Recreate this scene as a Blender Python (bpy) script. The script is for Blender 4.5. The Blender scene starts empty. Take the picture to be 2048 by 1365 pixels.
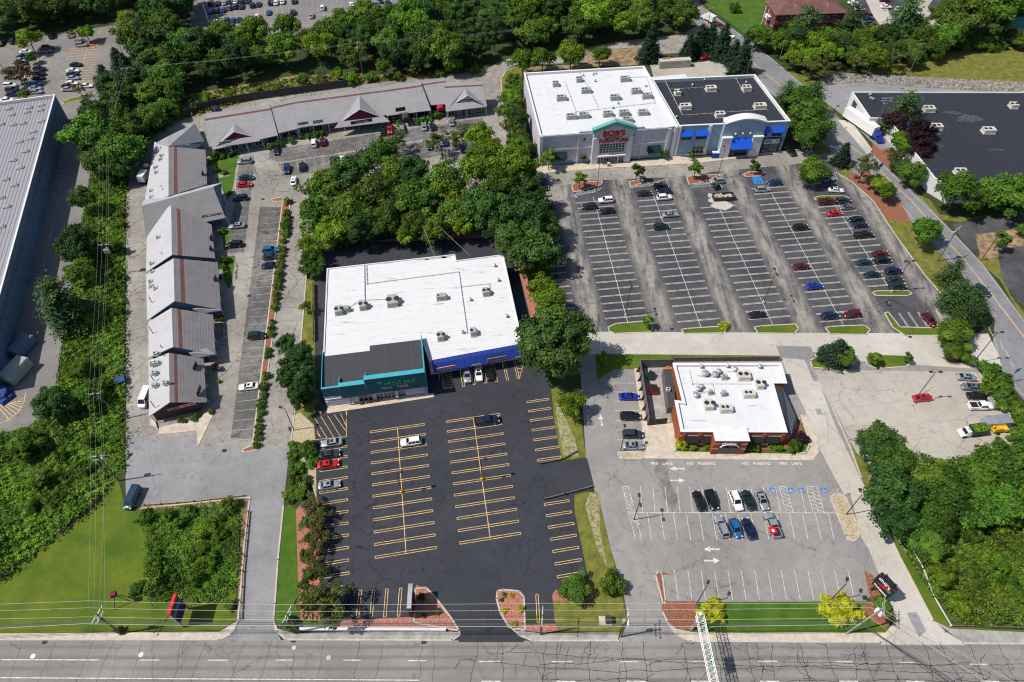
import bpy, math, random
import numpy as np
from mathutils import Vector, Matrix
random.seed(7); rng = np.random.default_rng(11)
S = bpy.context.scene; C = S.collection
R = math.radians
# ---------------- camera (fitted to the drone photograph, 2048x1365) ----------------
CX, CY, FPX, H = 1024.0, 682.5, 1374.0, 131.0
_n = np.array([1023.0-CX, 1870.8-CY, FPX]); _n /= np.linalg.norm(_n)
_F = np.array([0, 0, 1.]) - _n*_n[2]; _F /= np.linalg.norm(_F); _R = np.cross(_n, _F)
cam = bpy.data.cameras.new('camera'); cam.sensor_width = 36; cam.lens = FPX/2048*36
cam.clip_start = 1; cam.clip_end = 5000
co = bpy.data.objects.new('camera', cam); C.objects.link(co); S.camera = co
def _w(c): return Vector((float(c@_R), float(c@_F), float(-(c@_n))))
xr, yu, zb = _w(np.array([1., 0, 0])), _w(np.array([0, -1., 0])), _w(np.array([0, 0, -1.]))
co.matrix_world = Matrix((( xr.x, yu.x, zb.x, 0), (xr.y, yu.y, zb.y, 0), (xr.z, yu.z, zb.z, H), (0, 0, 0, 1)))
S.render.resolution_x, S.render.resolution_y = 1024, 682
# ---------------- world, sun, exposure ----------------
SUN_EL, SUN_AZ = 54.0, 190.5      # direction towards the sun, azimuth measured from +X
wd = bpy.data.worlds.new("World"); S.world = wd; wd.use_nodes = True
nt = wd.node_tree; nt.nodes.clear()
sky = nt.nodes.new('ShaderNodeTexSky'); sky.sky_type = 'NISHITA'; sky.sun_disc = False
sky.sun_elevation = R(SUN_EL); sky.sun_rotation = R(90-SUN_AZ)
bg = nt.nodes.new('ShaderNodeBackground'); bg.inputs[1].default_value = 0.095
ou = nt.nodes.new('ShaderNodeOutputWorld'); nt.links.new(sky.outputs[0], bg.inputs[0]); nt.links.new(bg.outputs[0], ou.inputs[0])
sl = bpy.data.lights.new('sun', 'SUN'); sl.energy = 4.3; sl.angle = R(0.5); sl.color = (1, .95, .865)
so = bpy.data.objects.new('sun', sl); C.objects.link(so)
sd = Vector((math.cos(R(SUN_EL))*math.cos(R(SUN_AZ)), math.cos(R(SUN_EL))*math.sin(R(SUN_AZ)), math.sin(R(SUN_EL))))
so.rotation_euler = sd.to_track_quat('Z', 'Y').to_euler(); so.location = (0, 150, 200)
S.view_settings.view_transform = 'Standard'; S.view_settings.look = 'None'; S.view_settings.exposure = 0.12
S.view_settings.gamma = 1

# ---------------- survey helpers: photo pixel -> place on the plane at height z ----------------
def g(u, v, z=0.0):
    d = np.array([u-CX, v-CY, FPX]); t = (H-z)/(d@_n); p = t*d
    return (float(p@_R), float(p@_F), z)
def onwall(p0, p1, u, v):
    """where the ray through (u,v) meets the vertical plane through p0,p1 -> (metres along, height)"""
    d = np.array([u-CX, v-CY, FPX]); w = np.array([d@_R, d@_F, -(d@_n)])
    dx, dy = p1[0]-p0[0], p1[1]-p0[1]; L = math.hypot(dx, dy); dx /= L; dy /= L
    nx, ny = dy, -dx
    t = (p0[0]*nx+p0[1]*ny)/(w[0]*nx+w[1]*ny)
    x, y, z = w[0]*t, w[1]*t, H+w[2]*t
    return ((x-p0[0])*dx+(y-p0[1])*dy, z)
def mpp(u, v, z=0):
    a = g(u, v, z); b = g(u+1, v, z); return math.hypot(a[0]-b[0], a[1]-b[1])
def ang(a, b): return math.atan2(b[1]-a[1], b[0]-a[0])
def G2(pts, z=0.0): return [g(u, v, z)[:2] for u, v in pts]

# ---------------- materials ----------------
def mat(name, col, rough=.8, var=.12, scale=.6, metal=0, spec=.3, bump=0, bscale=8, col2=None, fine=0, coat=0, tint=False, trans=0, rnd=0):
    m = bpy.data.materials.new(name); m.use_nodes = True; N = m.node_tree.nodes; L = m.node_tree.links
    b = N['Principled BSDF']; b.inputs['Roughness'].default_value = rough; b.inputs['Metallic'].default_value = metal
    b.inputs['Specular IOR Level'].default_value = spec; b.inputs['Coat Weight'].default_value = coat; b.inputs['Coat Roughness'].default_value = .05
    tc = N.new('ShaderNodeTexCoord')
    c = [*col, 1]; c2 = [*(col2 or [x*(1-var*2) for x in col]), 1]; c1 = c if col2 else [*[min(1, x*(1+var)) for x in col], 1]
    no = N.new('ShaderNodeTexNoise'); no.inputs['Scale'].default_value = scale; no.inputs['Detail'].default_value = 6; no.inputs['Roughness'].default_value = .65
    L.new(tc.outputs['Object'], no.inputs['Vector'])
    r = N.new('ShaderNodeValToRGB'); r.color_ramp.elements[0].position = .36; r.color_ramp.elements[1].position = .64
    r.color_ramp.elements[0].color = c2; r.color_ramp.elements[1].color = c1; L.new(no.outputs['Fac'], r.inputs[0]); out = r.outputs[0]
    def mul(a, fac_socket, lo, hi):
        mr = N.new('ShaderNodeMapRange'); mr.inputs['To Min'].default_value = lo; mr.inputs['To Max'].default_value = hi; L.new(fac_socket, mr.inputs[0])
        mx = N.new('ShaderNodeMix'); mx.data_type = 'RGBA'; mx.blend_type = 'MULTIPLY'; mx.inputs[0].default_value = 1
        L.new(a, mx.inputs[6]); L.new(mr.outputs[0], mx.inputs[7]); return mx.outputs[2]
    if fine:
        n2 = N.new('ShaderNodeTexNoise'); n2.inputs['Scale'].default_value = 5; n2.inputs['Detail'].default_value = 4; L.new(tc.outputs['Object'], n2.inputs['Vector'])
        out = mul(out, n2.outputs['Fac'], 1-fine, 1+fine)
    if tint:
        at = N.new('ShaderNodeAttribute'); at.attribute_name = 'tint'
        mx = N.new('ShaderNodeMix'); mx.data_type = 'RGBA'; mx.blend_type = 'MULTIPLY'; mx.inputs[0].default_value = 1
        L.new(out, mx.inputs[6]); L.new(at.outputs['Color'], mx.inputs[7]); out = mx.outputs[2]
    if rnd:
        oi = N.new('ShaderNodeObjectInfo'); hs = N.new('ShaderNodeHueSaturation')
        mr = N.new('ShaderNodeMapRange'); mr.inputs['To Min'].default_value = .5-rnd*.022; mr.inputs['To Max'].default_value = .5+rnd*.018
        mv = N.new('ShaderNodeMapRange'); mv.inputs['To Min'].default_value = 1-rnd*.30; mv.inputs['To Max'].default_value = 1+rnd*.45
        ml = N.new('ShaderNodeMath'); ml.operation = 'MULTIPLY'; ml.inputs[1].default_value = 7.31; fr = N.new('ShaderNodeMath'); fr.operation = 'FRACT'
        L.new(oi.outputs['Random'], mr.inputs[0]); L.new(oi.outputs['Random'], ml.inputs[0]); L.new(ml.outputs[0], fr.inputs[0]); L.new(fr.outputs[0], mv.inputs[0])
        L.new(mr.outputs[0], hs.inputs['Hue']); L.new(mv.outputs[0], hs.inputs['Value']); L.new(out, hs.inputs['Color']); out = hs.outputs[0]
    L.new(out, b.inputs['Base Color'])
    if bump:
        n3 = N.new('ShaderNodeTexNoise'); n3.inputs['Scale'].default_value = bscale; n3.inputs['Detail'].default_value = 4; L.new(tc.outputs['Object'], n3.inputs['Vector'])
        bp = N.new('ShaderNodeBump'); bp.inputs['Strength'].default_value = bump; bp.inputs['Distance'].default_value = .2; L.new(n3.outputs['Fac'], bp.inputs['Height']); L.new(bp.outputs[0], b.inputs['Normal'])
    if trans:
        tr = N.new('ShaderNodeBsdfTranslucent'); ms = N.new('ShaderNodeMixShader'); ms.inputs[0].default_value = trans
        L.new(out, tr.inputs[0]); L.new(b.outputs[0], ms.inputs[1]); L.new(tr.outputs[0], ms.inputs[2]); L.new(ms.outputs[0], N['Material Output'].inputs[0])
    return m
class NG:
    """tiny node-writing helper"""
    def __init__(s, m): s.N = m.node_tree.nodes; s.L = m.node_tree.links
    def put(s, sock, v):
        if hasattr(v, 'is_output'): s.L.new(v, sock)
        elif v is not None: sock.default_value = v
    def math(s, op, a, b=None, c=None):
        n = s.N.new('ShaderNodeMath'); n.operation = op
        for i, v in enumerate((a, b, c)): s.put(n.inputs[i], v)
        return n.outputs[0]
    def mix(s, f, a, b, mode='MIX'):
        n = s.N.new('ShaderNodeMix'); n.data_type = 'RGBA'; n.blend_type = mode
        s.put(n.inputs[0], f); s.put(n.inputs[6], a); s.put(n.inputs[7], b); return n.outputs[2]
    def ramp(s, f, p0, p1, a=0.0, b=1.0):
        n = s.N.new('ShaderNodeMapRange'); n.interpolation_type = 'SMOOTHSTEP'; s.put(n.inputs[0], f)
        for i, v in zip((1, 2, 3, 4), (p0, p1, a, b)): n.inputs[i].default_value = v
        return n.outputs[0]
    def noise(s, vec, sc, det=4, rough=.6, dist=0):
        n = s.N.new('ShaderNodeTexNoise'); s.put(n.inputs['Vector'], vec); n.inputs['Scale'].default_value = sc
        n.inputs['Detail'].default_value = det; n.inputs['Roughness'].default_value = rough; n.inputs['Distortion'].default_value = dist; return n.outputs['Fac'], n.outputs['Color']
def asphalt(name, col, light=None, crack=.5, cs=.11, cw=.006, crackcol=(.02, .02, .022), stain=.3, bands=None, joints=None, rough=.9, spots=.6):
    m = bpy.data.materials.new(name); m.use_nodes = True; k = NG(m); N = k.N; b = N['Principled BSDF']
    b.inputs['Roughness'].default_value = rough; b.inputs['Specular IOR Level'].default_value = .25
    V = N.new('ShaderNodeTexCoord').outputs['Object']
    big = k.noise(V, .06, 5, .6)[0]; mid = k.noise(V, .5, 6, .7)[0]; fin = k.noise(V, 6, 3, .7)[0]
    light = light or tuple(x*1.35 for x in col)
    c = k.mix(k.ramp(big, .35, .65), (*col, 1), (*light, 1))
    if bands:
        (px, py), c0, per, bl, wid = bands[:5]
        sp = N.new('ShaderNodeSeparateXYZ'); k.L.new(V, sp.inputs[0])
        X = k.math('ADD', k.math('MULTIPLY', sp.outputs[0], px), k.math('MULTIPLY', sp.outputs[1], py))
        f = k.math('ABSOLUTE', k.math('SUBTRACT', k.math('FRACT', k.math('DIVIDE', k.math('SUBTRACT', X, c0), per)), .5))
        f = k.ramp(f, wid*.35, wid*1.5, 1, 0)
        st = N.new('ShaderNodeMapping'); st.inputs['Scale'].default_value = bands[5] if len(bands) > 5 else (.5, .09, 1); st.inputs['Rotation'].default_value = (0, 0, R(-5)); k.L.new(V, st.inputs[0])
        f = k.math('MULTIPLY', f, k.ramp(k.noise(st.outputs[0], 1.0, 5, .65)[0], .28, .66))
        c = k.mix(f, c, (*bl, 1))
    c = k.mix(k.ramp(mid, .3, .7, .0, stain), c, (*[x*.55 for x in col], 1))
    c = k.mix(1.0, c, k.ramp(fin, .2, .8, .82, 1.18), 'MULTIPLY')
    sv = N.new('ShaderNodeTexVoronoi'); sv.inputs['Scale'].default_value = .42; k.L.new(V, sv.inputs['Vector'])
    sp_ = k.math('MULTIPLY', k.ramp(sv.outputs['Distance'], .10, .26, 1, 0), k.ramp(k.noise(V, .8, 4)[0], .5, .6, 0, .55))
    c = k.mix(k.math('MULTIPLY', sp_, spots), c, (*[x*.3 for x in col], 1))
    # cracks: warped cell borders, only where a broad noise lets them
    warp = N.new('ShaderNodeVectorMath'); warp.operation = 'MULTIPLY_ADD'; k.L.new(k.noise(V, .4, 6, .78)[1], warp.inputs[0]); warp.inputs[1].default_value = (3.4, 3.4, 0); k.L.new(V, warp.inputs[2])
    cr = None
    for sc, w, lo in ((cs*1.2, cs*1.2*.022, .42), (cs*3.9, cs*3.9*.018, .53)):
        v = N.new('ShaderNodeTexVoronoi'); v.feature = 'DISTANCE_TO_EDGE'; v.inputs['Scale'].default_value = sc; k.L.new(warp.outputs[0], v.inputs['Vector'])
        e = k.ramp(v.outputs[0], w, w*2.6, 1, 0); e = k.math('MULTIPLY', e, k.ramp(k.noise(V, .045 if lo < .5 else .08, 3)[0], lo, lo+.1))
        cr = e if cr is None else k.math('MAXIMUM', cr, e)
    c = k.mix(k.math('MULTIPLY', cr, crack), c, (*crackcol, 1))
    if joints:
        br = N.new('ShaderNodeTexBrick'); br.offset = 0; br.inputs['Scale'].default_value = 1; br.inputs['Brick Width'].default_value = joints[0]; br.inputs['Row Height'].default_value = joints[1]; br.inputs['Mortar Size'].default_value = .035
        mp = N.new('ShaderNodeMapping'); mp.inputs['Rotation'].default_value = (0, 0, R(joints[2])); k.L.new(V, mp.inputs[0]); k.L.new(mp.outputs[0], br.inputs[0])
        c = k.mix(k.math('MULTIPLY', br.outputs['Fac'], .5), c, (*[x*.3 for x in col], 1))
    k.L.new(c, b.inputs['Base Color'])
    bp = N.new('ShaderNodeBump'); bp.inputs['Strength'].default_value = .25; bp.inputs['Distance'].default_value = .03; k.L.new(fin, bp.inputs['Height']); k.L.new(bp.outputs[0], b.inputs['Normal'])
    return m
def striped(name, a, b_, per, rot, w=.15, rough=.6, stain=.15, metal=0, cross=0, streak=0, sdir=(.35, 2.4, 1)):
    """panelled surface: narrow lines (b_) every `per` metres on colour a, weathered"""
    m = bpy.data.materials.new(name); m.use_nodes = True; k = NG(m); N = k.N; bs = N['Principled BSDF']; bs.inputs['Roughness'].default_value = rough; bs.inputs['Metallic'].default_value = metal
    V = N.new('ShaderNodeTexCoord').outputs['Object']; mp = N.new('ShaderNodeMapping'); mp.inputs['Rotation'].default_value = (0, 0, rot); k.L.new(V, mp.inputs[0])
    sp = N.new('ShaderNodeSeparateXYZ'); k.L.new(mp.outputs[0], sp.inputs[0])
    f = k.math('LESS_THAN', k.math('FRACT', k.math('DIVIDE', sp.outputs[0], per)), w)
    if cross: f = k.math('MAXIMUM', f, k.math('LESS_THAN', k.math('FRACT', k.math('DIVIDE', sp.outputs[1], cross)), w*per/cross))
    c = k.mix(f, (*a, 1), (*b_, 1))
    n = k.noise(V, .35, 6, .7)[0]; c = k.mix(k.ramp(n, .4, .75, 0, stain), c, (*[x*.45 for x in a], 1))
    if streak:
        m2 = N.new('ShaderNodeMapping'); m2.inputs['Rotation'].default_value = (0, 0, R(-8)); m2.inputs['Scale'].default_value = sdir; k.L.new(V, m2.inputs[0])
        c = k.mix(k.ramp(k.noise(m2.outputs[0], .5, 6, .75)[0], .585, .70, 0, streak), c, (.11, .1, .09, 1))
    c = k.mix(1.0, c, k.ramp(k.noise(V, 5, 3)[0], .2, .8, .92, 1.08), 'MULTIPLY')
    k.L.new(c, bs.inputs['Base Color']); return m
M = {}
M['road'] = asphalt('road_asphalt', (.23, .213, .197), (.295, .275, .255), crack=.5, spots=.3, bands=((0, 1), .3, 1.83, (.18, .167, .155), .2, (.04, .6, 1)), cs=.1, cw=.007, stain=.25)
M['drive'] = asphalt('driveway_asphalt', (.235, .23, .235), (.31, .305, .31), crack=.35, stain=.25)
M['plaza'] = asphalt('worn_asphalt', (.27, .245, .22), (.39, .36, .32), crack=.9, cs=.15, stain=.45)
M['stain'] = asphalt('oil_darkened_asphalt', (.20, .185, .172), (.28, .26, .24), crack=.4, stain=.8, spots=1)
M['bay'] = asphalt('dark_worn_asphalt', (.13, .125, .12), (.25, .235, .22), crack=.9, cs=.2, stain=.7, spots=1)
M['sealed'] = asphalt('sealed_asphalt', (.040, .042, .053), (.050, .052, .064), crack=.75, cs=.16, cw=.009, crackcol=(.012, .012, .015), stain=.3)
M['chili'] = asphalt('grey_asphalt', (.255, .242, .23), (.315, .298, .282), crack=.5, stain=.3)
M['pale'] = asphalt('pale_asphalt', (.46, .42, .37), (.55, .51, .455), crack=.4, cs=.07, cw=.003, stain=.2)
M['back'] = asphalt('back_lot_asphalt', (.40, .36, .315), (.47, .43, .375), crack=.9, cs=.08, crackcol=(.12, .11, .1), stain=.25, joints=(18, 9, -8))
p0 = g(1255.7, 646); p1 = g(1404, 657); p2 = g(1687, 653)
_p = (math.cos(R(5.3)), math.sin(R(5.3))); q0 = p0[0]*_p[0]+p0[1]*_p[1]; q2 = p2[0]*_p[0]+p2[1]*_p[1]; per = (q2-q0)/3
M['bobs'] = asphalt('store_lot_asphalt', (.060, .060, .069), (.10, .098, .105), crack=.7, cs=.1, stain=.35, bands=(_p, q0, per, (.36, .33, .29), .16))
M['toplot'] = asphalt('far_lot_asphalt', (.2, .185, .18), (.25, .23, .22), crack=.3, stain=.2)
M['newroad'] = asphalt('side_road_asphalt', (.2, .2, .21), (.25, .25, .26), crack=.4, stain=.3)
M['blacklot'] = asphalt('black_lot_asphalt', (.05, .05, .055), (.11, .11, .115), crack=.5, stain=.4)
M['concrete'] = mat('concrete', (.55, .47, .38), .9, .1, .8, fine=.12)
M['conc2'] = mat('grey_concrete', (.36, .34, .31), .9, .15, .5, fine=.15)
M['kerb'] = mat('kerb', (.5, .46, .4), .9, .1, 1, fine=.1)
M['mulch'] = mat('bark_mulch', (.30, .12, .07), .95, .25, 3, fine=.35, bump=.6)
M['brick_chip'] = mat('red_stone_chips', (.42, .17, .12), .95, .2, 5, fine=.45, bump=.5)
M['pebble'] = mat('pebble_bed', (.52, .42, .28), .95, .25, 4, fine=.4, bump=.6)
M['dirt'] = mat('dry_ground', (.3, .21, .12), .95, .3, .5, fine=.3)
M['soil'] = mat('green_brown_soil', (.075, .08, .025), .95, .3, .5, fine=.3)  # mottled green-brown soil colour of the sheets beneath the undergrowth
M['lawn'] = mat('lawn', (.125, .155, .012), .95, .2, .16, col2=(.058, .11, .008), fine=.28, bump=.5, bscale=3)
M['lawn_bright'] = mat('bright_lawn', (.075, .145, .012), .95, .2, .3, col2=(.042, .10, .008), fine=.25, bump=.4, bscale=3)
M['lawn_dry'] = mat('dry_lawn', (.21, .185, .035), .95, .2, .5, col2=(.085, .115, .018), fine=.28, bump=.4, bscale=3)
M['worn_grass'] = mat('worn_grass', (.40, .33, .22), .95, .2, 1.3, col2=(.13, .15, .03), fine=.35)
M['ground'] = mat('ground', (.05, .07, .02), .95, .3, .1, col2=(.03, .045, .012), fine=.3)
M['white_paint'] = mat('white_paint', (.66, .63, .57), .8, .2, 1.2, fine=.3)
M['yellow_paint'] = mat('yellow_paint', (.78, .51, .20), .8, .18, .9, fine=.3)
M['faded'] = mat('faded_paint', (.5, .47, .42), .85, .3, 1, fine=.25)
M['blue_paint'] = mat('blue_paint', (.03, .19, .55), .8, .1, 2)
M['tar'] = mat('tar', (.022, .022, .024), .7)
M['steel'] = mat('galvanised_steel', (.45, .46, .47), .45, .1, metal=.5)
M['dark_metal'] = mat('dark_bronze_metal', (.06, .04, .035), .5)
M['wood'] = mat('weathered_wood', (.17, .12, .085), .9, .25, 3)
M['bark'] = mat('bark', (.1, .08, .06), .95, .25, 3)
M['wire'] = mat('wire', (.5, .49, .46), .6, .02)
M['wire_dark'] = mat('dark_wire', (.09, .09, .1), .6, .02)
M['white_wall'] = mat('white_wall', (.66, .64, .66), .8, .06, .3, fine=.05)
M['white_trim'] = mat('white_trim', (.7, .69, .68), .7, .04, .5)
M['lilac_wall'] = mat('pale_stucco', (.52, .50, .56), .85, .07, .3, fine=.05)
M['blue_wall'] = mat('pale_blue_stucco', (.27, .37, .47), .85, .07, .3)
M['roof_white'] = striped('white_roof_membrane', (.65, .65, .665), (.55, .55, .57), 3.0, R(-7), .03, .7, .10, cross=14, streak=.4, sdir=(.5, 1.1, 1))
M['roof_white_worn'] = striped('worn_white_roof', (.65, .645, .65), (.50, .49, .50), 2.4, R(-98), .03, .75, .12, streak=.6, sdir=(.22, 1.7, 1))
M['roof_black'] = striped('black_roof_membrane', (.019, .022, .033), (.045, .05, .06), 3.0, R(-5), .03, .85, .1, cross=0)
M['roof_grey'] = striped('dark_grey_roof', (.045, .047, .055), (.07, .072, .08), 6.0, R(-9), .02, .85, .1)
M['ribbed'] = striped('ribbed_metal_roof', (.33, .32, .345), (.17, .165, .185), 1.0, R(-16), .28, .5, .2, metal=.1)
M['shingle'] = striped('grey_shingle', (.24, .225, .23), (.175, .165, .175), .55, R(-17), .25, .95, .35, streak=.6)
M['shingle2'] = striped('pale_grey_shingle', (.31, .30, .305), (.24, .235, .245), .55, R(-108), .25, .95, .3, streak=.5, sdir=(2.0, .3, 1))
M['shingle_dark'] = striped('slate_shingle', (.09, .095, .12), (.05, .052, .065), .5, R(0), .3, .9, .3, cross=.35)
M['shingle_brown'] = mat('red_brown_shingle', (.17, .082, .07), .95, .12, .4, fine=.15)
M['red_stripe'] = mat('red_shingle_band', (.17, .075, .06), .95, .12, 1, fine=.1)
M['maroon'] = mat('maroon_siding', (.20, .012, .04), .8, .08, 1)
M['blue_siding'] = striped('dark_teal_siding', (.016, .10, .15), (.012, .08, .125), .45, 0, .0, .6, .1)
M['slate_blue'] = mat('slate_blue_siding', (.12, .19, .28), .8, .1, .5)
M['teal'] = mat('teal_trim', (.06, .36, .43), .6, .06, 1)
M['green_trim'] = mat('sea_green_metal', (.10, .36, .30), .5, .05, 1)
M['royal'] = striped('royal_blue_metal', (.012, .035, .24), (.025, .07, .38), .8, R(-10), .12, .45, .1)
M['awning_blue'] = mat('blue_canvas', (.01, .10, .62), .7, .06, 1)
M['awning_dark'] = mat('dark_green_canvas', (.008, .03, .035), .8, .06, 1)
M['awning_red'] = mat('red_canvas', (.45, .01, .05), .7, .06, 1)
M['brick'] = mat('red_brick', (.30, .075, .035), .9, .12, 2, fine=.2)
M['brick_dark'] = mat('purple_brown_brick', (.085, .04, .045), .9, .2, 2, fine=.3)
M['stone'] = mat('pale_stone', (.55, .46, .38), .9, .1, 1)
M['glass'] = mat('window_glass', (.012, .018, .022), .08, .1, 1, spec=.6)
M['glass_green'] = mat('green_tinted_glass', (.015, .06, .045), .08, .3, .8, spec=.6)
M['door_glass'] = mat('door_glass', (.03, .04, .045), .1, .1, spec=.6)
M['cabinet'] = mat('grey_green_cabinet', (.33, .36, .33), .6, .08, 1)
M['cabinet_beige'] = mat('beige_cabinet', (.55, .52, .45), .6, .08, 1)
M['fan'] = mat('fan_grille', (.03, .03, .035), .7)
M['fence_wood'] = mat('grey_board_fence', (.16, .13, .12), .9, .15, 1.5, fine=.1)
M['fence_dark'] = mat('dark_fence', (.06, .055, .06), .9, .15, 1.5)
M['rubber'] = mat('tyre_rubber', (.015, .015, .016), .85)
M['car_glass'] = mat('car_glass', (.008, .012, .016), .06, .02, spec=.7)
M['lamp_clear'] = mat('headlamp', (.7, .7, .68), .2, .02)
M['lamp_red'] = mat('tail_lamp', (.35, .01, .01), .3, .02)
M['container'] = mat('beige_container', (.5, .47, .38), .7, .08)
M['dumpster_blue'] = mat('blue_dumpster', (.02, .06, .22), .6, .15, 1)
M['dumpster_red'] = mat('red_dumpster', (.5, .01, .01), .6, .1)
M['dumpster_green'] = mat('green_dumpster', (.01, .08, .04), .6, .1)
M['black_plastic'] = mat('black_plastic', (.02, .02, .022), .6)
M['yellow'] = mat('yellow_steel', (.75, .38, .02), .5, .08)
M['orange'] = mat('orange_plastic', (.7, .2, .03), .6)
M['sign_red'] = mat('red_sign_face', (.6, .01, .02), .5)
M['sign_white'] = mat('white_sign_face', (.8, .8, .8), .5)
M['sign_green'] = mat('green_sign_face', (.02, .3, .12), .5)
M['sign_navy'] = mat('navy_sign_face', (.02, .015, .15), .5)
M['sign_pink'] = mat('pink_sign_face', (.7, .35, .38), .6)
M['sign_ochre'] = mat('ochre_sign_face', (.42, .25, .08), .6)
M['road_sign_blue'] = mat('blue_road_sign', (.02, .2, .6), .5)
M['rock'] = mat('grey_rock', (.38, .36, .33), .95, .3, 1, fine=.3, bump=.5, rnd=.4)
M['tan_rock'] = mat('tan_boulder', (.5, .46, .4), .95, .2, 1, fine=.2)
M['skin'] = mat('skin', (.4, .24, .17), .7); M['cloth_orange'] = mat('orange_vest', (.6, .12, .03), .8); M['cloth_dark'] = mat('dark_clothes', (.03, .03, .04), .9)
PAINT = {n: mat('paint_'+n, c, .32, .02, metal=mt, spec=.5, coat=.6) for n, c, mt in (
    ('black', (.006, .007, .009), 0), ('navy', (.008, .018, .07), .2), ('blue', (.01, .04, .38), .2), ('mid_blue', (.02, .14, .36), .3), ('white', (.78, .78, .76), 0), ('silver', (.42, .45, .47), .5),
    ('grey', (.20, .215, .23), .4), ('dark_grey', (.035, .045, .055), .2), ('dark_green', (.012, .03, .03), .2), ('red', (.50, .008, .012), 0), ('maroon', (.12, .006, .014), .2), ('dark_blue', (.01, .05, .10), .3))}
def leaf(name, c, c2, rough=.55, rnd=1): return mat(name, c, rough, .2, .22, col2=c2, tint=True, trans=.32, rnd=rnd, spec=.25)
LEAF = {'green': leaf('broad_leaf', (.12, .215, .018), (.055, .122, .014)), 'dark': leaf('dark_leaf', (.062, .135, .022), (.033, .08, .016)),
        'bright': leaf('bright_leaf', (.17, .265, .014), (.085, .165, .010)), 'pine': leaf('pine_needle', (.07, .14, .035), (.035, .08, .022)),
        'spruce': leaf('spruce_needle', (.030, .065, .034), (.018, .042, .02)), 'yellow': leaf('golden_leaf', (.55, .54, .02), (.38, .42, .015), rnd=.2),
        'purple': leaf('purple_leaf', (.045, .015, .025), (.025, .01, .015)), 'olive': leaf('olive_leaf', (.115, .145, .03), (.065, .09, .018)), 'rust': leaf('rust_leaf', (.15, .095, .035), (.07, .085, .02)),
        'meadow': leaf('meadow_leaf', (.20, .23, .03), (.10, .15, .015)), 'scrub': leaf('scrub_leaf', (.15, .255, .02), (.068, .145, .014))}

# ---------------- mesh building ----------------
class MB:
    def __init__(s): s.v = []; s.f = []; s.m = []
    def face(s, pts, m=0):
        i = len(s.v); s.v += [tuple(p) if len(p) == 3 else (*p, 0) for p in pts]; s.f.append(tuple(range(i, i+len(pts)))); s.m.append(m); return s
    def hexa(s, b, t, m=0, mt=None):
        n = len(b); i = len(s.v); s.v += [tuple(p) for p in b]+[tuple(p) for p in t]
        s.f.append(tuple(range(i+n-1, i-1, -1))); s.m.append(m); s.f.append(tuple(range(i+n, i+2*n))); s.m.append(m if mt is None else mt)
        for k in range(n): j = (k+1) % n; s.f.append((i+k, i+j, i+n+j, i+n+k)); s.m.append(m)
        return s
    def prism(s, poly, z0, z1, m=0, mt=None):
        a = sum(poly[i][0]*poly[(i+1) % len(poly)][1]-poly[(i+1) % len(poly)][0]*poly[i][1] for i in range(len(poly)))
        if a < 0: poly = poly[::-1]
        return s.hexa([(*p[:2], z0) for p in poly], [(*p[:2], z1) for p in poly], m, mt)
    def box(s, x, y, z0, sx, sy, z1, rz=0, m=0, taper=1.0):
        c, n = math.cos(rz), math.sin(rz)
        q = [(-sx/2, -sy/2), (sx/2, -sy/2), (sx/2, sy/2), (-sx/2, sy/2)]
        return s.hexa([(x+a*c-b*n, y+a*n+b*c, z0) for a, b in q], [(x+taper*(a*c-b*n), y+taper*(a*n+b*c), z1) for a, b in q], m)
    def bar(s, a, b, r, m=0, n=6, r2=None):
        a = Vector(a); b = Vector(b); d = (b-a).normalized(); u = d.orthogonal().normalized(); w = d.cross(u); r2 = r if r2 is None else r2
        A = [a+(u*math.cos(t)+w*math.sin(t))*r for t in [2*math.pi*k/n for k in range(n)]]
        B = [b+(u*math.cos(t)+w*math.sin(t))*r2 for t in [2*math.pi*k/n for k in range(n)]]
        return s.hexa(A, B, m)
    def path(s, pts, r, m=0, n=5):
        for a, b in zip(pts, pts[1:]): s.bar(a, b, r, m, n)
        return s
    def wall(s, p0, p1, s0, s1, z0, z1, d0, d1, m=0):
        dx, dy = p1[0]-p0[0], p1[1]-p0[1]; L = math.hypot(dx, dy); dx /= L; dy /= L; nx, ny = dy, -dx
        P = lambda a, d: (p0[0]+dx*a+nx*d, p0[1]+dy*a+ny*d)
        return s.prism([P(s0, d0), P(s1, d0), P(s1, d1), P(s0, d1)], z0, z1, m)
    def roofslab(s, pts, th=.2, m=0):
        return s.hexa([(p[0], p[1], p[2]-th) for p in pts], pts, m)
    def line(s, a, b, w, z, m=0):
        dx, dy = b[0]-a[0], b[1]-a[1]; L = math.hypot(dx, dy) or 1; nx, ny = -dy/L*w/2, dx/L*w/2
        return s.face([(a[0]-nx, a[1]-ny, z), (b[0]-nx, b[1]-ny, z), (b[0]+nx, b[1]+ny, z), (a[0]+nx, a[1]+ny, z)], m)
    def lathe(s, prof, x=0, y=0, z=0, n=12, m=0):
        rings = []
        for r, h in prof:
            rings.append(list(range(len(s.v), len(s.v)+n))); s.v += [(x+r*math.cos(2*math.pi*k/n), y+r*math.sin(2*math.pi*k/n), z+h) for k in range(n)]
        for A, B in zip(rings, rings[1:]):
            for k in range(n): s.f.append((A[k], A[(k+1) % n], B[(k+1) % n], B[k])); s.m.append(m)
        s.f.append(tuple(rings[-1])); s.m.append(m); s.f.append(tuple(rings[0][::-1])); s.m.append(m); return s
KIDS = {}
def link(name, data, parent=None):
    o = bpy.data.objects.new(name, data); C.objects.link(o)
    if parent is not None: o.parent = parent; KIDS.setdefault(parent.name, []).append(o)
    return o
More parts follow.
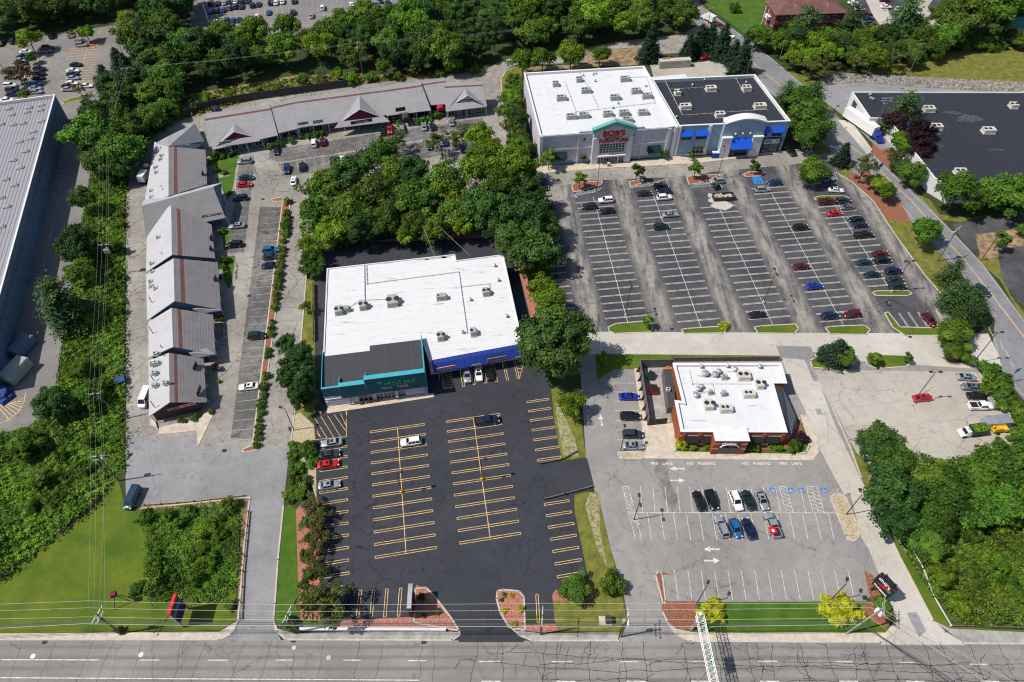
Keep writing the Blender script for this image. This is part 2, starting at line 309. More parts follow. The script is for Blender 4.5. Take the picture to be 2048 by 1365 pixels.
def build(name, mb, mats, parent=None, smooth=False):
    me = bpy.data.meshes.new(name); off = parent.get('_o', (0, 0, 0)) if parent is not None else (0, 0, 0)
    me.from_pydata([(x-off[0], y-off[1], z-off[2]) for x, y, z in mb.v], [], mb.f)
    for m in (mats if isinstance(mats, (list, tuple)) else [mats]): me.materials.append(m)
    if any(mb.m): me.polygons.foreach_set('material_index', mb.m)
    if smooth: me.polygons.foreach_set('use_smooth', [True]*len(me.polygons))
    me.update(); o = link(name, me, parent)
    if parent is not None: o['_o'] = off
    return o
def tag(o, label, cat, group=None, kind=None):
    if label: o['label'] = label
    if cat: o['category'] = cat
    if group: o['group'] = group
    if kind: o['kind'] = kind
    return o
def thing(name, label, cat, loc=(0, 0, 0), group=None, rz=0):
    o = link(name, None); o.location = loc if len(loc) == 3 else (*loc, 0); o.rotation_euler = (0, 0, rz); o['_o'] = tuple(o.location) if rz == 0 else (0, 0, 0)
    return tag(o, label, cat, group)
def struct(name, mb, m, parent=None, smooth=False):
    o = build(name, mb, m, parent, smooth); o['kind'] = 'structure'; return o
def dup(src, loc=None, rz=0, sc=1, label=None, cat=None, group=None, parent=None, paint=None):
    o = src.copy(); C.objects.link(o)
    if parent is not None: o.parent = parent
    for ch in KIDS.get(src.name, []): dup(ch, parent=o, paint=paint)
    if loc is not None:
        o.location = loc if len(loc) == 3 else (*loc, 0); o.rotation_euler = (0, 0, rz); o.scale = (sc, sc, sc) if not hasattr(sc, '__len__') else sc
    if label: tag(o, label, cat, group)
    if paint and o.get('_paint'): o.material_slots[0].link = 'OBJECT'; o.material_slots[0].material = paint
    return o
def quads(name, cen, nrm, size, m, parent=None, tint=None, asp=1.0):
    """many leaf-sized quads as one mesh"""
    n = len(cen); nrm = nrm/np.maximum(np.linalg.norm(nrm, axis=1, keepdims=True), 1e-6)
    rv = rng.normal(size=(n, 3)); t = np.cross(nrm, rv); t /= np.maximum(np.linalg.norm(t, axis=1, keepdims=True), 1e-6); b = np.cross(nrm, t)
    sz = size[:, None] if hasattr(size, '__len__') else size
    V = np.stack([cen-t*sz-b*sz*asp, cen+t*sz-b*sz*asp*.6, cen+t*sz*.8+b*sz*asp, cen-t*sz*.9+b*sz*asp*.8], 1).reshape(-1, 3)
    me = bpy.data.meshes.new(name); me.vertices.add(4*n); me.vertices.foreach_set('co', V.astype(np.float32).ravel())
    me.loops.add(4*n); me.loops.foreach_set('vertex_index', np.arange(4*n, dtype=np.int32)); me.polygons.add(n)
    me.polygons.foreach_set('loop_start', np.arange(0, 4*n, 4, dtype=np.int32)); me.polygons.foreach_set('loop_total', np.full(n, 4, np.int32))
    if tint is None: tint = rng.uniform(.65, 1.4, n)
    hue = rng.uniform(-.12, .12, n); col = np.stack([tint*(1+hue), tint, tint*(1-hue), np.ones(n)], 1)
    a = me.color_attributes.new('tint', 'FLOAT_COLOR', 'POINT'); a.data.foreach_set('color', np.repeat(col, 4, axis=0).astype(np.float32).ravel())
    me.materials.append(m); me.update(calc_edges=True); return link(name, me, parent)
SH = [0]
def sheet(name, px, z, m, parent=None, struct_=True):
    """flat ground sheet from an outline surveyed in the photo"""
    SH[0] += 1; z += (SH[0] % 37)*.0003      # never two sheets in one plane
    mb = MB(); pts = [p if len(p) == 3 else g(*p) for p in px]
    import mathutils.geometry as mg
    P = [Vector((p[0], p[1], z)) for p in pts]
    tri = mg.tessellate_polygon([P])
    mb.v = [tuple(p) for p in P]
    for t in tri:
        a, b, c = (P[i] for i in t)
        t = tuple(t) if (b-a).cross(c-a).z > 0 else tuple(t)[::-1]
        mb.f.append(t); mb.m.append(0)
    return struct(name, mb, m, parent) if struct_ else build(name, mb, m, parent)
def kerb(name, px, w=.3, h=.14, m=None, closed=False, parent=None):
    mb = MB(); P = [g(*p) for p in px]
    if closed: P.append(P[0])
    for a, b in zip(P, P[1:]):
        dx, dy = b[0]-a[0], b[1]-a[1]; L = math.hypot(dx, dy) or 1; nx, ny = -dy/L*w/2, dx/L*w/2; ex, ey = dx/L*.07, dy/L*.07
        mb.prism([(a[0]-nx-ex, a[1]-ny-ey), (b[0]-nx+ex, b[1]-ny+ey), (b[0]+nx+ex, b[1]+ny+ey), (a[0]+nx-ex, a[1]+ny-ey)], 0, h)
    return struct(name, mb, m or M['kerb'], parent)
def island(px, fill, h=.16, name='island', km=None, z=None):
    P = [g(*p) for p in px]; mb = MB().prism([p[:2] for p in P], 0, h-.02)
    o = struct(name, mb, fill); kerb('kerb', px, h=h, closed=True, m=km, parent=o); return o
def text(s, loc, rot, size, m, parent=None, ext=.03, name='lettering', sx=1.0, bold=.0):
    cu = bpy.data.curves.new(name, 'FONT'); cu.body = s; cu.size = size; cu.align_x = 'CENTER'; cu.align_y = 'CENTER'; cu.extrude = ext; cu.offset = bold
    tmp = bpy.data.objects.new('tmp', cu); C.objects.link(tmp); bpy.context.view_layer.update()
    me = bpy.data.meshes.new_from_object(tmp.evaluated_get(bpy.context.evaluated_depsgraph_get())); bpy.data.objects.remove(tmp); me.materials.clear(); me.materials.append(m)
    o = link(name, me, parent); off = parent.get('_o', (0, 0, 0)) if parent is not None else (0, 0, 0)
    o.location = (loc[0]-off[0], loc[1]-off[1], loc[2]-off[2]); o.rotation_euler = rot; o.scale = (sx, 1, 1); o['_o'] = off
    return o
def inset(poly, d):
    n = len(poly); a = sum(poly[i][0]*poly[(i+1) % n][1]-poly[(i+1) % n][0]*poly[i][1] for i in range(n)); s = 1 if a > 0 else -1; out = []
    for i in range(n):
        p, q, r = poly[i-1], poly[i], poly[(i+1) % n]
        e1 = Vector((q[0]-p[0], q[1]-p[1])).normalized(); e2 = Vector((r[0]-q[0], r[1]-q[1])).normalized()
        n1 = Vector((-e1.y, e1.x))*s; n2 = Vector((-e2.y, e2.x))*s; k = n1+n2; k = k/max(.3, k.dot(n1)) if k.length > 1e-4 else n1
        out.append((q[0]+k.x*d, q[1]+k.y*d))
    return out
# ================= GROUND, ROADS, LOTS =================
sheet('ground', [(-900, -300, 0), (900, -300, 0), (900, 1500, 0), (-900, 1500, 0)], 0, M['ground'])
Z = .012
sheet('main_road', [(-260, -20, 0), (260, -20, 0), g(2500, 1291), g(2048, 1289), (*g(1500, 1285),), (*g(915, 1281),), (*g(0, 1280),), g(-500, 1280)], Z*2, M['road'])
sheet('side_road', [(1372, -20), (1382, 12), (1384, 38), (1402, 60), (1440, 92), (1500, 150), (1536, 182), (1600, 242), (1668, 312), (1730, 368), (1790, 412), (1840, 460), (1893, 523), (1945, 580), (1990, 640), (1985, 690), (2000, 745), (2047, 800), (2140, 900), (2300, 900), (2110, 700), (2048, 640), (2027, 611), (1990, 560), (1962, 525), (1930, 490), (1880, 437), (1840, 395), (1778, 340), (1748, 310), (1700, 262), (1640, 200), (1580, 147), (1520, 98), (1480, 68), (1440, 40), (1400, 10), (1396, -20)], Z*3, M['newroad'])
plaza = sheet('parking_lot', [(283, 1016), (252, 1010), (251, 950), (251, 700), (252, 500), (252, 400), (258, 340), (275, 305), (310, 270), (345, 248), (370, 235), (512, 200), (705, 172), (900, 150), (970, 140), (1008, 120), (1100, 104), (1172, 96), (1250, 82), (1362, 70), (1395, 52), (1420, 80), (1362, 106), (1280, 112), (1187, 125), (1100, 128), (1030, 130), (1013, 140), (1003, 165), (1003, 225), (1018, 262), (1024, 300), (1010, 370), (640, 420), (622, 480), (613, 550), (602, 684), (597, 740), (589, 800), (581, 880), (567, 1012), (556, 1120), (550, 1208), (546, 1241), (560, 1285), (440, 1285), (476, 1241), (484, 1150), (500, 994)], Z, M['plaza'])
sheet('driveway', [(283, 1014), (252, 1008), (251, 880), (290, 870), (310, 880), (393, 868), (395, 895), (480, 890), (500, 900), (560, 893), (579, 888), (567, 1012), (556, 1120), (550, 1208), (546, 1241), (562, 1282), (442, 1282), (476, 1241), (484, 1150), (500, 994)], Z*2, M['drive'])
teddy = sheet('parking_lot', [(629, 830), (634, 900), (637, 1000), (639, 1160), (683, 1243), (826, 1236), (830, 1170), (860, 1200), (905, 1245), (918, 1285), (1048, 1285), (1035, 1200), (1110, 1249), (1104, 1190), (1125, 1165), (1176, 1154), (1149, 1023), (1145, 992), (1189, 975), (1174, 917), (1124, 925), (1099, 777), (1085, 700), (1045, 480), (1020, 462), (760, 470), (650, 500), (634, 560), (630, 684)], Z*3, M['sealed'])
chili = sheet('parking_lot', [(1160, 664), (1975, 672), (2010, 745), (1990, 820), (1900, 1000), (1730, 1205), (1330, 1205), (1327, 1228), (1337, 1246), (1354, 1270), (1385, 1290), (1232, 1290), (1256, 1240), (1246, 1180), (1222, 1100), (1190, 985), (1172, 917), (1162, 760), (1155, 700)], Z, M['chili'])
sheet('driveway', [(1560, 712), (1612, 712), (1636, 760), (1670, 850), (1722, 960), (1757, 1028), (1800, 1114), (1866, 1240), (1892, 1266), (1930, 1290), (1760, 1290), (1790, 1255), (1792, 1225), (1775, 1190), (1738, 1100), (1722, 1075), (1700, 985), (1688, 990), (1640, 900), (1610, 820), (1580, 760)], Z*2, M['pale'])
sheet('driveway', [(1165, 664), (1976, 668), (1992, 700), (2006, 742), (1560, 712), (1225, 708), (1165, 712)], Z*3, M['pale'])
sheet('pavement', [(1552, 692), (1621, 694), (1630, 715), (1622, 735), (1637, 763), (1627, 763), (1609, 720), (1562, 716)], Z*4, M['drive'])
sheet('parking_lot', [(1628, 740), (2000, 745), (2010, 800), (2040, 880), (1985, 925), (1870, 945), (1740, 930), (1712, 905), (1660, 800)], Z*3, M['back'])
bobs = sheet('parking_lot', [(1085, 350), (1300, 335), (1560, 312), (1690, 305), (1672, 345), (1704, 365), (1744, 400), (1790, 470), (1850, 550), (1885, 592), (1905, 640), (1900, 668), (1570, 667), (1200, 667), (1140, 640), (1096, 480)], Z*2, M['bobs'])
sheet('pavement', [(1085, 345), (1290, 330), (1490, 312), (1570, 304), (1700, 300), (1690, 318), (1580, 330), (1420, 345), (1400, 352), (1180, 362), (1120, 372), (1128, 400), (1100, 405), (1088, 370)], Z*3, M['plaza'])
sheet('parking_lot', [(-60, 100), (0, 93), (50, 75), (195, 56), (250, 47), (272, 95), (269, 122), (225, 142), (215, 200), (200, 232), (130, 240), (-60, 240)], Z, M['toplot'])
sheet('parking_lot', [(400, -60), (378, 55), (480, 66), (620, 72), (700, 60), (830, 40), (790, -60)], Z, M['toplot'])
sheet('driveway', [(110, 232), (200, 225), (196, 262), (184, 342), (165, 447), (148, 562), (129, 668), (113, 777), (86, 832), (45, 862), (0, 880), (-80, 880), (-80, 700), (20, 650), (60, 500)], Z*2, M['toplot'])
sheet('driveway', [(1640, 170), (1665, 166), (1720, 166), (1850, 176), (1960, 182), (2070, 186), (2070, 240), (1760, 300), (1700, 243), (1645, 200)], Z*2, M['drive'])
sheet('driveway', [(1675, 240), (1702, 242), (1745, 300), (1735, 310)], Z*3, M['pale'])
sheet('parking_lot', [(1905, 450), (1935, 442), (2060, 428), (2060, 480), (2000, 470), (1945, 505), (1935, 495)], Z*2, M['blacklot'])
sheet('parking_lot', [(1995, 505), (2060, 480), (2060, 620), (2030, 600), (2005, 560)], Z*2, M['blacklot'])
sheet('parking_lot', [(1700, -20), (1900, -20), (1885, 12), (1855, 22), (1825, 25), (1780, 72), (1740, 70), (1715, 30)], Z, M['blacklot'])
sheet('driveway', [(1722, -20), (1760, -20), (1780, 30), (1812, 72), (1775, 72), (1745, 30)], Z*2, M['pale'])
sheet('driveway', [(1820, -20), (1880, -20), (1855, 15), (1870, 40), (1905, 75), (2060, 72), (2060, 82), (1890, 85), (1840, 40), (1822, 15)], Z*2, M['back'])
sheet('driveway', [(1225, -20), (1330, -20), (1300, 30), (1260, 25)], Z, M['toplot'])
sheet('parking_lot', [(1300, 130), (1400, 125), (1450, 118), (1478, 155), (1310, 165)], Z, M['back'])
# lawns and beds
def lawn(px, m='lawn', z=Z*2, name='lawn'): return sheet(name, px, z, M[m])
lawn([(-200, 1180), (0, 1166), (180, 1024), (235, 955), (250, 1010), (280, 1018), (292, 1060), (300, 1200), (440, 1205), (472, 1172), (473, 1240), (440, 1262), (0, 1267), (-200, 1267)])
lawn([(567, 1014), (580, 1010), (595, 1020), (600, 1100), (596, 1200), (615, 1240), (680, 1245), (680, 1252), (570, 1265), (550, 1240), (551, 1205)], 'lawn_bright')
lawn([(1380, -20), (1560, -20), (1530, 80), (1555, 75), (1700, 70), (1690, 100), (1560, 110), (1515, 90), (1490, 68), (1455, 42), (1420, 18), (1398, -5)], 'lawn_bright')
lawn([(1735, 135), (1960, 95), (2080, 95), (2080, 165), (1880, 160), (1800, 152), (1735, 152)], 'lawn_dry')
lawn([(1104, 1200), (1180, 1160), (1175, 1150), (1149, 1023), (1148, 990), (1170, 985), (1195, 985), (1222, 1100), (1240, 1175), (1253, 1235), (1238, 1264), (1110, 1262)], 'lawn_dry')
lawn([(1345, 1205), (1740, 1203), (1745, 1225), (1780, 1250), (1770, 1265), (1365, 1267), (1345, 1255)], 'lawn_bright')
lawn([(1757, 1028), (1768, 1030), (1830, 1140), (1880, 1215), (1900, 1253), (2060, 1262), (2060, 1268), (1900, 1262), (1866, 1242), (1800, 1115)], 'lawn')
lawn([(1700, 880), (1740, 920), (1735, 985), (1722, 955)], 'lawn_dry')
lawn([(1673, 342), (1690, 332), (1740, 340), (1790, 400), (1840, 455), (1893, 525), (1935, 580), (1905, 600), (1883, 592), (1850, 552), (1790, 470), (1745, 402), (1704, 366)], 'lawn_dry')
lawn([(1690, 350), (1740, 345), (1760, 385), (1800, 400), (1822, 445), (1775, 440), (1740, 395)], 'mulch', Z*3, 'mulch_bed')
lawn([(1810, 375), (1860, 400), (1880, 430), (1940, 437), (1980, 430), (1920, 445), (1885, 440)], 'lawn_dry')
lawn([(1962, 530), (2000, 560), (2048, 645), (2060, 665), (2060, 640), (2020, 590), (1998, 520), (1975, 500), (1955, 515)], 'lawn_dry')
lawn([(1950, 470), (2010, 462), (2060, 450), (2060, 490), (2000, 500), (1995, 520), (1962, 520)], 'dirt', Z*3, 'planting_bed')
lawn([(1536, 128), (1600, 150), (1640, 165), (1650, 200), (1692, 252), (1668, 232), (1590, 165), (1536, 145)], 'lawn_dry', Z*2)
lawn([(1620, 300), (1640, 282), (1665, 300), (1660, 308), (1625, 310)], 'lawn_dry', Z*4)
lawn([(1745, 310), (1745, 262), (1778, 270), (1780, 340), (1800, 372), (1780, 345)], 'mulch', Z*2, 'mulch_bed')
lawn([(1175, 100), (1285, 95), (1285, 130), (1180, 135), (1150, 140), (1050, 145), (1050, 135), (1175, 128)], 'dirt', Z, 'verge')
lawn([(1190, 709), (1562, 712), (1565, 722), (1340, 720), (1280, 722), (1278, 740), (1230, 738), (1195, 760)], 'lawn', Z*4)
lawn([(610, 560), (628, 556), (630, 690), (630, 820), (600, 850), (585, 830), (592, 790), (600, 730), (604, 684)], 'lawn_dry', Z*3)
lawn([(585, 832), (600, 825), (628, 850), (632, 900), (633, 1000), (620, 960), (600, 920), (582, 890)], 'pebble', Z*4, 'pebble_bed')
lawn([(592, 1020), (610, 1000), (636, 1000), (640, 1175), (640, 1242), (600, 1240), (596, 1150)], 'brick_chip', Z*4, 'mulch_bed')
lawn([(1102, 778), (1115, 775), (1140, 800), (1163, 850), (1172, 915), (1124, 923), (1110, 850)], 'lawn_dry', Z*4)
lawn([(1110, 800), (1128, 830), (1150, 880), (1158, 915), (1128, 912), (1115, 850)], 'worn_grass', Z*5, 'worn_strip')
lawn([(1133, 838), (1150, 842), (1166, 890), (1158, 898), (1145, 885)], 'pine', Z*6, 'ground_cover') if 'pine' in M else None
lawn([(1200, 990), (1180, 985), (1170, 1010), (1195, 1100), (1215, 1135), (1200, 1060)], 'worn_grass', Z*5, 'worn_strip')
lawn([(1018, 470), (1030, 462), (1075, 560), (1085, 640), (1062, 640), (1042, 560)], 'brick_chip', Z*5, 'mulch_bed')
lawn([(745, 483), (860, 470), (940, 462), (1020, 470), (930, 478), (800, 484)], 'brick_chip', Z*4, 'mulch_bed')
lawn([(407, 335), (425, 305), (480, 306), (468, 352), (440, 350), (428, 330)], 'lawn_bright', Z*3)
lawn([(430, 358), (470, 350), (465, 380), (455, 400), (440, 370)], 'lawn_bright', Z*3)
lawn([(443, 460), (462, 455), (455, 500), (448, 500)], 'lawn_bright', Z*3)
lawn([(440, 515), (470, 512), (465, 560), (458, 580), (448, 560)], 'lawn_bright', Z*3)
lawn([(1345, 1150), (1318, 1142), (1311, 1150), (1325, 1225), (1345, 1258), (1400, 1262), (1400, 1225), (1390, 1203), (1330, 1203), (1322, 1150)], 'mulch', Z*4, 'mulch_bed')
lawn([(1728, 1143), (1744, 1150), (1775, 1195), (1788, 1222), (1775, 1255), (1745, 1245), (1720, 1215), (1742, 1203)], 'mulch', Z*5, 'mulch_bed')
lawn([(688, 1242), (826, 1234), (832, 1170), (850, 1178), (868, 1196), (905, 1243), (915, 1262), (640, 1256)], 'brick_chip', Z*5, 'mulch_bed')
lawn([(1048, 1250), (1112, 1248), (1115, 1262), (1090, 1266), (1045, 1262)], 'brick_chip', Z*5, 'mulch_bed')
lawn([(1104, 1190), (1112, 1180), (1125, 1180), (1185, 1180), (1188, 1200), (1106, 1202)], 'brick_chip', Z*5, 'mulch_bed')
lawn([(275, 1012), (500, 993), (499, 1010), (478, 1240), (473, 1240), (484, 1030), (290, 1036)], 'dirt', Z*4, 'verge')
lawn([(1650, 150), (1700, 147), (1800, 152), (1900, 158), (2080, 166), (2080, 186), (1950, 182), (1850, 176), (1720, 166), (1665, 166), (1640, 175), (1632, 165)], 'dirt', Z*3, 'stony_bank')
# pavements
sheet('pavement', [(0, 1268), (440, 1264), (474, 1243), (470, 1262), (440, 1279), (0, 1280), (-300, 1280), (-300, 1268)], .13, M['concrete'])
sheet('pavement', [(547, 1240), (555, 1258), (590, 1268), (700, 1264), (905, 1264), (920, 1266), (912, 1279), (570, 1279), (548, 1262)], .13, M['conc2'])
sheet('pavement', [(1030, 1262), (1090, 1268), (1240, 1265), (1235, 1281), (1066, 1281), (1040, 1272)], .13, M['conc2'])
sheet('pavement', [(1336, 1244), (1350, 1258), (1390, 1266), (1770, 1266), (1792, 1240), (1792, 1262), (1760, 1284), (1380, 1282), (1354, 1270)], .13, M['concrete'])
sheet('pavement', [(1866, 1242), (1900, 1258), (2060, 1266), (2300, 1268), (2300, 1290), (2060, 1287), (1925, 1286)], .13, M['conc2'])
kerb('kerb', [(-300, 1280), (440, 1280), (463, 1268), (476, 1241), (484, 1150), (491, 1072), (499, 1000), (502, 995), (283, 1018)])
kerb('kerb', [(567, 1012), (556, 1120), (550, 1208), (547, 1241), (555, 1264), (572, 1280), (905, 1281), (920, 1270), (918, 1262)])
kerb('kerb', [(1022, 1255), (1040, 1272), (1066, 1282), (1237, 1282)])
kerb('kerb', [(1380, 1283), (1352, 1270), (1335, 1245), (1326, 1225)])
kerb('kerb', [(1380, 1283), (1760, 1285), (1784, 1270), (1795, 1245), (1790, 1225), (1775, 1195)])
kerb('kerb', [(1757, 1026), (1800, 1115), (1866, 1242), (1890, 1265), (1925, 1287), (2300, 1291)])
kerb('kerb', [(1672, 345), (1704, 365), (1745, 401), (1790, 470), (1850, 552), (1885, 592)])
kerb('kerb', [(602, 684), (613, 550)]); kerb('kerb', [(582, 885), (589, 830), (597, 740), (602, 684)])
kerb('kerb', [(1722, 955), (1702, 900), (1660, 805), (1636, 760)])
sheet('pavement', [(1068, 345), (1078, 333), (1270, 322), (1353, 313), (1390, 318), (1600, 300), (1572, 306), (1390, 328), (1200, 338), (1100, 346), (1072, 352)], .14, M['concrete'])
sheet('pavement', [(318, 856), (402, 836), (420, 815), (428, 828), (396, 895), (393, 862), (318, 870)], .1, M['concrete'])
sheet('pavement', [(654, 813), (868, 787), (868, 795), (720, 818), (654, 828)], .12, M['concrete'])
sheet('pavement', [(896, 736), (1048, 712), (1050, 718), (898, 742)], .12, M['concrete'])
sheet('pavement', [(1268, 738), (1282, 738), (1302, 850), (1348, 845), (1350, 905), (1612, 910), (1622, 895), (1600, 830), (1618, 832), (1636, 880), (1638, 905), (1625, 922), (1290, 918), (1238, 918), (1234, 905), (1290, 905)], .1, M['concrete'])
island([(1236, 905), (1285, 904), (1286, 918), (1246, 918), (1238, 913)], M['pebble'])
island([(1352, 878), (1500, 885), (1590, 880), (1592, 836), (1602, 840), (1620, 885), (1612, 905), (1590, 910), (1350, 905)], M['lawn_bright'], .14)
sheet('mulch_bed', [(1356, 870), (1440, 870), (1446, 902), (1352, 898)], .16, M['mulch']); sheet('mulch_bed', [(1475, 872), (1580, 880), (1600, 840), (1606, 850), (1600, 885), (1570, 900), (1476, 903)], .16, M['mulch'])
sheet('pavement', [(1446, 868), (1474, 868), (1476, 912), (1448, 912)], .165, M['conc2'])
# planted islands in the lots
for px, f in (([(1216, 655), (1232, 648), (1290, 643), (1305, 652), (1303, 665), (1230, 668), (1218, 663)], 'lawn'), ([(1362, 660), (1374, 658), (1448, 653), (1460, 660), (1445, 667), (1368, 668)], 'lawn'),
              ([(1508, 655), (1520, 653), (1590, 649), (1597, 658), (1588, 668), (1516, 667)], 'lawn'), ([(1650, 656), (1660, 654), (1728, 651), (1740, 660), (1732, 670), (1660, 669)], 'lawn'),
              ([(1744, 586), (1752, 583), (1815, 582), (1824, 588), (1815, 592), (1752, 592)], 'lawn'), ([(1769, 627), (1776, 625), (1800, 655), (1905, 658), (1895, 672), (1810, 672), (1785, 655)], 'lawn'),
              ([(1628, 396), (1640, 393), (1690, 393), (1698, 398), (1690, 402), (1632, 401)], 'lawn'), ([(1598, 340), (1628, 332), (1645, 345), (1640, 368), (1615, 370), (1600, 355)], 'lawn'),
              ([(1143, 372), (1150, 366), (1205, 363), (1202, 370), (1162, 382), (1147, 385)], 'mulch'), ([(1258, 364), (1285, 360), (1286, 366), (1262, 375)], 'mulch'),
              ([(1373, 355), (1385, 352), (1442, 350), (1430, 356), (1395, 368), (1378, 370)], 'mulch'), ([(1486, 350), (1500, 344), (1530, 346), (1520, 353), (1492, 354)], 'mulch'),
              ([(1730, 715), (1746, 710), (1815, 712), (1822, 722), (1812, 734), (1755, 738), (1735, 730)], 'lawn'), ([(1620, 722), (1632, 715), (1665, 712), (1680, 730), (1650, 738), (1625, 736)], 'lawn'),
              ([(1878, 715), (1935, 712), (1950, 726), (1900, 728)], 'mulch'),
              ([(1660, 995), (1672, 987), (1690, 992), (1718, 1060), (1716, 1078), (1702, 1084), (1692, 1072)], 'pebble'), ([(1311, 1150), (1318, 1143), (1324, 1148), (1331, 1203), (1326, 1210)], 'mulch'),
              ([(830, 1178), (852, 1176), (868, 1192), (905, 1240), (918, 1262), (828, 1246)], 'brick_chip'), ([(995, 1183), (1006, 1180), (1038, 1183), (1048, 1195), (1050, 1262), (1018, 1255), (1000, 1225), (993, 1198)], 'brick_chip'),
              ([(566, 398), (582, 396), (515, 900), (488, 906), (484, 900), (505, 892)], 'mulch'), ([(543, 399), (566, 395), (568, 403), (546, 404)], 'mulch'),
              ([(75, 128), (92, 105), (100, 100), (60, 150), (45, 180), (50, 150)], 'mulch'), ([(170, 92), (180, 85), (205, 88), (190, 96), (174, 98)], 'mulch'), ([(124, 204), (140, 198), (185, 186), (190, 190), (150, 205), (128, 210)], 'lawn_dry'),
              ([(1002, 160), (1012, 142), (1030, 135), (1050, 140), (1050, 330), (1035, 350), (1022, 262), (1006, 225)], 'lawn_dry')):
    island(px, M[f])
# ================= PAINTED MARKINGS =================
def arr(p): return np.array(p[:2])
def hair(mb, a, b, gap, w, z):
    a, b = arr(a), arr(b); d = (b-a)/np.linalg.norm(b-a); n = np.array([-d[1], d[0]])*gap/2
    for s in (1, -1): mb.line(a+n*s, b+n*s, w, z)
    for e, sg in ((a, 1), (b, -1)): mb.line(e-n-n/gap*w, e+n+n/gap*w, w, z)
def comb(mb, c0, c1, n, perp, l, r, gap, w, z, spine=True, ext=0):
    """n stall lines between c0 and c1, each reaching l metres one way and r metres the other"""
    a, b = arr(g(*c0)), arr(g(*c1)); d = np.array([math.cos(R(perp)), math.sin(R(perp))])
    for i in range(n):
        c = a+(b-a)*i/(n-1)
        if gap: hair(mb, c-d*l, c+d*r, gap, w, z)
        else: mb.line(c-d*l, c+d*r, w, z)
    if spine: mb.line(a-(b-a)*ext/(n-1), b+(b-a)*ext/(n-1), w*1.2, z+.004)
ZM = .052
mb = MB(); nst = lambda a, b: round(math.dist(g(*a)[:2], g(*b)[:2])/2.73)+1
for c0, c1 in (((1189, 404), (1252.5, 634.5)), ((1310, 400), (1396.7, 641)), ((1437, 414), (1539, 636)), ((1537, 376), (1681, 640.6)), ((1671, 412.6), (1774, 570.5))):
    comb(mb, c0, c1, nst(c0, c1), 6.8, 5.5, 5.5, .3, .11, ZM, True, .9)
comb(mb, (1098, 400), (1149, 616), nst((1098, 400), (1149, 616)), 6.8, 5.5, 0, .3, .11, ZM, False)
for a, b in (((1798, 627), (1820, 660)), ((1816.5, 626), (1838, 658)), ((1836, 625), (1856.5, 656.5)), ((1855, 624), (1876, 655)), ((1873, 622), (1894, 654))): hair(mb, g(*a), g(*b), .35, .11, ZM)
for bx in ([(1146, 392), (1190, 385), (1187, 378)], [(1261, 376), (1300, 372), (1332, 358), (1333, 364)], [(1381, 376), (1420, 372), (1455, 340), (1450, 330)]):
    for a, b in zip(bx, bx[1:]): mb.line(g(*a), g(*b), .12, ZM)
for i in range(9):
    for x0, y0, x1, y1 in ((1150, 391, 1158, 383), (1270, 375, 1279, 367), (1384, 374, 1392, 368)): mb.line(g(x0+i*5.5, y0-i*.8), g(x1+i*5.5, y1-i*.8), .14, ZM)
for i in range(7): mb.line(g(1432+i*5, 352-i*4.5), g(1444+i*5, 352-i*4.5), .14, ZM)
for x in (1572, 1590, 1606, 1622): mb.line(g(x, 297), g(x+7, 311), .12, ZM)
for x in (1640, 1660, 1668): mb.line(g(x, 346), g(x+8, 362), .12, ZM)
struct('stall_lines', mb, M['white_paint'], bobs)
mb = MB()
comb(mb, (795, 857), (812, 1105.5), 12, 9.9, 6.1, 6.1, .48, .11, ZM+.01); comb(mb, (946.6, 836.5), (980.5, 1077), 12, 9.9, 6.2, 6.2, .48, .11, ZM+.01)
comb(mb, (693.5, 893), (698, 1146.5), 12, 9.9, 5.8, 0, .48, .11, ZM+.01, False)
comb(mb, (1053.6, 805), (1075, 921.5), 7, 9.9, 0, 5.2, .48, .11, ZM+.01, False); comb(mb, (1088.6, 1009.6), (1114.7, 1154.5), 7, 9.9, 0, 5.3, .48, .11, ZM+.01, False)
for a, b in (((721, 1181), (715, 1236)), ((747.5, 1180), (742, 1236)), ((774, 1178.5), (769.5, 1235)), ((801.5, 1177), (797, 1233)), ((1074, 1190), (1077, 1246)), ((921.5, 735.7), (927.4, 774)), ((944, 732.8), (948.4, 770)), ((965.5, 730), (972, 767)), ((986.5, 727), (993, 764)), ((1007, 724), (1015.3, 761)), ((1028.5, 721), (1037, 758))): hair(mb, g(*a), g(*b), .48, .11, ZM+.01)
for a, b in (((692.5, 822), (693, 874)), ((631, 880), (693, 874)), ((882, 743), (887, 778)), ((900.5, 738), (906, 775)), ((887, 779), (906, 775)), ((1049, 721), (1039, 757))): mb.line(g(*a), g(*b), .11, ZM+.01)
for i in range(6): mb.line(g(629+i*13, 836-i*2.3), g(min(692, 655+i*13), 878-i*2-max(0, i-2)*9), .11, ZM+.01)
for i in range(7): mb.line(g(883+i*.8, 752+i*4), g(900+i, 743.5+i*5), .11, ZM+.01)
for i in range(5): mb.line(g(1033+i*1.5, 724+i*7), g(1049-i*2.2, 723+i*7.5), .11, ZM+.01)
for i in range(2): mb.line(g(634, 862+i*5), g(642, 876), .11, ZM+.01)
struct('stall_lines', mb, M['yellow_paint'], teddy)
mb = MB(); z = ZM
for i in range(14):
    u = 1349+i*26.65; mb.line(g(u, 1141), g(u+7.5+i*.45, 1200), .11, z)
for i in range(17):
    if i in (12, 15): continue
    u = 1281+i*24.5; mb.line(g(u, 974), g(u+4+i*.6, 1025), .11, z)
for i in range(16):
    u = 1270+i*25.8+24; mb.line(g(u+1, 1027), g(u+9+i*.3, 1081), .11, z)
mb.line(g(1267, 1026), g(1672, 1026.5), .12, z+.004)
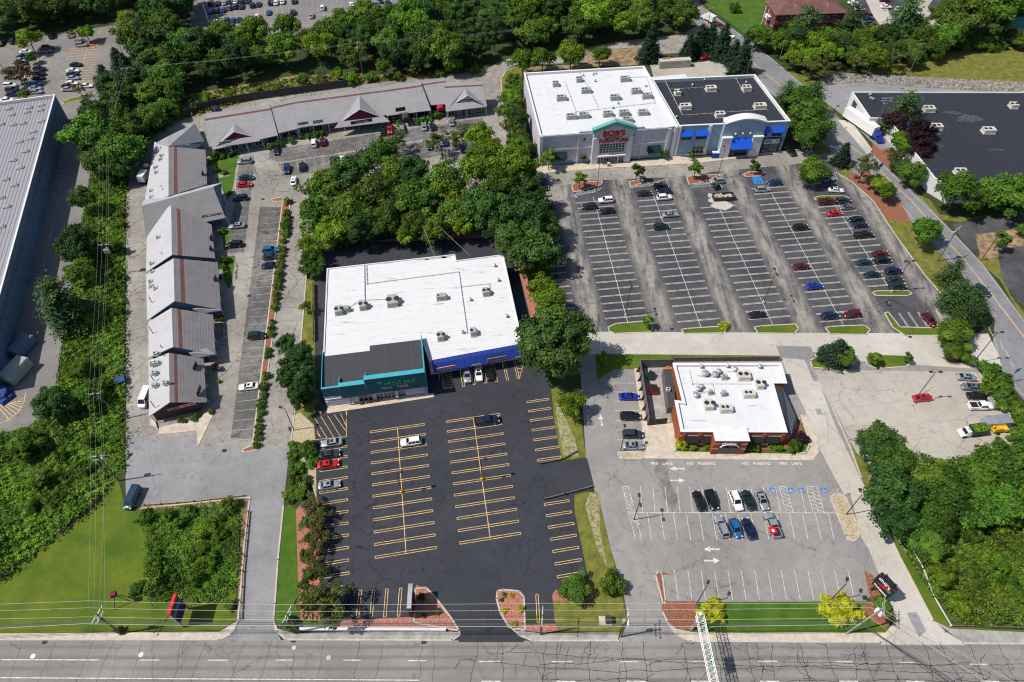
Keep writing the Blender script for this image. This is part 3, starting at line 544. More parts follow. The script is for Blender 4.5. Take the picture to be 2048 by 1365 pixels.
for (x0, w) in ((1245, 12), (1558, 14), (1612, 22)):
    y1 = 1080 if x0 == 1245 else 1025
    for q in (0, w): mb.line(g(x0+q, 974), g(x0+q+(26 if x0 == 1245 else 14), y1), .11, z)
    mb.line(g(x0, 974), g(x0+w, 974), .11, z)
    for i in range(9 if x0 == 1245 else 6): mb.line(g(x0+1+i*2.4, 976+i*8), g(x0+w+4+i*2.4, 986+i*8), .11, z)
for i, y in enumerate((766.5, 784.5, 803, 821.5, 841.5, 860.5, 880.5)): mb.line(g(1224+i*1.8, y), g(1270+i*2.6, y+.5), .11, z)
def arrow(mb, c, a, L=3.2):
    x, y = g(*c)[:2]; d = np.array([math.cos(a), math.sin(a)]); n = np.array([-d[1], d[0]]); P = np.array([x, y])
    mb.line(P-d*L/2, P+d*L*.1, .34, z); t = P+d*L*.1; mb.face([(*(t-n*.6), z), (*(P+d*L/2), z), (*(t+n*.6), z)])
arrow(mb, (1355, 938), math.pi); arrow(mb, (1355.5, 961.5), 0); arrow(mb, (1424, 1099), math.pi); arrow(mb, (1424, 1122), 0); arrow(mb, (1177, 843), -math.pi/2+.05); arrow(mb, (1202.5, 841), math.pi/2+.05)
struct('stall_lines', mb, M['white_paint'], chili)
for u, s in ((1323, 'FIRE    LANE'), (1402, 'NO    PARKING'), (1527, 'NO    PARKING'), (1576, 'FIRE    LANE')):
    x, y, _ = g(u if u != 1576 else 1581, 928)
    if u == 1527: x -= 1.6
    o = text(s, (x, y, ZM+.01), (0, 0, 0), .95, M['white_paint'], chili, .001, 'painted_words', .95, .02); o['kind'] = 'structure'
mb = MB(); mw = MB()
for u, v in ((1546, 981), (1581.5, 981), (1602, 981), (1648, 981), (1152, 394), (1518, 364)):
    x, y, _ = g(u, v); mb.box(x, y, 0, 1.1, 1.05, ZM+.008, 0)
    mw.line((x-.1, y+.35), (x-.1, y-.05), .12, ZM+.016); mw.line((x-.1, y-.05), (x+.25, y-.05), .12, ZM+.016); mw.line((x+.25, y-.05), (x+.32, y-.35), .12, ZM+.016)
    for k in range(6): mw.line((x-.1+.26*math.cos(k*.75+1.8), y-.15+.26*math.sin(k*.75+1.8)), (x-.1+.26*math.cos(k*.75+2.55), y-.15+.26*math.sin(k*.75+2.55)), .07, ZM+.016)
x, y, _ = g(1517, 361); mb.face([(x-1.9, y-1.9, ZM+.008), (x+1.5, y-1.9, ZM+.008), (x+1.0, y+2.2, ZM+.008), (x-1.6, y+2.2, ZM+.008)])
struct('accessible_bay_marks', mb, M['blue_paint'], chili); struct('accessible_symbols', mw, M['white_paint'], chili)
mb = MB()
c0, c1 = (567, 411), (511, 877); comb(mb, c0, c1, nst(c0, c1), 7.5, 5.3, 0, 0, .1, z, False)
c0, c1 = (503, 330), (484, 505); comb(mb, c0, c1, nst(c0, c1), 7.5, 4.6, 0, 0, .1, z, False)
for i in range(33):
    u = 546+i*12.9; v = 300-i*1.98
    if i not in (3, 4, 12, 19): mb.line(g(u, v+2), g(u+1+i*.12, v-12), .1, z)
for x0, y0 in ((607, 284), (653, 279), (751, 265), (812, 256), (880, 246), (507, 311)):
    for i in range(5): mb.line(g(x0+i*3, y0+8-i*1), g(x0+8+i*2, y0-2-i*1.2), .12, z)
for i in range(14): mb.line(g(560+i*17, 330-i*3.2), g(563+i*17.3, 345-i*3.2), .09, z)
for i in range(12): mb.line(g(1005-i*1.0, 290+i*4), g(985-i*1.0, 292+i*4), .09, z)
struct('stall_lines', mb, M['faded'], plaza)
mb = MB()
for a, b in (((2, 1320), (200, 1320.5)),): mb.line(g(*a), g(*b), .16, z)
us = [280+133.5*i+(435-413.5)*0 for i in range(0)]
for u0, u1, v in ((279, 320, 1320.7), (416, 456, 1321), (552, 586, 1320.7), (687, 723, 1321), (816, 853, 1322), (958, 1000, 1323.5), (1104, 1144, 1324), (1241, 1276, 1324), (1377, 1408, 1323), (1516, 1555, 1323), (1669, 1703, 1324), (1798, 1832, 1325.5), (1940, 1977, 1329), (2060, 2100, 1331)): mb.line(g(u0, v), g(u1, v), .16, z)
mb.line(g(-200, 1354), g(0, 1356), .17, z); mb.line(g(0, 1356), g(838, 1361), .17, z)
for u0 in (963, 1113, 1253, 1382, 1520, 1678, 1812, 1960): mb.line(g(u0, 1363), g(u0+38, 1363.3), .17, z)
for k in range(0): pass
L1 = [(1385, 35), (1440, 88), (1500, 146), (1536, 178), (1600, 238), (1668, 306), (1730, 362), (1796, 405), (1850, 462), (1897, 515), (1945, 575), (1994, 635)]
L2 = [(1398, 5), (1440, 42), (1500, 85), (1536, 113), (1580, 150), (1640, 203), (1700, 265), (1776, 342), (1879, 440), (1962, 527), (2027, 615), (2060, 660)]
for P_ in (L1, L2): [mb.line(g(*a), g(*b), .11, ZM+.01) for a, b in zip(P_, P_[1:])]
for a, b in (((1976, 653), (1991, 684)), ((1991, 684), (2003, 740)), ((2003, 740), (2047, 792)), ((2000, 680), (2006, 700)), ((2010, 700), (2018, 716)), ((2020, 722), (2028, 738))): mb.line(g(*a), g(*b), .11, ZM+.01)
struct('lane_lines', mb, M['white_paint'])
mb = MB(); Y = [(1392, 12), (1400, 32), (1425, 62), (1470, 100), (1500, 122), (1536, 153), (1568.6, 180), (1661, 265.5), (1721, 308), (1776.5, 359.5), (1821.6, 402), (1856.6, 442), (1887, 477), (1927, 520), (1982, 590), (2048, 676), (2110, 760)]
for o_ in (0, 2.2): [mb.line(g(a[0]+o_, a[1]), g(b[0]+o_, b[1]), .12, ZM+.012) for a, b in zip(Y, Y[1:])]
for i in range(8):
    a = (1+i*7.5, 811+i*1.0); mb.line(g(0+i*6-8, 800+i*-.5+8), g(min(47, 20+i*7), 842-i*6.5), .16, ZM)
Q = [(52, 787), (48, 805), (36, 825), (18, 840), (-10, 852)]; [mb.line(g(*a), g(*b), .18, ZM) for a, b in zip(Q, Q[1:])]
for i in range(15): hair(mb, g(140+i*-1.6, 98+i*5.4), g(170+i*-1.8, 96+i*5.4), .35, .12, ZM) if i not in (5, 6, 7, 8, 10, 11) else None
for i in range(15): hair(mb, g(174-i*1.6, 96+i*5.2), g(202-i*1.6, 94+i*5.2), .35, .12, ZM)
mb.line(g(175, 93), g(150, 190), .16, ZM)
for i in range(13): mb.line(g(78-i*.9, 108+i*6.5), g(108-i*1.2, 106+i*6.5), .15, ZM)
for i in range(9): mb.line(g(244-i*.2, 80+i*6), g(268, 79+i*6), .15, ZM)
for i in range(15): mb.line(g(8+i*17.5, 92-i*2.8), g(4+i*17.6, 86-i*2.8+13), .15, ZM)
struct('yellow_lines', mb, M['yellow_paint'])
mb = MB()
for r_, (v0, n_) in enumerate(((14, 0), (30, 34), (60, 24))):
    for i in range(n_): u = 400+i*11.8; mb.line(g(u, v0-i*.35-10), g(u, v0-i*.35+11), .11, ZM)
    if n_: mb.line(g(400, v0), g(400+(n_-1)*11.8, v0-(n_-1)*.35), .11, ZM)
for i in range(34): u = 425+i*11.8; mb.line(g(u, -14), g(u, 12-i*.35), .11, ZM)
for i in range(14): mb.line(g(178-i*4.2+(-1), 262+i*35), g(168-i*4.4-30, 266+i*35), .11, ZM) if 0 else None
for i in range(40):
    t = i/39; u0 = 137+(62-137)*t; v0 = 300+(650-300)*t**.92; mb.line(g(u0, v0), g(u0-19, v0-2), .1, ZM)
mb.line(g(138, 297), g(62, 652), .1, ZM)
for i in range(5): mb.line(g(1733+i*4, 47+i*5.3), g(1751+i*5, 48+i*5.3), .12, ZM); mb.line(g(1762+i*3, 17+i*6), g(1785+i*3, 16+i*6), .12, ZM)
for i in range(8): mb.line(g(1817+i*22, 893-i*.4), g(1832+i*22, 925), .1, ZM)
for a, b in (((1783, 741), (1825, 800)), ((1866, 757), (1893, 793)), ((1825, 800), (1842, 838)), ((1856, 805), (1866, 803))): mb.line(g(*a), g(*b), .1, ZM)
struct('faint_lines', mb, M['faded'])
# tar-sealed cracks on the main road, manholes, drains, patches
mb = MB(); rr = random.Random(3)
def crackpath(x, y, a, n, st, w=.09, wob=.5):
    w *= .8
    for _ in range(n):
        a2 = a+rr.uniform(-wob, wob); x2, y2 = x+math.cos(a2)*st, y+math.sin(a2)*st
        if y2 > 41.0: break
        mb.line((x, y), (x2, y2), w, .03); x, y = x2, y2
        if rr.random() < .06: crackpath(x, y, a+rr.choice((-1, 1))*rr.uniform(.7, 1.5), rr.randint(2, 6), st*.8, w*1.3, wob)
for i in range(34):
    x = -88+i*5.4+rr.uniform(-1.5, 1.5); crackpath(x, 31, math.pi/2+rr.uniform(-.12, .12), 16, .7, .07 if x < -10 else .11, .35)
for y in (36.7, 37.3, 38.6, 34.3): crackpath(-5 if y > 37 else 5, y, 0, 110, .8, .1, .22)
for i in range(16): crackpath(rr.uniform(-5, 88), rr.uniform(32, 39), rr.uniform(0, 6.28), 12, .5, .1, .9)
struct('crack_sealant', mb, M['tar'])
for zi_, px_ in enumerate(([(563, 415), (511, 880), (462, 876), (520, 414)], [(540, 300), (965, 236), (972, 252), (950, 262), (560, 325), (538, 318)], [(478, 318), (508, 312), (508, 345), (500, 400), (488, 505), (452, 508), (458, 470), (470, 400)], [(556, 328), (800, 290), (960, 268), (985, 285), (800, 330), (640, 345), (570, 352)])): sheet('parking_bays', px_, Z*2.2+zi_*.004, M['bay'])
mb = MB()
for u, v, r_ in ((66, 1313, .45), (282, 1310, .45), (657, 1316, .42), (588, 1296, .4), (1800, 1334, .0)):
    if r_: x, y, _ = g(u, v); mb.lathe([(r_, .02), (r_, .045)], x, y, 0, 16)
struct('manhole_covers', mb, M['steel'])
mb = MB()
for u, v in ((587, 1281), (848, 1284), (261, 910), (449, 902), (989, 1241), (498, 592), (1344, 659), (1820, 674), (90, 1284), (1730, 1196), (1039, 1092), (526, 399)):
    x, y, _ = g(u, v); mb.box(x, y, 0, .9, .8, .06)
struct('drain_grates', mb, M['fan'])
x, y, _ = g(838, 1300); mb = MB().lathe([(1.1, .02), (1.1, .03)], x, y, 0, 24); struct('manhole_patch', mb, M['road'])
sheet('pavement_patch', [(1630, 818), (1641, 818), (1645, 830), (1634, 830)], ZM, M['drive'])
sheet('pavement_patch', [(1813, 1226), (1833, 1225), (1852, 1262), (1838, 1275), (1822, 1245)], ZM, M['drive'])
sheet('pavement_patch', [(1700, 1085), (1722, 1080), (1748, 1135), (1742, 1142), (1722, 1110)], ZM, M['drive'])
sheet('tyre_stain', [(1312, 905), (1332, 905), (1338, 960), (1355, 1000), (1345, 1025), (1330, 1000), (1318, 960), (1308, 950)], ZM-.004, M['stain'])
M['ponding_film'] = mat('ponding_film', (.10, .10, .11), .95, .3, 1.2, col2=(.028, .031, .042), fine=.3); M['brick_old'] = mat('old_brick', (.17, .055, .04), .9, .15, 2, fine=.2)
M['dirt_film'] = mat('dirt_film', (.30, .27, .24), .95, .3, 2.5, col2=(.62, .61, .60), fine=.3)
# ================= BUILDINGS =================
def flat_building(name, label, poly, h, wall_m, roof_m, drop=.6, th=.35, cap=None, cat='building', loc=None):
    """walls with a parapet round a sunken flat roof; poly is the outline on the ground plan"""
    c = loc or (sum(p[0] for p in poly)/len(poly), sum(p[1] for p in poly)/len(poly), 0)
    t = thing(name, label, cat, c); a = sum(poly[i][0]*poly[(i+1) % len(poly)][1]-poly[(i+1) % len(poly)][0]*poly[i][1] for i in range(len(poly)))
    if a < 0: poly = poly[::-1]
    inn = inset(poly, th); n = len(poly); mb = MB(); lining = MB()
    for i in range(n):
        j = (i+1) % n; p, q, pi, qi = poly[i], poly[j], inn[i], inn[j]
        mb.face([(*p, 0), (*q, 0), (*q, h), (*p, h)]); lining.face([(*qi, h-drop-.3), (*pi, h-drop-.3), (*pi, h), (*qi, h)])
        if not cap: mb.face([(*p, h), (*q, h), (*qi, h), (*pi, h)])
    build('wall', mb, wall_m, t); build('parapet_lining', lining, cap or wall_m, t)
    if cap:
        mb = MB(); o2 = inset(poly, -.12); i2 = inset(poly, th+.05)
        for i in range(n):
            j = (i+1) % n; mb.hexa([(*o2[i], h), (*o2[j], h), (*i2[j], h), (*i2[i], h)], [(*o2[i], h+.15), (*o2[j], h+.15), (*i2[j], h+.15), (*i2[i], h+.15)])
        build('parapet_cap', mb, cap, t)
    mb = MB(); o3 = inset(poly, th*.5); mb.face([(*p, h-drop) for p in o3]); build('roof', mb, roof_m, t)
    t['h'] = h; t['drop'] = drop
    return t
def hvac(parent, u, v, z, rz, L=2.4, W=1.5, hh=1.3, m='cabinet', fans=2):
    x, y, _ = g(u, v, z+.6); mb = MB().box(x, y, z, L+.3, W+.3, z+.25, rz).box(x, y, z+.25, L, W, z+hh, rz)
    mb.wall((x-math.cos(rz)*L/2+math.sin(rz)*W/2, y-math.sin(rz)*L/2-math.cos(rz)*W/2), (x+math.cos(rz)*L/2+math.sin(rz)*W/2, y+math.sin(rz)*L/2-math.cos(rz)*W/2), .2, L*.45, z+.45, z+hh-.2, 0, .04)
    o = build('rooftop_unit', mb, M[m], parent); c, s = math.cos(rz), math.sin(rz)
    # an intake hood on one end and cooling fans on top
    hb = MB().hexa([(x+(L/2)*c+q*s, y+(L/2)*s-q*c, z+.4) for q in (-W*.35, W*.35)]+[(x+(L/2+.55)*c+q*s, y+(L/2+.55)*s-q*c, z+.4) for q in (W*.35, -W*.35)],
                   [(x+(L/2)*c+q*s, y+(L/2)*s-q*c, z+hh-.1) for q in (-W*.35, W*.35)]+[(x+(L/2+.15)*c+q*s, y+(L/2+.15)*s-q*c, z+hh-.25) for q in (W*.35, -W*.35)])
    build('intake_hood', hb, M[m], o)
    for k in range(fans):
        q = -L*.33+k*W*.62; fx, fy = x+q*c, y+q*s; build('fan', MB().lathe([(W*.24, 0), (W*.24, .06), (W*.18, .09)], fx, fy, z+hh, 12), M['fan'], o)
    return o
def vent(parent, u, v, z, r=.25, hh=.6, m='steel'):
    x, y, _ = g(u, v, z+.3); build('roof_vent', MB().lathe([(r, 0), (r, hh), (r*1.6, hh), (r*1.6, hh+.15), (r*.5, hh+.35)], x, y, z, 10), M[m], parent)
def pipe_run(parent, pts, z, m='steel', r=.06, name='gas_pipe'):
    P = [g(u, v, z) for u, v in pts]; mb = MB().path([(p[0], p[1], z+.2) for p in P], r, 0, 4)
    for a, b in zip(P, P[1:]):
        n = int(math.dist(a[:2], b[:2])/2.5)+1
        for i in range(n+1): t = i/n; mb.box(a[0]+(b[0]-a[0])*t, a[1]+(b[1]-a[1])*t, z, .35, .2, z+.15)
    build(name, mb, M[m], parent)
class Wall:
    """features on one wall plane, placed from where the photo shows them"""
    def __init__(s, t, p0, p1, off=0):
        d = Vector((p1[0]-p0[0], p1[1]-p0[1])).normalized(); n = Vector((d.y, -d.x)); s.t = t
        s.p0 = (p0[0]+n.x*off, p0[1]+n.y*off); s.p1 = (p1[0]+n.x*off, p1[1]+n.y*off); s.n = n; s.d = d; s.L = math.dist(p0, p1)
    def at(s, u, v): return onwall(s.p0, s.p1, u, v)
    def P(s, a, z, d=0): return (s.p0[0]+s.d.x*a+s.n.x*d, s.p0[1]+s.d.y*a+s.n.y*d, z)
    def part(s, name, m, rects, d0=-.02, d1=.06, parent=None, one=False):
        if not one and len(rects) > 1: return [s.part(name, m, [r_], d0, d1, parent) for r_ in rects][0]
        mb = MB()
        for a0, z0, a1, z1 in rects: mb.wall(s.p0, s.p1, min(a0, a1), max(a0, a1), max(.0, min(z0, z1)), max(z0, z1), d0, d1)
        return build(name, mb, M[m], parent or s.t)
    def px(s, bl, tr): a, z = s.at(*bl); b, w = s.at(*tr); return (a, z, b, w)
    def window(s, r, nx=2, nz=2, m='glass', fm='white_trim', name='window', d=.05, fw=.07):
        a0, z0, a1, z1 = r; o = s.part(name, fm, [(a0, z0, a1, z0+fw), (a0, z1-fw, a1, z1)]+[(a0+(a1-a0-fw)*i/nx, z0+fw, a0+(a1-a0-fw)*i/nx+fw, z1-fw) for i in range(nx+1)]+[(a0+fw, z0+(z1-z0)*j/nz, a1-fw, z0+(z1-z0)*j/nz+fw*.7) for j in range(1, nz)], .0, d+.03, None, True)
        s.part('pane', m, [(a0+.01, z0+.01, a1-.01, z1-.01)], -.01, d, o); return o
    def awning(s, a0, a1, z0, z1, dep, m):
        P = s.P; mb = MB().hexa([P(a0, z0, .02), P(a1, z0, .02), P(a1, z1, .02), P(a0, z1, .02)][::1], [P(a0, z0, dep), P(a1, z0, dep), P(a1, z0+.25, dep), P(a0, z0+.25, dep)])
        return build('awning', mb, M[m], s.t)
    def text(s, st, a, z, size, m, d=.12, parent=None, sx=1, ext=.04, bold=.0, name='lettering', tilt=0):
        x, y, _ = s.P(a, z, d); return text(st, (x, y, z), (R(90)+tilt, 0, math.atan2(s.d.y, s.d.x)), size, M[m], parent or s.t, ext, name, sx, bold)
def P2(u, v, z): return g(u, v, z)[:2]
# ---- furniture store ----
hB = 11.0; A_ = P2(1048, 147, hB); B_ = P2(1288, 133, hB); C_ = P2(1357, 253, hB); D_ = P2(1080, 272, hB)
D_ = (D_[0], D_[1]); fs = flat_building('furniture_store', 'large furniture store with white flat roof, lilac stucco front and green gabled entrance', [A_, B_, C_, D_], hB, M['lilac_wall'], M['roof_white'], .7, .45, M['white_trim'])
RZ = ang(D_, C_)
W = Wall(fs, D_, C_)
sig = Wall(fs, D_, C_, 1.4)
# pilasters and bands
L = W.L; W.part('pilaster', 'white_wall', [(0, 0, 1.0, hB), ], 0, .5); W.part('pilaster', 'white_wall', [(L-3.2, 0, L-2.2, hB-.3)], 0, .5); W.part('pilaster', 'white_wall', [(L-1.1, 0, L-.05, hB)], 0, .5)
gl, gr = sig.at(1181, 335)[0], sig.at(1258, 330)[0]
W.part('cornice', 'white_trim', [(1.05, hB-.5, gl-.05, hB-.02), (gr+.05, hB-.5, L-3.25, hB-.02)], 0, .3)
W.part('string_course', 'white_trim', [(1.05, 5.5, gl-.05, 5.85), (gr+.05, 5.5, L-3.25, 5.85)], 0, .16)
W.part('plinth', 'blue_wall', [(1.05, 0, gl-.05, 1.1), (gr+.05, 0, L-3.25, 1.1)], 0, .1)
a, z = W.at(1149, 300); W.part('pilaster', 'white_wall', [(gl-4.6, 0, gl-4.2, hB-.55)], .0, .25); W.part('raised_parapet', 'lilac_wall', [(gl-4.4, hB-.6, gl-.05, hB+.55)], -.5, .2); W.part('raised_parapet', 'lilac_wall', [(gr+.05, hB-.6, gr+3.6, hB+.75)], -.5, .2); W.part('pilaster', 'white_wall', [(gr+3.4, 0, gr+3.7, hB-.55)], 0, .25)
for u0, v0, u1, v1 in ((1104, 331, 1132, 308), (1293, 318, 1319, 296)):
    r = W.px((u0, v0), (u1, v1)); W.window((r[0], .35, r[2], 2.6), 5, 2, 'glass_green', name='shop_window'); W.awning(r[0]-.3, r[2]+.3, 2.7, 4.6, 1.5, 'awning_dark')
for u, v in ((1169, 279), (1267, 270)): a, z = W.at(u, v); W.part('wall_vent', 'fan', [(a-.35, z-.35, a+.35, z+.35)], 0, .05)
# gabled entrance tower
zt = 13.0; zp = 15.2; am = (gl+gr)/2; mb = MB(); P = sig.P
mb.hexa([P(gl, 0, 0), P(gl, zt, 0), P(am, zp, 0), P(gr, zt, 0), P(gr, 0, 0)], [P(gl, 0, -2.2), P(gl, zt, -2.2), P(am, zp, -2.2), P(gr, zt, -2.2), P(gr, 0, -2.2)]); 
build('entrance_tower', mb, M['lilac_wall'], fs)
mb = MB()
for s0, s1, q in ((gl-.6, am, 0), (am, gr+.6, 1)):
    za, zb_ = (zt-.3, zp+.05) if q == 0 else (zp+.05, zt-.3)
    mb.hexa([P(s0, za-.95, .75), P(s1, zb_-.95, .75), P(s1, zb_-.95, -.3), P(s0, za-.95, -.3)], [P(s0, za+.3, .9), P(s1, zb_+.3, .9), P(s1, zb_+.3, -.6), P(s0, za+.3, -.6)])
build('gable_roof', mb, M['green_trim'], fs)
for q0, q1 in ((gl+.03, gl+1.9), (gr-1.9, gr-.03)): sig.part('pilaster', 'white_wall', [(q0, 0, q1, 9.6)], 0, .3)
sig.part('recessed_sign_panel', 'white_wall', [(gl+2.2, 7.6, gr-2.2, 12.4)], 0, .08)
sig.part('canopy', 'white_trim', [(gl+1.9, 2.9, gr-1.9, 3.4)], 0, .9)
sig.window((gl+2.3, 3.9, gr-2.3, 7.5), 8, 4, 'glass_green', fw=.13, name='curtain_window')
sig.window((gl+2.1, .3, gr-4.2, 2.6), 7, 1, 'glass', fw=.1, name='entrance_doors'); sig.window((gr-3.9, .05, gr-2.1, 2.6), 2, 1, 'glass', fw=.1, name='entrance_door')
sgn = sig.part('sign_backing', 'sign_white', [(am-3.6, 9.35, am+3.6, 9.42)], .1, .14)
sig.text("BOB'S", am, 11.05, 2.5, 'sign_red', .3, fs, 1.12, .12, .07); sig.text('DISCOUNT', am, 9.65, .95, 'sign_green', .3, fs, 1.25, .08, .02); sig.text('FURNITURE', am+.1, 8.5, 1.75, 'sign_red', .3, fs, 1.05, .12, .05)
zr = hB-.7
for u, v, m_ in ((1172, 182, 0), (1158, 160, 1), (1111, 169, 1), (1250, 159, 0), (1272, 183, 0), (1294, 193, 0), (1230, 196, 0), (1123, 197, 0), (1143, 234, 0), (1168, 232, 0), (1216, 229, 0), (1248, 227, 0), (1286, 226, 0), (1255, 241, 0)):
    hvac(fs, u, v, zr, RZ, 3.1 if not m_ else 1.8, 1.7, 1.5, 'cabinet', 2)
pipe_run(fs, [(1130, 165), (1152, 225), (1310, 207), (1293, 155), (1262, 156)], zr); pipe_run(fs, [(1160, 147), (1176, 175), (1196, 215)], zr); 
for u, v in ((1166, 151), (1186, 149), (1190, 162), (1191, 147), (1291, 172), (1307, 170), (1236, 207), (1225, 216)): vent(fs, u, v, zr)
# ---- clothing store with the black roof ----
E_ = P2(1310, 160, hB); F_ = P2(1510, 150, hB); G_ = P2(1581, 243, hB); C2 = (C_[0]+.02, C_[1]+.0)
e = Vector((C_[0]-B_[0], C_[1]-B_[1])).normalized(); E2 = (E_[0]+.06, E_[1]); 
k = (E_[1]-C_[1])/(B_[1]-C_[1]); E2 = (C_[0]+(B_[0]-C_[0])*k+.06, E_[1])
cs = flat_building('clothing_store', 'clothing store with black flat roof, pale blue front, arched parapet and blue awnings', [E2, F_, G_, (C_[0]+.06, C_[1]+.01)], hB, M['blue_wall'], M['roof_black'], .9, .45, M['white_trim'])
W = Wall(cs, (C_[0]+.06, C_[1]+.01), G_); L = W.L
mid = W.at(1478, 305)[0]; w0, w1 = W.at(1433, 305)[0], W.at(1510, 300)[0]
for q in (.1, w0-4.6): W.part('pilaster', 'white_wall', [(q, 0, q+.9, hB-.05)], 0, .45)
def win(bl, tr, **k): r = W.px(bl, tr); return W.window(r, **k)
for u in (1363, 1393, 1517, 1546):
    v = 260-(u-1363)*.065; a, z = W.at(u+11, v+10); W.window((a-1.7, 5.9, a+1.7, 9.2), 2, 1, 'glass', 'dark_metal'); W.awning(a-1.9, a+1.9, 7.6, 9.5, 1.2, 'awning_blue')
a = W.at(1395, 300)[0]; W.window((a-1.9, .7, a+1.9, 3.4), 3, 2, 'glass', 'white_trim', name='shop_window')
W.part('plinth', 'white_wall', [(1.05, 0, w0-4.65, .6)], 0, .15)
# arched centre bay
cb = Wall(cs, (C_[0]+.06, C_[1]+.01), G_, 1.6); c0, c1 = w0-.2, w1+.4; mb = MB(); n = 14
arc = [(c0+(c1-c0)*i/n, 12.0+1.5*math.sin(math.pi*i/n)) for i in range(n+1)]
mb.hexa([cb.P(c0, 0, 0)]+[cb.P(a, z, 0) for a, z in arc]+[cb.P(c1, 0, 0)], [cb.P(c0, 0, -2.4)]+[cb.P(a, z, -2.4) for a, z in arc]+[cb.P(c1, 0, -2.4)])
build('arched_bay', mb, M['blue_wall'], cs)
mb = MB()
for (a, z), (b, y) in zip(arc, arc[1:]): mb.hexa([cb.P(a, z, .5), cb.P(b, y, .5), cb.P(b, y, -2.6), cb.P(a, z, -2.6)], [cb.P(a, z+.5, .6), cb.P(b, y+.5, .6), cb.P(b, y+.5, -2.7), cb.P(a, z+.5, -2.7)])
build('arched_cornice', mb, M['white_trim'], cs)
for q in (c0+.03, c1-3.4): cb.part('pier', 'white_wall', [(q, 0, q+3.3, 7.2)], 0, .9); cb.part('pier_cap', 'white_trim', [(q-.1, 7.2, q+3.4, 7.6)], 0, 1.05)
for q in range(3): a = c0+(c1-c0)*(.3+.18*q); x, y, _ = cb.P(a, 8.6, .35); build('wall_lamp', MB().lathe([(.1, 0), (.28, .1), (.28, .5), (.1, .6)], x, y, 8.3, 8), M['sign_white'], cs)
cb.window((c0+3.9, .05, c1-3.9, 3.6), 6, 2, 'glass', 'dark_metal', name='entrance_doors'); cb.awning(c0+3.5, c1-3.5, 3.7, 6.9, 2.2, 'awning_blue')
s0, s1 = w1+1.6, L-1.0; W.part('shopfront_surround', 'sign_navy', [(s0, 0, s0+.5, 5.4), (s1-.5, 0, s1, 5.4), (s0+.5, 4.9, s1-.5, 5.4)], 0, .3); W.part('sign_panel', 'white_wall', [(s0+.52, 3.2, s1-.52, 4.88)], 0, .2)
W.window((s0+.55, .6, s0+3, 3.15), 3, 1, 'glass', 'white_trim', name='shop_window'); W.window((s0+3.1, .05, s1-2.9, 3.15), 4, 1, 'door_glass', 'dark_metal', name='entrance_doors'); W.window((s1-2.8, .6, s1-.55, 3.15), 3, 1, 'glass_green', 'white_trim', name='shop_window')
W.text('DXL', s0+2.0, 4.0, 1.3, 'sign_navy', .22, cs, 1.0, .04, .04); W.text('BIG + TALL', s0+6.0, 4.1, .62, 'sign_navy', .22, cs, 1.0, .03)
RZ2 = ang(C_, G_); zr = hB-.9
for u, v, l in ((1422, 178, 3.4), (1493, 177, 2.8), (1371, 214, 3.6), (1520, 213, 3.8), (1440, 230, 2.9), (1355, 186, 1.8)): hvac(cs, u, v, zr, RZ2+(.0 if l > 3 else 0), l, 2.2, 1.4, 'cabinet_beige', 2)
pipe_run(cs, [(1330, 163), (1365, 232), (1535, 220)], zr, 'cabinet_beige', .07); pipe_run(cs, [(1340, 180), (1415, 175)], zr, 'cabinet_beige', .05); pipe_run(cs, [(1468, 152), (1488, 187)], zr, 'cabinet_beige', .05)
for u, v in ((1385, 171), (1409, 161), (1353, 235), (1492, 166)): vent(cs, u, v, zr)
x, y, _ = g(1330, 163); 
dk = thing('loading_canopy', 'low white loading canopy behind the black roofed store', 'canopy', g(1352, 158, 4)); o_ = [g(1300, 161, 4), g(1375, 157, 4), g(1370, 150, 4), g(1300, 156, 4)]
build('roof', MB().prism([p[:2] for p in o_], 4, 4.25), M['roof_white'], dk); build('post', MB().box(o_[2][0]-.3, o_[2][1]-.3, 0, .2, .2, 4), M['steel'], dk); build('post', MB().box(o_[3][0]+.3, o_[3][1]-.3, 0, .2, .2, 4), M['steel'], dk)
# ---- thrift store (white roof, teal front) ----
hT = 5.4; tp = [P2(*p, hT) for p in ((653.5, 537), (910, 508.6), (913, 521), (1007, 509), (1046, 688), (858, 722), (839, 698), (647, 730))]
b0 = g(654, 813)[:2]; b1 = g(856, 787)[:2]; wv = Vector((b1[0]-b0[0], b1[1]-b0[1])).normalized(); nv = Vector((wv.y, -wv.x)); back = 11.5
poly = [tp[0], tp[1], tp[2], tp[3], tp[4], (b1[0]-nv.x*4.5, b1[1]-nv.y*4.5), b1, b0]
rear_r = (b1[0]-nv.x*back, b1[1]-nv.y*back); rear_l = (b0[0]-nv.x*back, b0[1]-nv.y*back)
dl = P2(858, 722, hT)
ts = flat_building('thrift_store', 'wide thrift store with stained white flat roof and dark teal parapet front', [tp[0], tp[1], tp[2], tp[3], tp[4], dl, rear_r, rear_l], hT, M['white_wall'], M['roof_white_worn'], .25, .3, None)
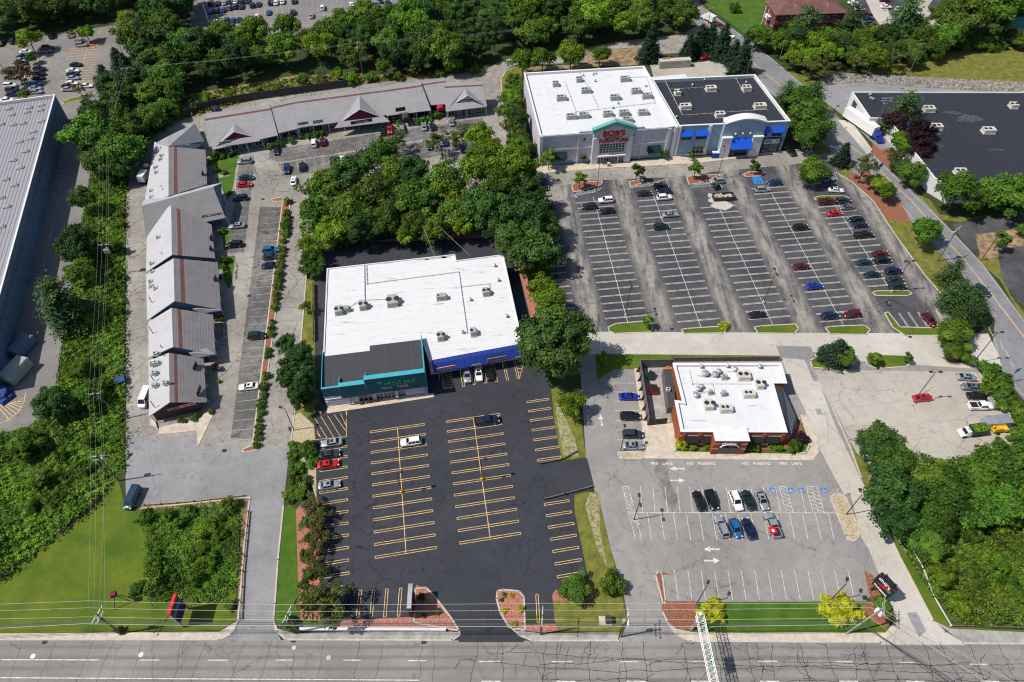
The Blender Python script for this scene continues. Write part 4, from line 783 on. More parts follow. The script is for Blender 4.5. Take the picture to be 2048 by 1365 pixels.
# front block: higher dark roof, stepped teal parapet
fb = MB(); hF = 6.4
WL = Wall(ts, b0, b1); Lf = WL.L
ins_ = lambda a, d: WL.P(a, 0, -d)[:2]
build('front_block', MB().prism([ins_(.25, .25), ins_(Lf-.25, .25), ins_(Lf-.25, back-.1), ins_(.25, back-.1)], 0, 5.75), M['white_wall'], ts)
build('front_roof', MB().prism([ins_(.25, .3), ins_(Lf-.25, .3), ins_(Lf-.25, back+.4), ins_(Lf*.47, back+.4), ins_(Lf*.47, back-1.2), ins_(.25, back-1.2)], 5.75, 5.9), M['roof_grey'], ts)
q1, q2 = Lf*.17, Lf*.42
def zat(u, v): return WL.at(u, v)[1]
z1, z2, z3 = 6.6, 7.5, 8.9
WL.part('teal_parapet', 'blue_siding', [(0, 3.4, q1, z1)], -.25, .02); WL.part('teal_parapet', 'blue_siding', [(q1, 3.2, q2, z2)], -.25, .75); WL.part('teal_parapet', 'blue_siding', [(q2, 3.5, Lf, z3)], -.25, .75)
WL.part('parapet_trim', 'teal', [(0, z1, q1, z1+.16)], -.35, .12); WL.part('parapet_trim', 'teal', [(q1, z2, q2-.1, z2+.16)], -.35, .85); WL.part('parapet_trim', 'teal', [(q2, z3, Lf, z3+.16)], -.35, .85)
def sidewall(a, z0, zf, zb_, d0, d1, m, th=.22, name='side_parapet'):
    Pp = WL.P; build(name, MB().hexa([Pp(a, z0, d0), Pp(a, z0, d1), Pp(a, zb_, d1), Pp(a, zf, d0)], [Pp(a+th, z0, d0), Pp(a+th, z0, d1), Pp(a+th, zb_, d1), Pp(a+th, zf, d0)]), M[m], ts)
sidewall(-.02, 0, z1+.1, 6.3, .02, -back-.5, 'teal', .13); sidewall(Lf-.18, 0, z3+.16, 6.6, .75, -back-1.2, 'teal', .26)
sidewall(q1-.05, 5.7, z2+.16, 6.5, .8, -3.0, 'teal', .16); sidewall(q2-.05, 5.7, z3+.16, 6.6, .8, -3.2, 'teal', .25)
WL.part('shop_front_wall', 'lilac_wall', [(0.05, 0, Lf-.05, 3.4)], 0, .05); WL.part('band', 'white_trim', [(0.1, 2.6, q1-.1, 2.75), (0.1, 1.7, q1-.1, 1.85), (q1+2, 2.95, q1+9, 3.15), (q1+9, 3.25, Lf-.2, 3.5)], .05, .2)
for a0, a1 in ((.32, .46), (.49, .68), (.71, .785)): WL.window((Lf*a0, .25, Lf*a1, 2.4), 3 if a1-a0 < .18 else 5, 1, 'glass', 'white_trim', name='shop_window', d=.09)
WL.part('pillar', 'white_wall', [(q1+1.2, 0, q1+1.6, 3.1)], .3, .7); WL.part('pillar', 'white_wall', [(Lf*.69, 0, Lf*.71, 3.2)], .3, .7); WL.part('pillar', 'blue_wall', [(Lf-.6, 0, Lf-.1, 3.4)], .3, .7)
WL.text('TeddyLand', Lf*.72, 6.55, 2.0, 'sign_green', .84, ts, .95, .06, .05); WL.text('Thrift', Lf*.77, 5.1, 1.15, 'sign_pink', .84, ts, 1.0, .06, .03); WL.text('TRENDY', Lf*.62, 5.1, .6, 'sign_white', .84, ts, 1.0, .04)
# blue canopy over the side shops
cA = g(862, 722, hT-.2)[:2]; cB = P2(1047, 688, hT-.2); WC = Wall(ts, cA, cB); Lc = WC.L
mb = MB().hexa([WC.P(.2, 5.3, .02), WC.P(Lc, 5.3, .02), WC.P(Lc, 5.3, .3), WC.P(.2, 5.3, .3)], [WC.P(.2, 5.35, .02), WC.P(Lc, 5.35, .02), WC.P(Lc, 5.35, .3), WC.P(.2, 5.35, .3)])
mb = MB().hexa([WC.P(.2, 3.2, .05), WC.P(Lc, 3.2, .05), WC.P(Lc, 3.2, 2.3), WC.P(.2, 3.2, 2.3)], [WC.P(.2, 5.5, .05), WC.P(Lc, 5.5, .05), WC.P(Lc, 5.0, .9), WC.P(.2, 5.0, .9)])
build('blue_canopy', mb, M['royal'], ts); WC.part('shop_front_wall', 'blue_siding', [(.1, 0, Lc-.05, 3.15)], 0, .04)
for a0 in (1.2, 5, 9, 13.2, 17.5): WC.window((a0, .5, a0+2.7, 2.6), 2, 1, 'glass', 'white_trim', name='shop_window', d=.08)
for a0, s_, w_, m_, tm in ((1.0, 'HOUSE & FLOWERS', 4.4, 'sign_pink', 'sign_navy'), (13.0, 'CASH & LOANS', 4.7, 'sign_ochre', 'dark_metal')):
    zz = 3.9; o = WC.part('sign_board', m_, [(a0, zz-.1, a0+w_, zz+.85)], 2.15, 2.3); WC.text(s_, a0+w_/2, zz+.38, .5, tm, 2.34, o, 1.0, .01)
for a0 in (9.2, 20): WC.part('sign_board', 'cabinet', [(a0, 3.3, a0+2.3, 3.7)], 2.3, 2.42)
for q in range(5): WC.part('post', 'blue_wall', [(1.2+q*5.2, 0, 1.35+q*5.2, 3.2)], 2.0, 2.15)
for (u, v, r1, r2) in ((1420, 752, 3.0, 1.2), (1408, 786, 2.2, 2.0), (1470, 745, 4.5, .7), (1500, 805, 1.6, .5), (1400, 830, 3.5, .4)):
    pass
rzT = ang(b0, b1); zr = hT-.25
for u, v, l, w, f in ((785, 603, 2.6, 3.2, 2), (726, 612, 1.6, 2.2, 2), (678, 622, 1.8, 2.2, 2), (693, 619, 1.2, 1.2, 0), (883, 595, 2.4, 1.3, 1), (972, 585, 1.6, 1.9, 2), (881, 674, 1.4, 2.0, 2), (947, 665, 1.4, 1.7, 1)): hvac(ts, u, v, zr, rzT, l, w, 1.5, 'cabinet', f)
for u, v in ((989, 532), (996, 561), (940, 600), (1013, 633), (925, 665)): vent(ts, u, v, zr, .28)
for (u, v, a_, b_) in ((875, 517, 4.2, .5), (846, 520, 2.2, .4), (893, 515, 1.6, .7), (775, 527, 2.0, .3), (745, 722, 3.2, .25), (735, 712, 2.6, .2), (880, 608, 1.8, .35), (950, 675, 1.4, .5)):
    x, y, _ = g(u, v, zr); w_ = R(9); q_ = [(x+a_*math.cos(k)*rr.uniform(.5, 1), y+b_*math.sin(k)*rr.uniform(.5, 1)) for k in np.linspace(0, 6, 14)]; q_ = [(x+(p-x)*math.cos(w_)-(q-y)*math.sin(w_), y+(p-x)*math.sin(w_)+(q-y)*math.cos(w_)) for p, q in q_]; build('roof_stain', MB().prism(q_, zr+.004, zr+.012), M['dirt_film'], ts)
pipe_run(ts, [(729, 530), (730, 605)], zr, 'steel', .09); pipe_run(ts, [(733, 530), (735, 569), (918, 545), (935, 668)], zr, 'steel', .07); pipe_run(ts, [(924, 575), (979, 569), (980, 585)], zr); pipe_run(ts, [(700, 615), (720, 602), (770, 600)], zr)
# ---- restaurant (white roof, brick) ----
hC = 5.2; cp = [P2(*p, hC) for p in ((1346, 728), (1562, 727), (1573, 767), (1546, 767), (1574, 865), (1362, 864), (1350, 802), (1365, 804))]
cr = flat_building('restaurant', 'red brick restaurant with white flat roof crowded with air handlers', cp, hC, M['brick'], M['roof_white'], .5, .55, M['white_trim'])
W = Wall(cr, cp[5], cp[4]); L = W.L
W.part('stone_band', 'stone', [(0.02, 3.6, L*.33, 3.78), (L*.62, 3.6, L, 3.78)], 0, .12); W.part('stone_base', 'stone', [(0.02, 0, L*.33, .8), (L*.62, 0, L, .8)], 0, .12)
for q in (.02, .17, .30, .62, .785, .96): W.part('brick_pier', 'brick', [(L*q, 0, L*q+.75, 4.6)], 0, .3)
for q in (.045, .19, .655, .81): W.window((L*q+.45, .9, L*q+3.0, 3.0), 3, 1, 'glass', 'dark_metal'); W.awning(L*q+.35, L*q+3.1, 2.3, 3.8, 1.1, 'black_plastic')
ent = Wall(cr, cp[5], cp[4], 2.4); e0, e1 = L*.355, L*.56; mb = MB()
for a in (e0-1.2, e1): mb.wall(W.p0, W.p1, a, a+1.3, 0, 5.6, -.2, 2.5)
build('entrance_pier', mb, M['brick'], cr); build('entrance_roof', MB().wall(W.p0, W.p1, e0-1.35, e1+1.45, 5.6, 5.75, -1.2, 2.65), M['white_trim'], cr)
ent.part('stone_band', 'stone', [(e0-1.2, 2.2, e0+.1, 2.4), (e1, 2.2, e1+1.3, 2.4), (e0-1.2, 4.2, e0+.1, 4.4), (e1, 4.2, e1+1.3, 4.4)], 0, .16)
ent.part('fascia', 'brick', [(e0+.12, 3.9, e1-.02, 5.55)], -.4, .0); ent.window((e0+.15, .05, e1-.05, 2.7), 4, 1, 'glass', 'dark_metal', name='entrance_doors', d=-.35)
ac = (e0+e1)/2; mb = MB()
for i in range(12):
    t0, t1 = math.pi*i/12, math.pi*(i+1)/12; rr_ = (e1-e0)/2-.25; f = lambda t, r: ent.P(ac+r*math.cos(t), 3.0+r*.62*math.sin(t), .12)
    mb.hexa([f(t0, rr_-.22), f(t1, rr_-.22), f(t1, rr_), f(t0, rr_)], [ent.P(0, 0, 0)[:0] or (p[0]+ent.n.x*.2, p[1]+ent.n.y*.2, p[2]) for p in (f(t0, rr_-.22), f(t1, rr_-.22), f(t1, rr_), f(t0, rr_))])
build('entrance_arch', mb, M['white_trim'], cr)
ent.text("chili's", ac-.35, 4.35, 1.35, 'sign_white', .16, cr, 1.1, .05, .02)
def pepper(t, fn, L_=1.9, red='sign_red', green='sign_green'):
    """curved red pepper with a green cap; fn(a, z) -> point on the sign face"""
    n = 10; mb = MB(); up = []; lo = []
    for i in range(n+1):
        s = i/n; x = -L_/2+L_*s; c = -.25*math.cos(s*math.pi*.9); r = .30*math.sin(math.pi*min(1, .08+s*.8))**.8*(.2+s) if s < 1 else .2
        up.append((x, c+r)); lo.append((x, c-r))
    out = up+lo[::-1]; mb.hexa([fn(a, z, .0) for a, z in out], [fn(a, z, .12) for a, z in out]); build('pepper_emblem', mb, M[red], t)
    mb = MB(); pts = [(L_/2-.1+.32*math.cos(k*.63)*(1 if k % 2 else .55), .2+.38*math.sin(k*.63)*(1 if k % 2 else .55)) for k in range(10)]
    mb.hexa([fn(a, z, .02) for a, z in pts], [fn(a, z, .16) for a, z in pts]); build('pepper_stem', mb, M[green], t)
pepper(cr, lambda a, z, d: ent.P(ac+.55+a, 3.75+z, .15+d))
# dark shingled dining wing on the right
for (u, v, a_, b_) in ((1420, 752, 3.2, 1.0), (1400, 784, 1.8, 1.5), (1470, 744, 3.5, .4), (1505, 812, 1.5, .25), (1398, 842, 2.6, .25)):
    x, y, _ = g(u, v, hC-.5); build('roof_stain', MB().prism([(x+a_*math.cos(k)*rr.uniform(.4, 1), y+b_*math.sin(k)*rr.uniform(.4, 1)) for k in np.linspace(0, 6, 14)], hC-.496, hC-.488), M['dirt_film'], cr)
w_ = [g(*p) for p in ((1547, 769, 5.0), (1566, 777, 3.2), (1591, 834, 3.0), (1582, 873, 3.0), (1568, 864, 4.9))]
mb = MB().hexa([(p[0], p[1], 0) for p in w_], w_); build('dining_wing', MB().hexa([(p[0]*1+0, p[1], 0) for p in w_], [(p[0], p[1], p[2]-.06) for p in w_]), M['brick'], cr)
mb = MB().hexa([(p[0], p[1], p[2]-.05) for p in w_], [(p[0], p[1], p[2]+.08) for p in w_]); build('shingled_roof', mb, M['shingle_dark'], cr)
zr = hC-.5
for u, v, l, w, f, r_ in ((1487, 752, 3.2, 2.6, 2, 0), (1519, 769, 1.7, 2.6, 2, 0), (1498, 789, 2.9, 1.8, 2, 0), (1417, 810, 2.0, 2.8, 2, 0), (1452, 818, 3.0, 1.9, 2, 0), (1449, 755, 1.2, .8, 1, 0), (1447, 787, .9, 1.1, 0, 0), (1420, 785, .7, .8, 0, 0)): hvac(cr, u, v, zr, R(0), l*.85, w*.85, 1.4, 'cabinet_beige' if l > 1.5 else 'cabinet', f)
for u, v, r_ in ((1410, 749, .55), (1430, 751, .5), (1437, 745, .4), (1470, 741, .35), (1396, 780, .4), (1391, 792, .45), (1402, 775, .35), (1519, 735, .3), (1402, 735, .25), (1454, 734, .25)): vent(cr, u, v, zr, r_, .8)
pipe_run(cr, [(1378, 742), (1385, 769), (1500, 769)], zr, 'cabinet_beige', .05); pipe_run(cr, [(1425, 770), (1429, 790)], zr, 'cabinet_beige', .05)
# service yard walls
yd = thing('service_yard_enclosure', 'tall grey board enclosure around bins on the left of the restaurant', 'enclosure', g(1300, 790)); H_ = 3.0
YP = [(1284, 722), (1302, 848), (1338, 845)]
top = [g(1281, 720, H_), g(1299, 835, H_)]
pa, pb, pc = P2(1281, 720, H_), P2(1299, 837, H_), P2(1337, 833, H_); pd = P2(1348, 719, H_); pe = P2(1430, 719, 2.2)
mb = MB().wall(pa, pb, 0, math.dist(pa, pb), 0, H_, -.08, .08); build('side_board_wall', mb, M['fence_wood'], yd)
build('gate', MB().wall(pb, pc, .1, math.dist(pb, pc), 0, 2.3, -.06, .06), M['fence_dark'], yd); build('rear_board_wall', MB().wall(pa, pd, .1, math.dist(pa, pd), 0, H_, -.08, .08), M['fence_wood'], yd)
for i in range(6):
    t = (i+.5)/6; x, y = pa[0]+(pb[0]-pa[0])*t, pa[1]+(pb[1]-pa[1])*t; build('buttress', MB().hexa([(x-.9, y-.1, 0), (x-.1, y-.1, 0), (x-.1, y+.1, 0), (x-.9, y+.1, 0)], [(x-.2, y-.1, 2.6), (x-.1, y-.1, 2.6), (x-.1, y+.1, 2.6), (x-.2, y+.1, 2.6)]), M['fence_dark'], yd)
sheet('yard_slab', [(1287, 738), (1302, 846), (1340, 846), (1345, 735)], .11, M['conc2'])
bs = thing('service_lean_to', 'low dark roofed lean-to between bin yard and restaurant wall', 'lean-to', g(1335, 790)); q_ = [P2(*p, 2.6) for p in ((1326, 738), (1345, 738), (1352, 814), (1336, 815))]
build('wall', MB().prism(q_, 0, 2.6), M['fence_wood'], bs); build('roof', MB().prism(inset(q_, .12), 2.6, 2.68), M['roof_grey'], bs)
fe = thing('board_fence', 'low brown board fence behind the restaurant along the grass strip', 'fence', g(1450, 722)); fa, fb_ = g(1345, 724)[:2], g(1556, 722)[:2]
build('rail', MB().wall(fa, fb_, 0, math.dist(fa, fb_), .2, 1.6, -.05, .05), M['fence_wood'], fe)
for i in range(9): t = i/8; build('post', MB().box(fa[0]+(fb_[0]-fa[0])*t, fa[1]+(fb_[1]-fa[1])*t+.12, 0, .14, .14, 1.8), M['fence_dark'], fe)
# ---- left warehouse ----
hW = 9.3; A_ = P2(110, 190, hW); B_ = P2(0, 589, hW); dv = Vector((B_[0]-A_[0], B_[1]-A_[1])).normalized(); Bq = (A_[0]+dv.x*123, A_[1]+dv.y*123); tv = Vector(g(0, 205, hW)[:2])-Vector(A_); tv.normalize()
wh = flat_building('warehouse', 'long grey warehouse with ribbed metal roof and dark blue side wall', [A_, Bq, (Bq[0]+tv.x*70, Bq[1]+tv.y*70), (A_[0]+tv.x*70, A_[1]+tv.y*70)], hW, M['slate_blue'], M['ribbed'], .9, .3, M['white_trim'])
for u, v in ((17, 217), (23, 229), (58, 215), (53, 224), (82, 210), (80, 220), (2, 248), (25, 249), (45, 246), (81, 242), (65, 263), (60, 277), (39, 283), (51, 302), (26, 320), (40, 335), (11, 358), (28, 370), (2, 395), (13, 413), (2, 453)):
    x, y, _ = g(u, v, hW-.6); s_ = build('skylight_dome', MB().box(x, y, hW-.95, 1.9, 1.3, hW-.6, .3).box(x, y, hW-.6, 1.7, 1.1, hW-.3, .3, taper=.6), M['cabinet'], wh)
WW = Wall(wh, Bq, A_)
for q in (14, 34, 52, 75, 98): WW.part('loading_door', 'slate_blue', [(q, 1.2, q+3, 4.4)], 0, .08)
WW.part('wall_stripe', 'fence_dark', [(1, 6.9, WW.L-1, 7.05)], 0, .04); WW.part('wall_stripe', 'fence_dark', [(1, 6.1, WW.L-1, 6.2)], 0, .04)
for u, v, l, w, h_, lab in ((40, 750, 3.2, 6.5, 3.2, 'pale box container parked in the warehouse shade nearest the blue tarpaulin'), (50, 700, 3, 6, 2.6, 'dusky box container behind the first beside the warehouse wall'), (15, 745, 3, 4, 2.6, 'small covered load against the warehouse wall')):
    x, y, _ = g(u, v); t = thing('storage_container', lab, 'container', (x, y, 0)); build('shell', MB().box(x, y, .3, l, w, h_, -.25).box(x, y, h_, l-.3, w-.3, h_+.15, -.25), M['slate_blue' if h_ < 3 else 'cabinet'], t); build('skid', MB().box(x, y, 0, l-.4, w-.4, .3, -.25), M['fence_dark'], t)
x, y, _ = g(12, 795); t = thing('tarpaulin_pile', 'blue crumpled tarpaulin pile at the warehouse corner by yellow hatching', 'tarpaulin', (x, y, 0))
mb = MB(); 
for i in range(9): mb.box(x+rr.uniform(-4, 1), y+rr.uniform(-.5, 2.5), 0, rr.uniform(2, 4), rr.uniform(1.5, 3), rr.uniform(.5, 1.8), rr.uniform(0, 3), taper=.7)
build('sheet', mb, M['dumpster_blue'], t)
# ---- right warehouse ----
hR = 5.2; A_ = P2(1704, 185, hR); Bn = P2(1740, 237, hR); Cn = P2(1776, 238, hR); Dn = P2(1869, 357, hR); En = P2(1907, 379, hR); Fn = P2(2060, 381, hR)
rw = flat_building('flat_warehouse', 'low white walled warehouse with a vast black roof', [A_, Bn, Cn, Dn, En, (Fn[0]+30, Fn[1]), (Fn[0]+55, A_[1])], hR, M['white_wall'], M['roof_black'], .3, .3, M['white_trim'])
zr = hR-.3
for u, v, l in ((1858, 219, 3.4), (1873, 255, 3.4), (1977, 262, 3.8), (2027, 212, 2.4), (1921, 345, 3.4)): hvac(rw, u, v, zr, 0, l, 2.4, 1.5, 'cabinet_beige', 2)
for u, v in ((1746, 199), (1740, 190), (1742, 197), (1845, 228)): vent(rw, u, v, zr, .4, .5)
for (u, v, a_, b_) in ((1935, 238, 7, 3.5), (1905, 226, 4, 1.8), (1872, 268, 3, 1.2), (1880, 292, 2.5, .8), (1995, 300, 4, .7)):
    x, y, _ = g(u, v, zr); build('roof_stain', MB().prism([(x+a_*math.cos(k)*rr.uniform(.35, 1), y+b_*math.sin(k)*rr.uniform(.35, 1)) for k in np.linspace(0, 6.1, 22)], zr+.004, zr+.012), M['ponding_film'], rw)
W3 = Wall(rw, A_, Bn); W3.part('dock_door', 'fence_dark', [(3, 1.1, 6.2, 4.2)], 0, .06); W4 = Wall(rw, Bn, Cn); W4.window((2, 1.2, 4, 3), 2, 1); W4.part('door', 'fence_dark', [(4.6, .05, 5.6, 2.2)], 0, .05)
# ---- apartment block ----
hA = 8.2; a0, a1 = P2(1551, 31, hA), P2(1696, 26, hA); dA = Vector((a1[0]-a0[0], a1[1]-a0[1])).normalized(); nA = Vector((-dA.y, dA.x)); q3 = (a1[0]+nA.x*14, a1[1]+nA.y*14); q4 = (a0[0]+nA.x*14, a0[1]+nA.y*14); oa = inset([a0, a1, q3, q4], .7)
ap = thing('apartment_building', 'two storey brick apartment building with red brown hipped roof and white balconies', 'building', (*a0, 0)); build('wall', MB().prism(oa, 0, hA-.2), M['brick_old'], ap)
rd = [(a0[0]+dA.x*7+nA.x*7, a0[1]+dA.y*7+nA.y*7, hA+2.6), (a1[0]-dA.x*7+nA.x*7, a1[1]-dA.y*7+nA.y*7, hA+2.6)]; mb = MB()
C4 = [(*p, hA) for p in (a0, a1, q3, q4)]; mb.face([C4[0], C4[1], rd[1], rd[0]]).face([C4[1], C4[2], rd[1]]).face([C4[2], C4[3], rd[0], rd[1]]).face([C4[3], C4[0], rd[0]]); mb.hexa([(p[0], p[1], hA-.25) for p in C4], [(p[0], p[1], hA-.02) for p in C4]); build('roof', mb, M['shingle_brown'], ap)
WA = Wall(ap, oa[0], oa[1]); WA.part('belt_roof', 'shingle_brown', [(0, 4.3, WA.L*.42, 5.3), (WA.L*.62, 4.3, WA.L, 5.3)], 0, .5)
for q in (3, 7.6, 16.5, 20, 24): WA.window((q, 1.2, q+1.4, 3.2), 1, 2); WA.window((q, 5.6, q+1.8, 7), 2, 1)
for q in (10.2, 13.6): WA.part('balcony_column', 'white_trim', [(q, 0, q+.3, 7.6)], 1.6, 1.9)
WA.part('balcony', 'white_trim', [(10.2, 5.2, 13.9, 5.4), (10.2, 6.1, 13.9, 6.2), (10.2, 2.5, 13.9, 2.7), (10.2, 3.4, 13.9, 3.5)], .02, 1.7)
WB = Wall(ap, oa[3], oa[0])
for q in (5, 8.5): WB.part('balcony_column', 'white_trim', [(q, 0, q+.3, 8.6)], 1.6, 1.9)
WB.part('balcony', 'white_trim', [(5, 4.4, 8.8, 4.6), (5, 5.3, 8.8, 5.4)], .02, 1.7); WB.window((1, 1, 3, 3), 2, 1); WB.window((10, 1, 12, 3), 2, 1)
for q in (.3, .5, .75): x, y = a0[0]+(a1[0]-a0[0])*q+nA.x*4, a0[1]+(a1[1]-a0[1])*q+nA.y*4; build('roof_vent', MB().lathe([(.15, 0), (.15, .8)], x, y, hA+1.2, 8), M['sign_white'], ap)
build('chimney_pot', MB().lathe([(.2, 0), (.2, .7)], rd[0][0], rd[0][1], hA+2.4, 8), M['steel'], ap)
ph = thing('house', 'small house with pale blue roof glimpsed beyond the trees at the far right', 'house', g(2035, 40)); x, y, _ = g(2040, 42, 4); build('wall', MB().box(x+4, y, 0, 16, 8, 3.4), M['white_wall'], ph); build('roof', MB().hexa([(x-5, y-5, 3.4), (x+13, y-5, 3.4), (x+13, y+5, 3.4), (x-5, y+5, 3.4)], [(x-5, y-.1, 5.6), (x+13, y-.1, 5.6), (x+13, y+.1, 5.6), (x-5, y+.1, 5.6)]), M['green_trim'], ph)
# ================= STRIP MALLS =================
def gable_seg(t, rid, eL, eR, zr, ze, wing=False, overhang=1.7, stripe=(.14, .23)):
    """one stretch of the west row: white west slope, grey shingled east slope with a red band, walls, gable ends"""
    (ra, rb), (la, lb), (ea, eb) = rid, eL, eR
    RA, RB, LA, LB, EA, EB = g(*ra, zr), g(*rb, zr), g(*la, ze), g(*lb, ze), g(*ea, ze), g(*eb, ze)
    mix = lambda p, q, f: tuple(p[i]+(q[i]-p[i])*f for i in range(3))
    build('membrane_roof_slope', MB().roofslab([LA, RA, RB, LB][::-1], .22), M['roof_white_grey'], t)
    s0, s1 = stripe
    o = build('shingled_roof_slope', MB().roofslab([RA, mix(RA, EA, s0), mix(RB, EB, s0), RB][::-1], .2).roofslab([mix(RA, EA, s1), EA, EB, mix(RB, EB, s1)][::-1], .2), M['shingle'], t)
    build('red_shingle_band', MB().roofslab([mix(RA, EA, s0), mix(RA, EA, s1), mix(RB, EB, s1), mix(RB, EB, s0)][::-1], .2), M['red_stripe'], o)
    lo = lambda p, z: (p[0], p[1], z); iL = .45
    wa, wb, xa, xb = mix(LA, EA, .05), mix(LB, EB, .05), mix(LA, EA, .84), mix(LB, EB, .84)
    for nm, (l, r_, rd_) in (('north', (wa, xa, RA)), ('south', (wb, xb, RB))):
        pass
    sh = .3
    def inn(p, q, f): return mix(p, q, f)
    a_, b_ = .04, .96
    A1, A2, A3 = inn(wa, wb, a_), inn(RA, RB, a_), inn(xa, xb, a_); B1, B2, B3 = inn(wa, wb, b_), inn(RA, RB, b_), inn(xa, xb, b_)
    build('wall', MB().hexa([lo(A1, 0), lo(B1, 0), lo(B3, 0), lo(A3, 0)], [lo(A1, ze-.15), lo(B1, ze-.15), lo(B3, ze-.1), lo(A3, ze-.1)]), M['brick_dark'], t)
    for X1, X2, X3, sg in ((A1, A2, A3, 0), (B1, B2, B3, 1)):
        d = .02 if sg else -.02; Y = [mix(X1, (B1 if not sg else A1), .01), 0]
        nv_ = Vector((B2[0]-A2[0], B2[1]-A2[1], 0)).normalized()*.25*(-1 if sg else 1)
        pts = [lo(X1, ze-.2), lo(X3, ze-.2), (X3[0], X3[1], ze+.35), (X2[0], X2[1], zr-.28), (X1[0], X1[1], ze+.1)]
        build('gable_wall', MB().hexa(pts, [(p[0]+nv_.x, p[1]+nv_.y, p[2]) for p in pts]), M['slate_blue' if wing else 'brick_dark'], t)
    n = max(2, int(math.dist(EA, EB)/4.5))
    for i in range(n):
        p = mix(mix(EA, EB, (i+.5)/n), mix(RA, RB, (i+.5)/n), .05); build('canopy_post', MB().box(p[0], p[1], 0, .18, .18, ze-.1), M['white_trim'], t)
    q0, q1 = A3, B3; d = (Vector(q1[:2])-Vector(q0[:2])); Wl = Wall(t, (q0[0], q0[1]), (q1[0], q1[1])); Wl = Wall(t, (q1[0], q1[1]), (q0[0], q0[1])); k = max(1, int(Wl.L/4))
    for i in range(k): Wl.window((Wl.L*(i+.2)/k, .5, Wl.L*(i+.8)/k, 2.6), 2, 1, 'glass', 'white_trim', name='shop_window')
M['roof_white_grey'] = striped('light_grey_roof_membrane', (.43, .42, .44), (.36, .355, .375), 2.0, R(0), .02, .8, .2, streak=.2)
wm = thing('shopping_row', 'row of gabled brick shops with grey shingled roofs stepping down toward the front drive', 'shops', (-80, 125, 0))
segs = [(((337, 293), (337, 392)), ((309, 284), (288, 410)), ((411, 300), (414, 369)), 7.0, 3.6, 1), (((342, 411), (344, 510)), ((294, 440), (292, 545)), ((423, 450), (430, 517)), 7.6, 3.6, 1),
        (((347, 517), (349, 602.5)), ((292, 550), (294, 641)), ((435, 525), (442, 620)), 8.2, 3.6, 1), (((343, 616), (346, 694)), ((297, 644), (297, 716)), ((426, 630), (431, 709)), 7.2, 3.3, 1),
        (((338, 706), (339, 805)), ((297, 722), (298, 833)), ((407, 717), (413, 805)), 6.2, 3.0, 0)]
for a in segs: gable_seg(wm, *a)
# cross gable (computer shop) and the corner roof
def roofpoly(t, faces, th=.2, m='shingle', name='roof_slope'):
    mb = MB()
    for f in faces: mb.roofslab([g(*p) for p in f], th)
    return build(name, mb, M[m], t)
rW, rE, SE, S2, SW, NE, NW = (283, 412, 8.3), (426, 374, 8.3), (451, 436, 3.4), (403, 446, 3.5), (292, 475, 3.6), (446, 365, 3.4), (288, 400, 5.0)
roofpoly(wm, [[SW, (403, 446, 3.5), SE, rE, rW]], .22, 'shingle', 'cross_gable_roof_slope'); roofpoly(wm, [[rW, rE, NE, NW]], .22, 'roof_white_grey', 'cross_gable_roof_slope')
p_ = [g(*q) for q in (rE, SE, NE)]; build('gable_wall', MB().face([(p_[0][0]-.5, p_[0][1], p_[0][2]-.3), (p_[2][0]-.6, p_[2][1]-.3, 3.3), (p_[1][0]-.6, p_[1][1]+.2, 3.3)][::-1]), M['slate_blue'], wm)
for u, v in ((447, 378), (450, 395), (452, 415), (453, 432)): x, y, _ = g(u, v, 3.2); build('canopy_post', MB().box(x-.2, y, 0, .2, .2, 3.2), M['white_trim'], wm)
q_ = [g(*p)[:2] for p in ((295, 410, 3.3), (440, 372, 3.3), (446, 430, 3.3), (298, 470, 3.3))]; build('wall', MB().prism(inset(q_, 1.0), 0, 3.3), M['slate_blue'], wm)
a, b = g(405, 438, 3.7), g(446, 430, 3.6); o = text('APEX Computers', ((a[0]+b[0])/2, (a[1]+b[1])/2-.15, 4.4), (R(90), 0, ang(a, b)), 1.25, M['black_plastic'], wm, .05, 'lettering', .62, .03)
roofpoly(wm, [[(337, 293, 7.2), (408, 287, 3.6), (391, 298, 3.4), (352, 291, 6)][::-1], [(309, 288, 3.6), (334, 274, 7.2), (337, 293, 7.2)][::-1], [(334, 274, 7.4), (390, 247, 7.8), (409, 283, 3.6), (337, 293, 7.2)][::-1]], .2, 'shingle2', 'corner_roof_slope')
q_ = [g(*p)[:2] for p in ((315, 290, 3), (342, 268, 3), (392, 245, 3), (404, 283, 3), (385, 296, 3), (340, 300, 3))]; build('corner_wall', MB().prism(inset(q_, .6), 0, 3.0), M['slate_blue'], wm)
# small dormer canopies on the east eave
for (a, b, c, d) in (((384, 618), (422, 607), (443, 621), (402, 628)), ((377, 706), (412, 696), (432, 709), (390, 717))):
    roofpoly(wm, [[(*a, 5.2), (*d, 3.6), (*c, 3.6), (*b, 4.6)]], .2, 'shingle2', 'entrance_hood')
for u, v, l in ((424, 478, 1.9), (423, 500, 1.5), (432, 560, 1.9), (392, 735, 2.2), (400, 784, 2.6), (407, 350, 1.5)):
    x, y, _ = g(u, v, 3.9); build('roof_sign', MB().box(x-.1, y, 3.7, .12, l, 5.0), M['dark_metal'], wm); build('sign_post', MB().box(x-.3, y, 3.6, .08, .08, 4.6), M['steel'], wm)
for u, v, f in ((323, 311, 1), (321, 318, 0), (291, 330, 1), (311, 334, 0), (313, 345, 2), (303, 382, 1), (303, 394, 2), (317, 475, 1), (304, 527, 1), (306, 543, 1), (302, 563, 2), (303, 572, 0), (312, 577, 1), (312, 707, 2), (305, 727, 1), (313, 725, 1), (309, 745, 2), (309, 769, 0), (331, 765, 1)):
    f_ = (u-292)/50; z = 3.4+max(0, min(1, f_))*3.6; hvac(wm, u, v, z-.1, .1, 1.05, .8, .9, 'cabinet', min(f, 1))
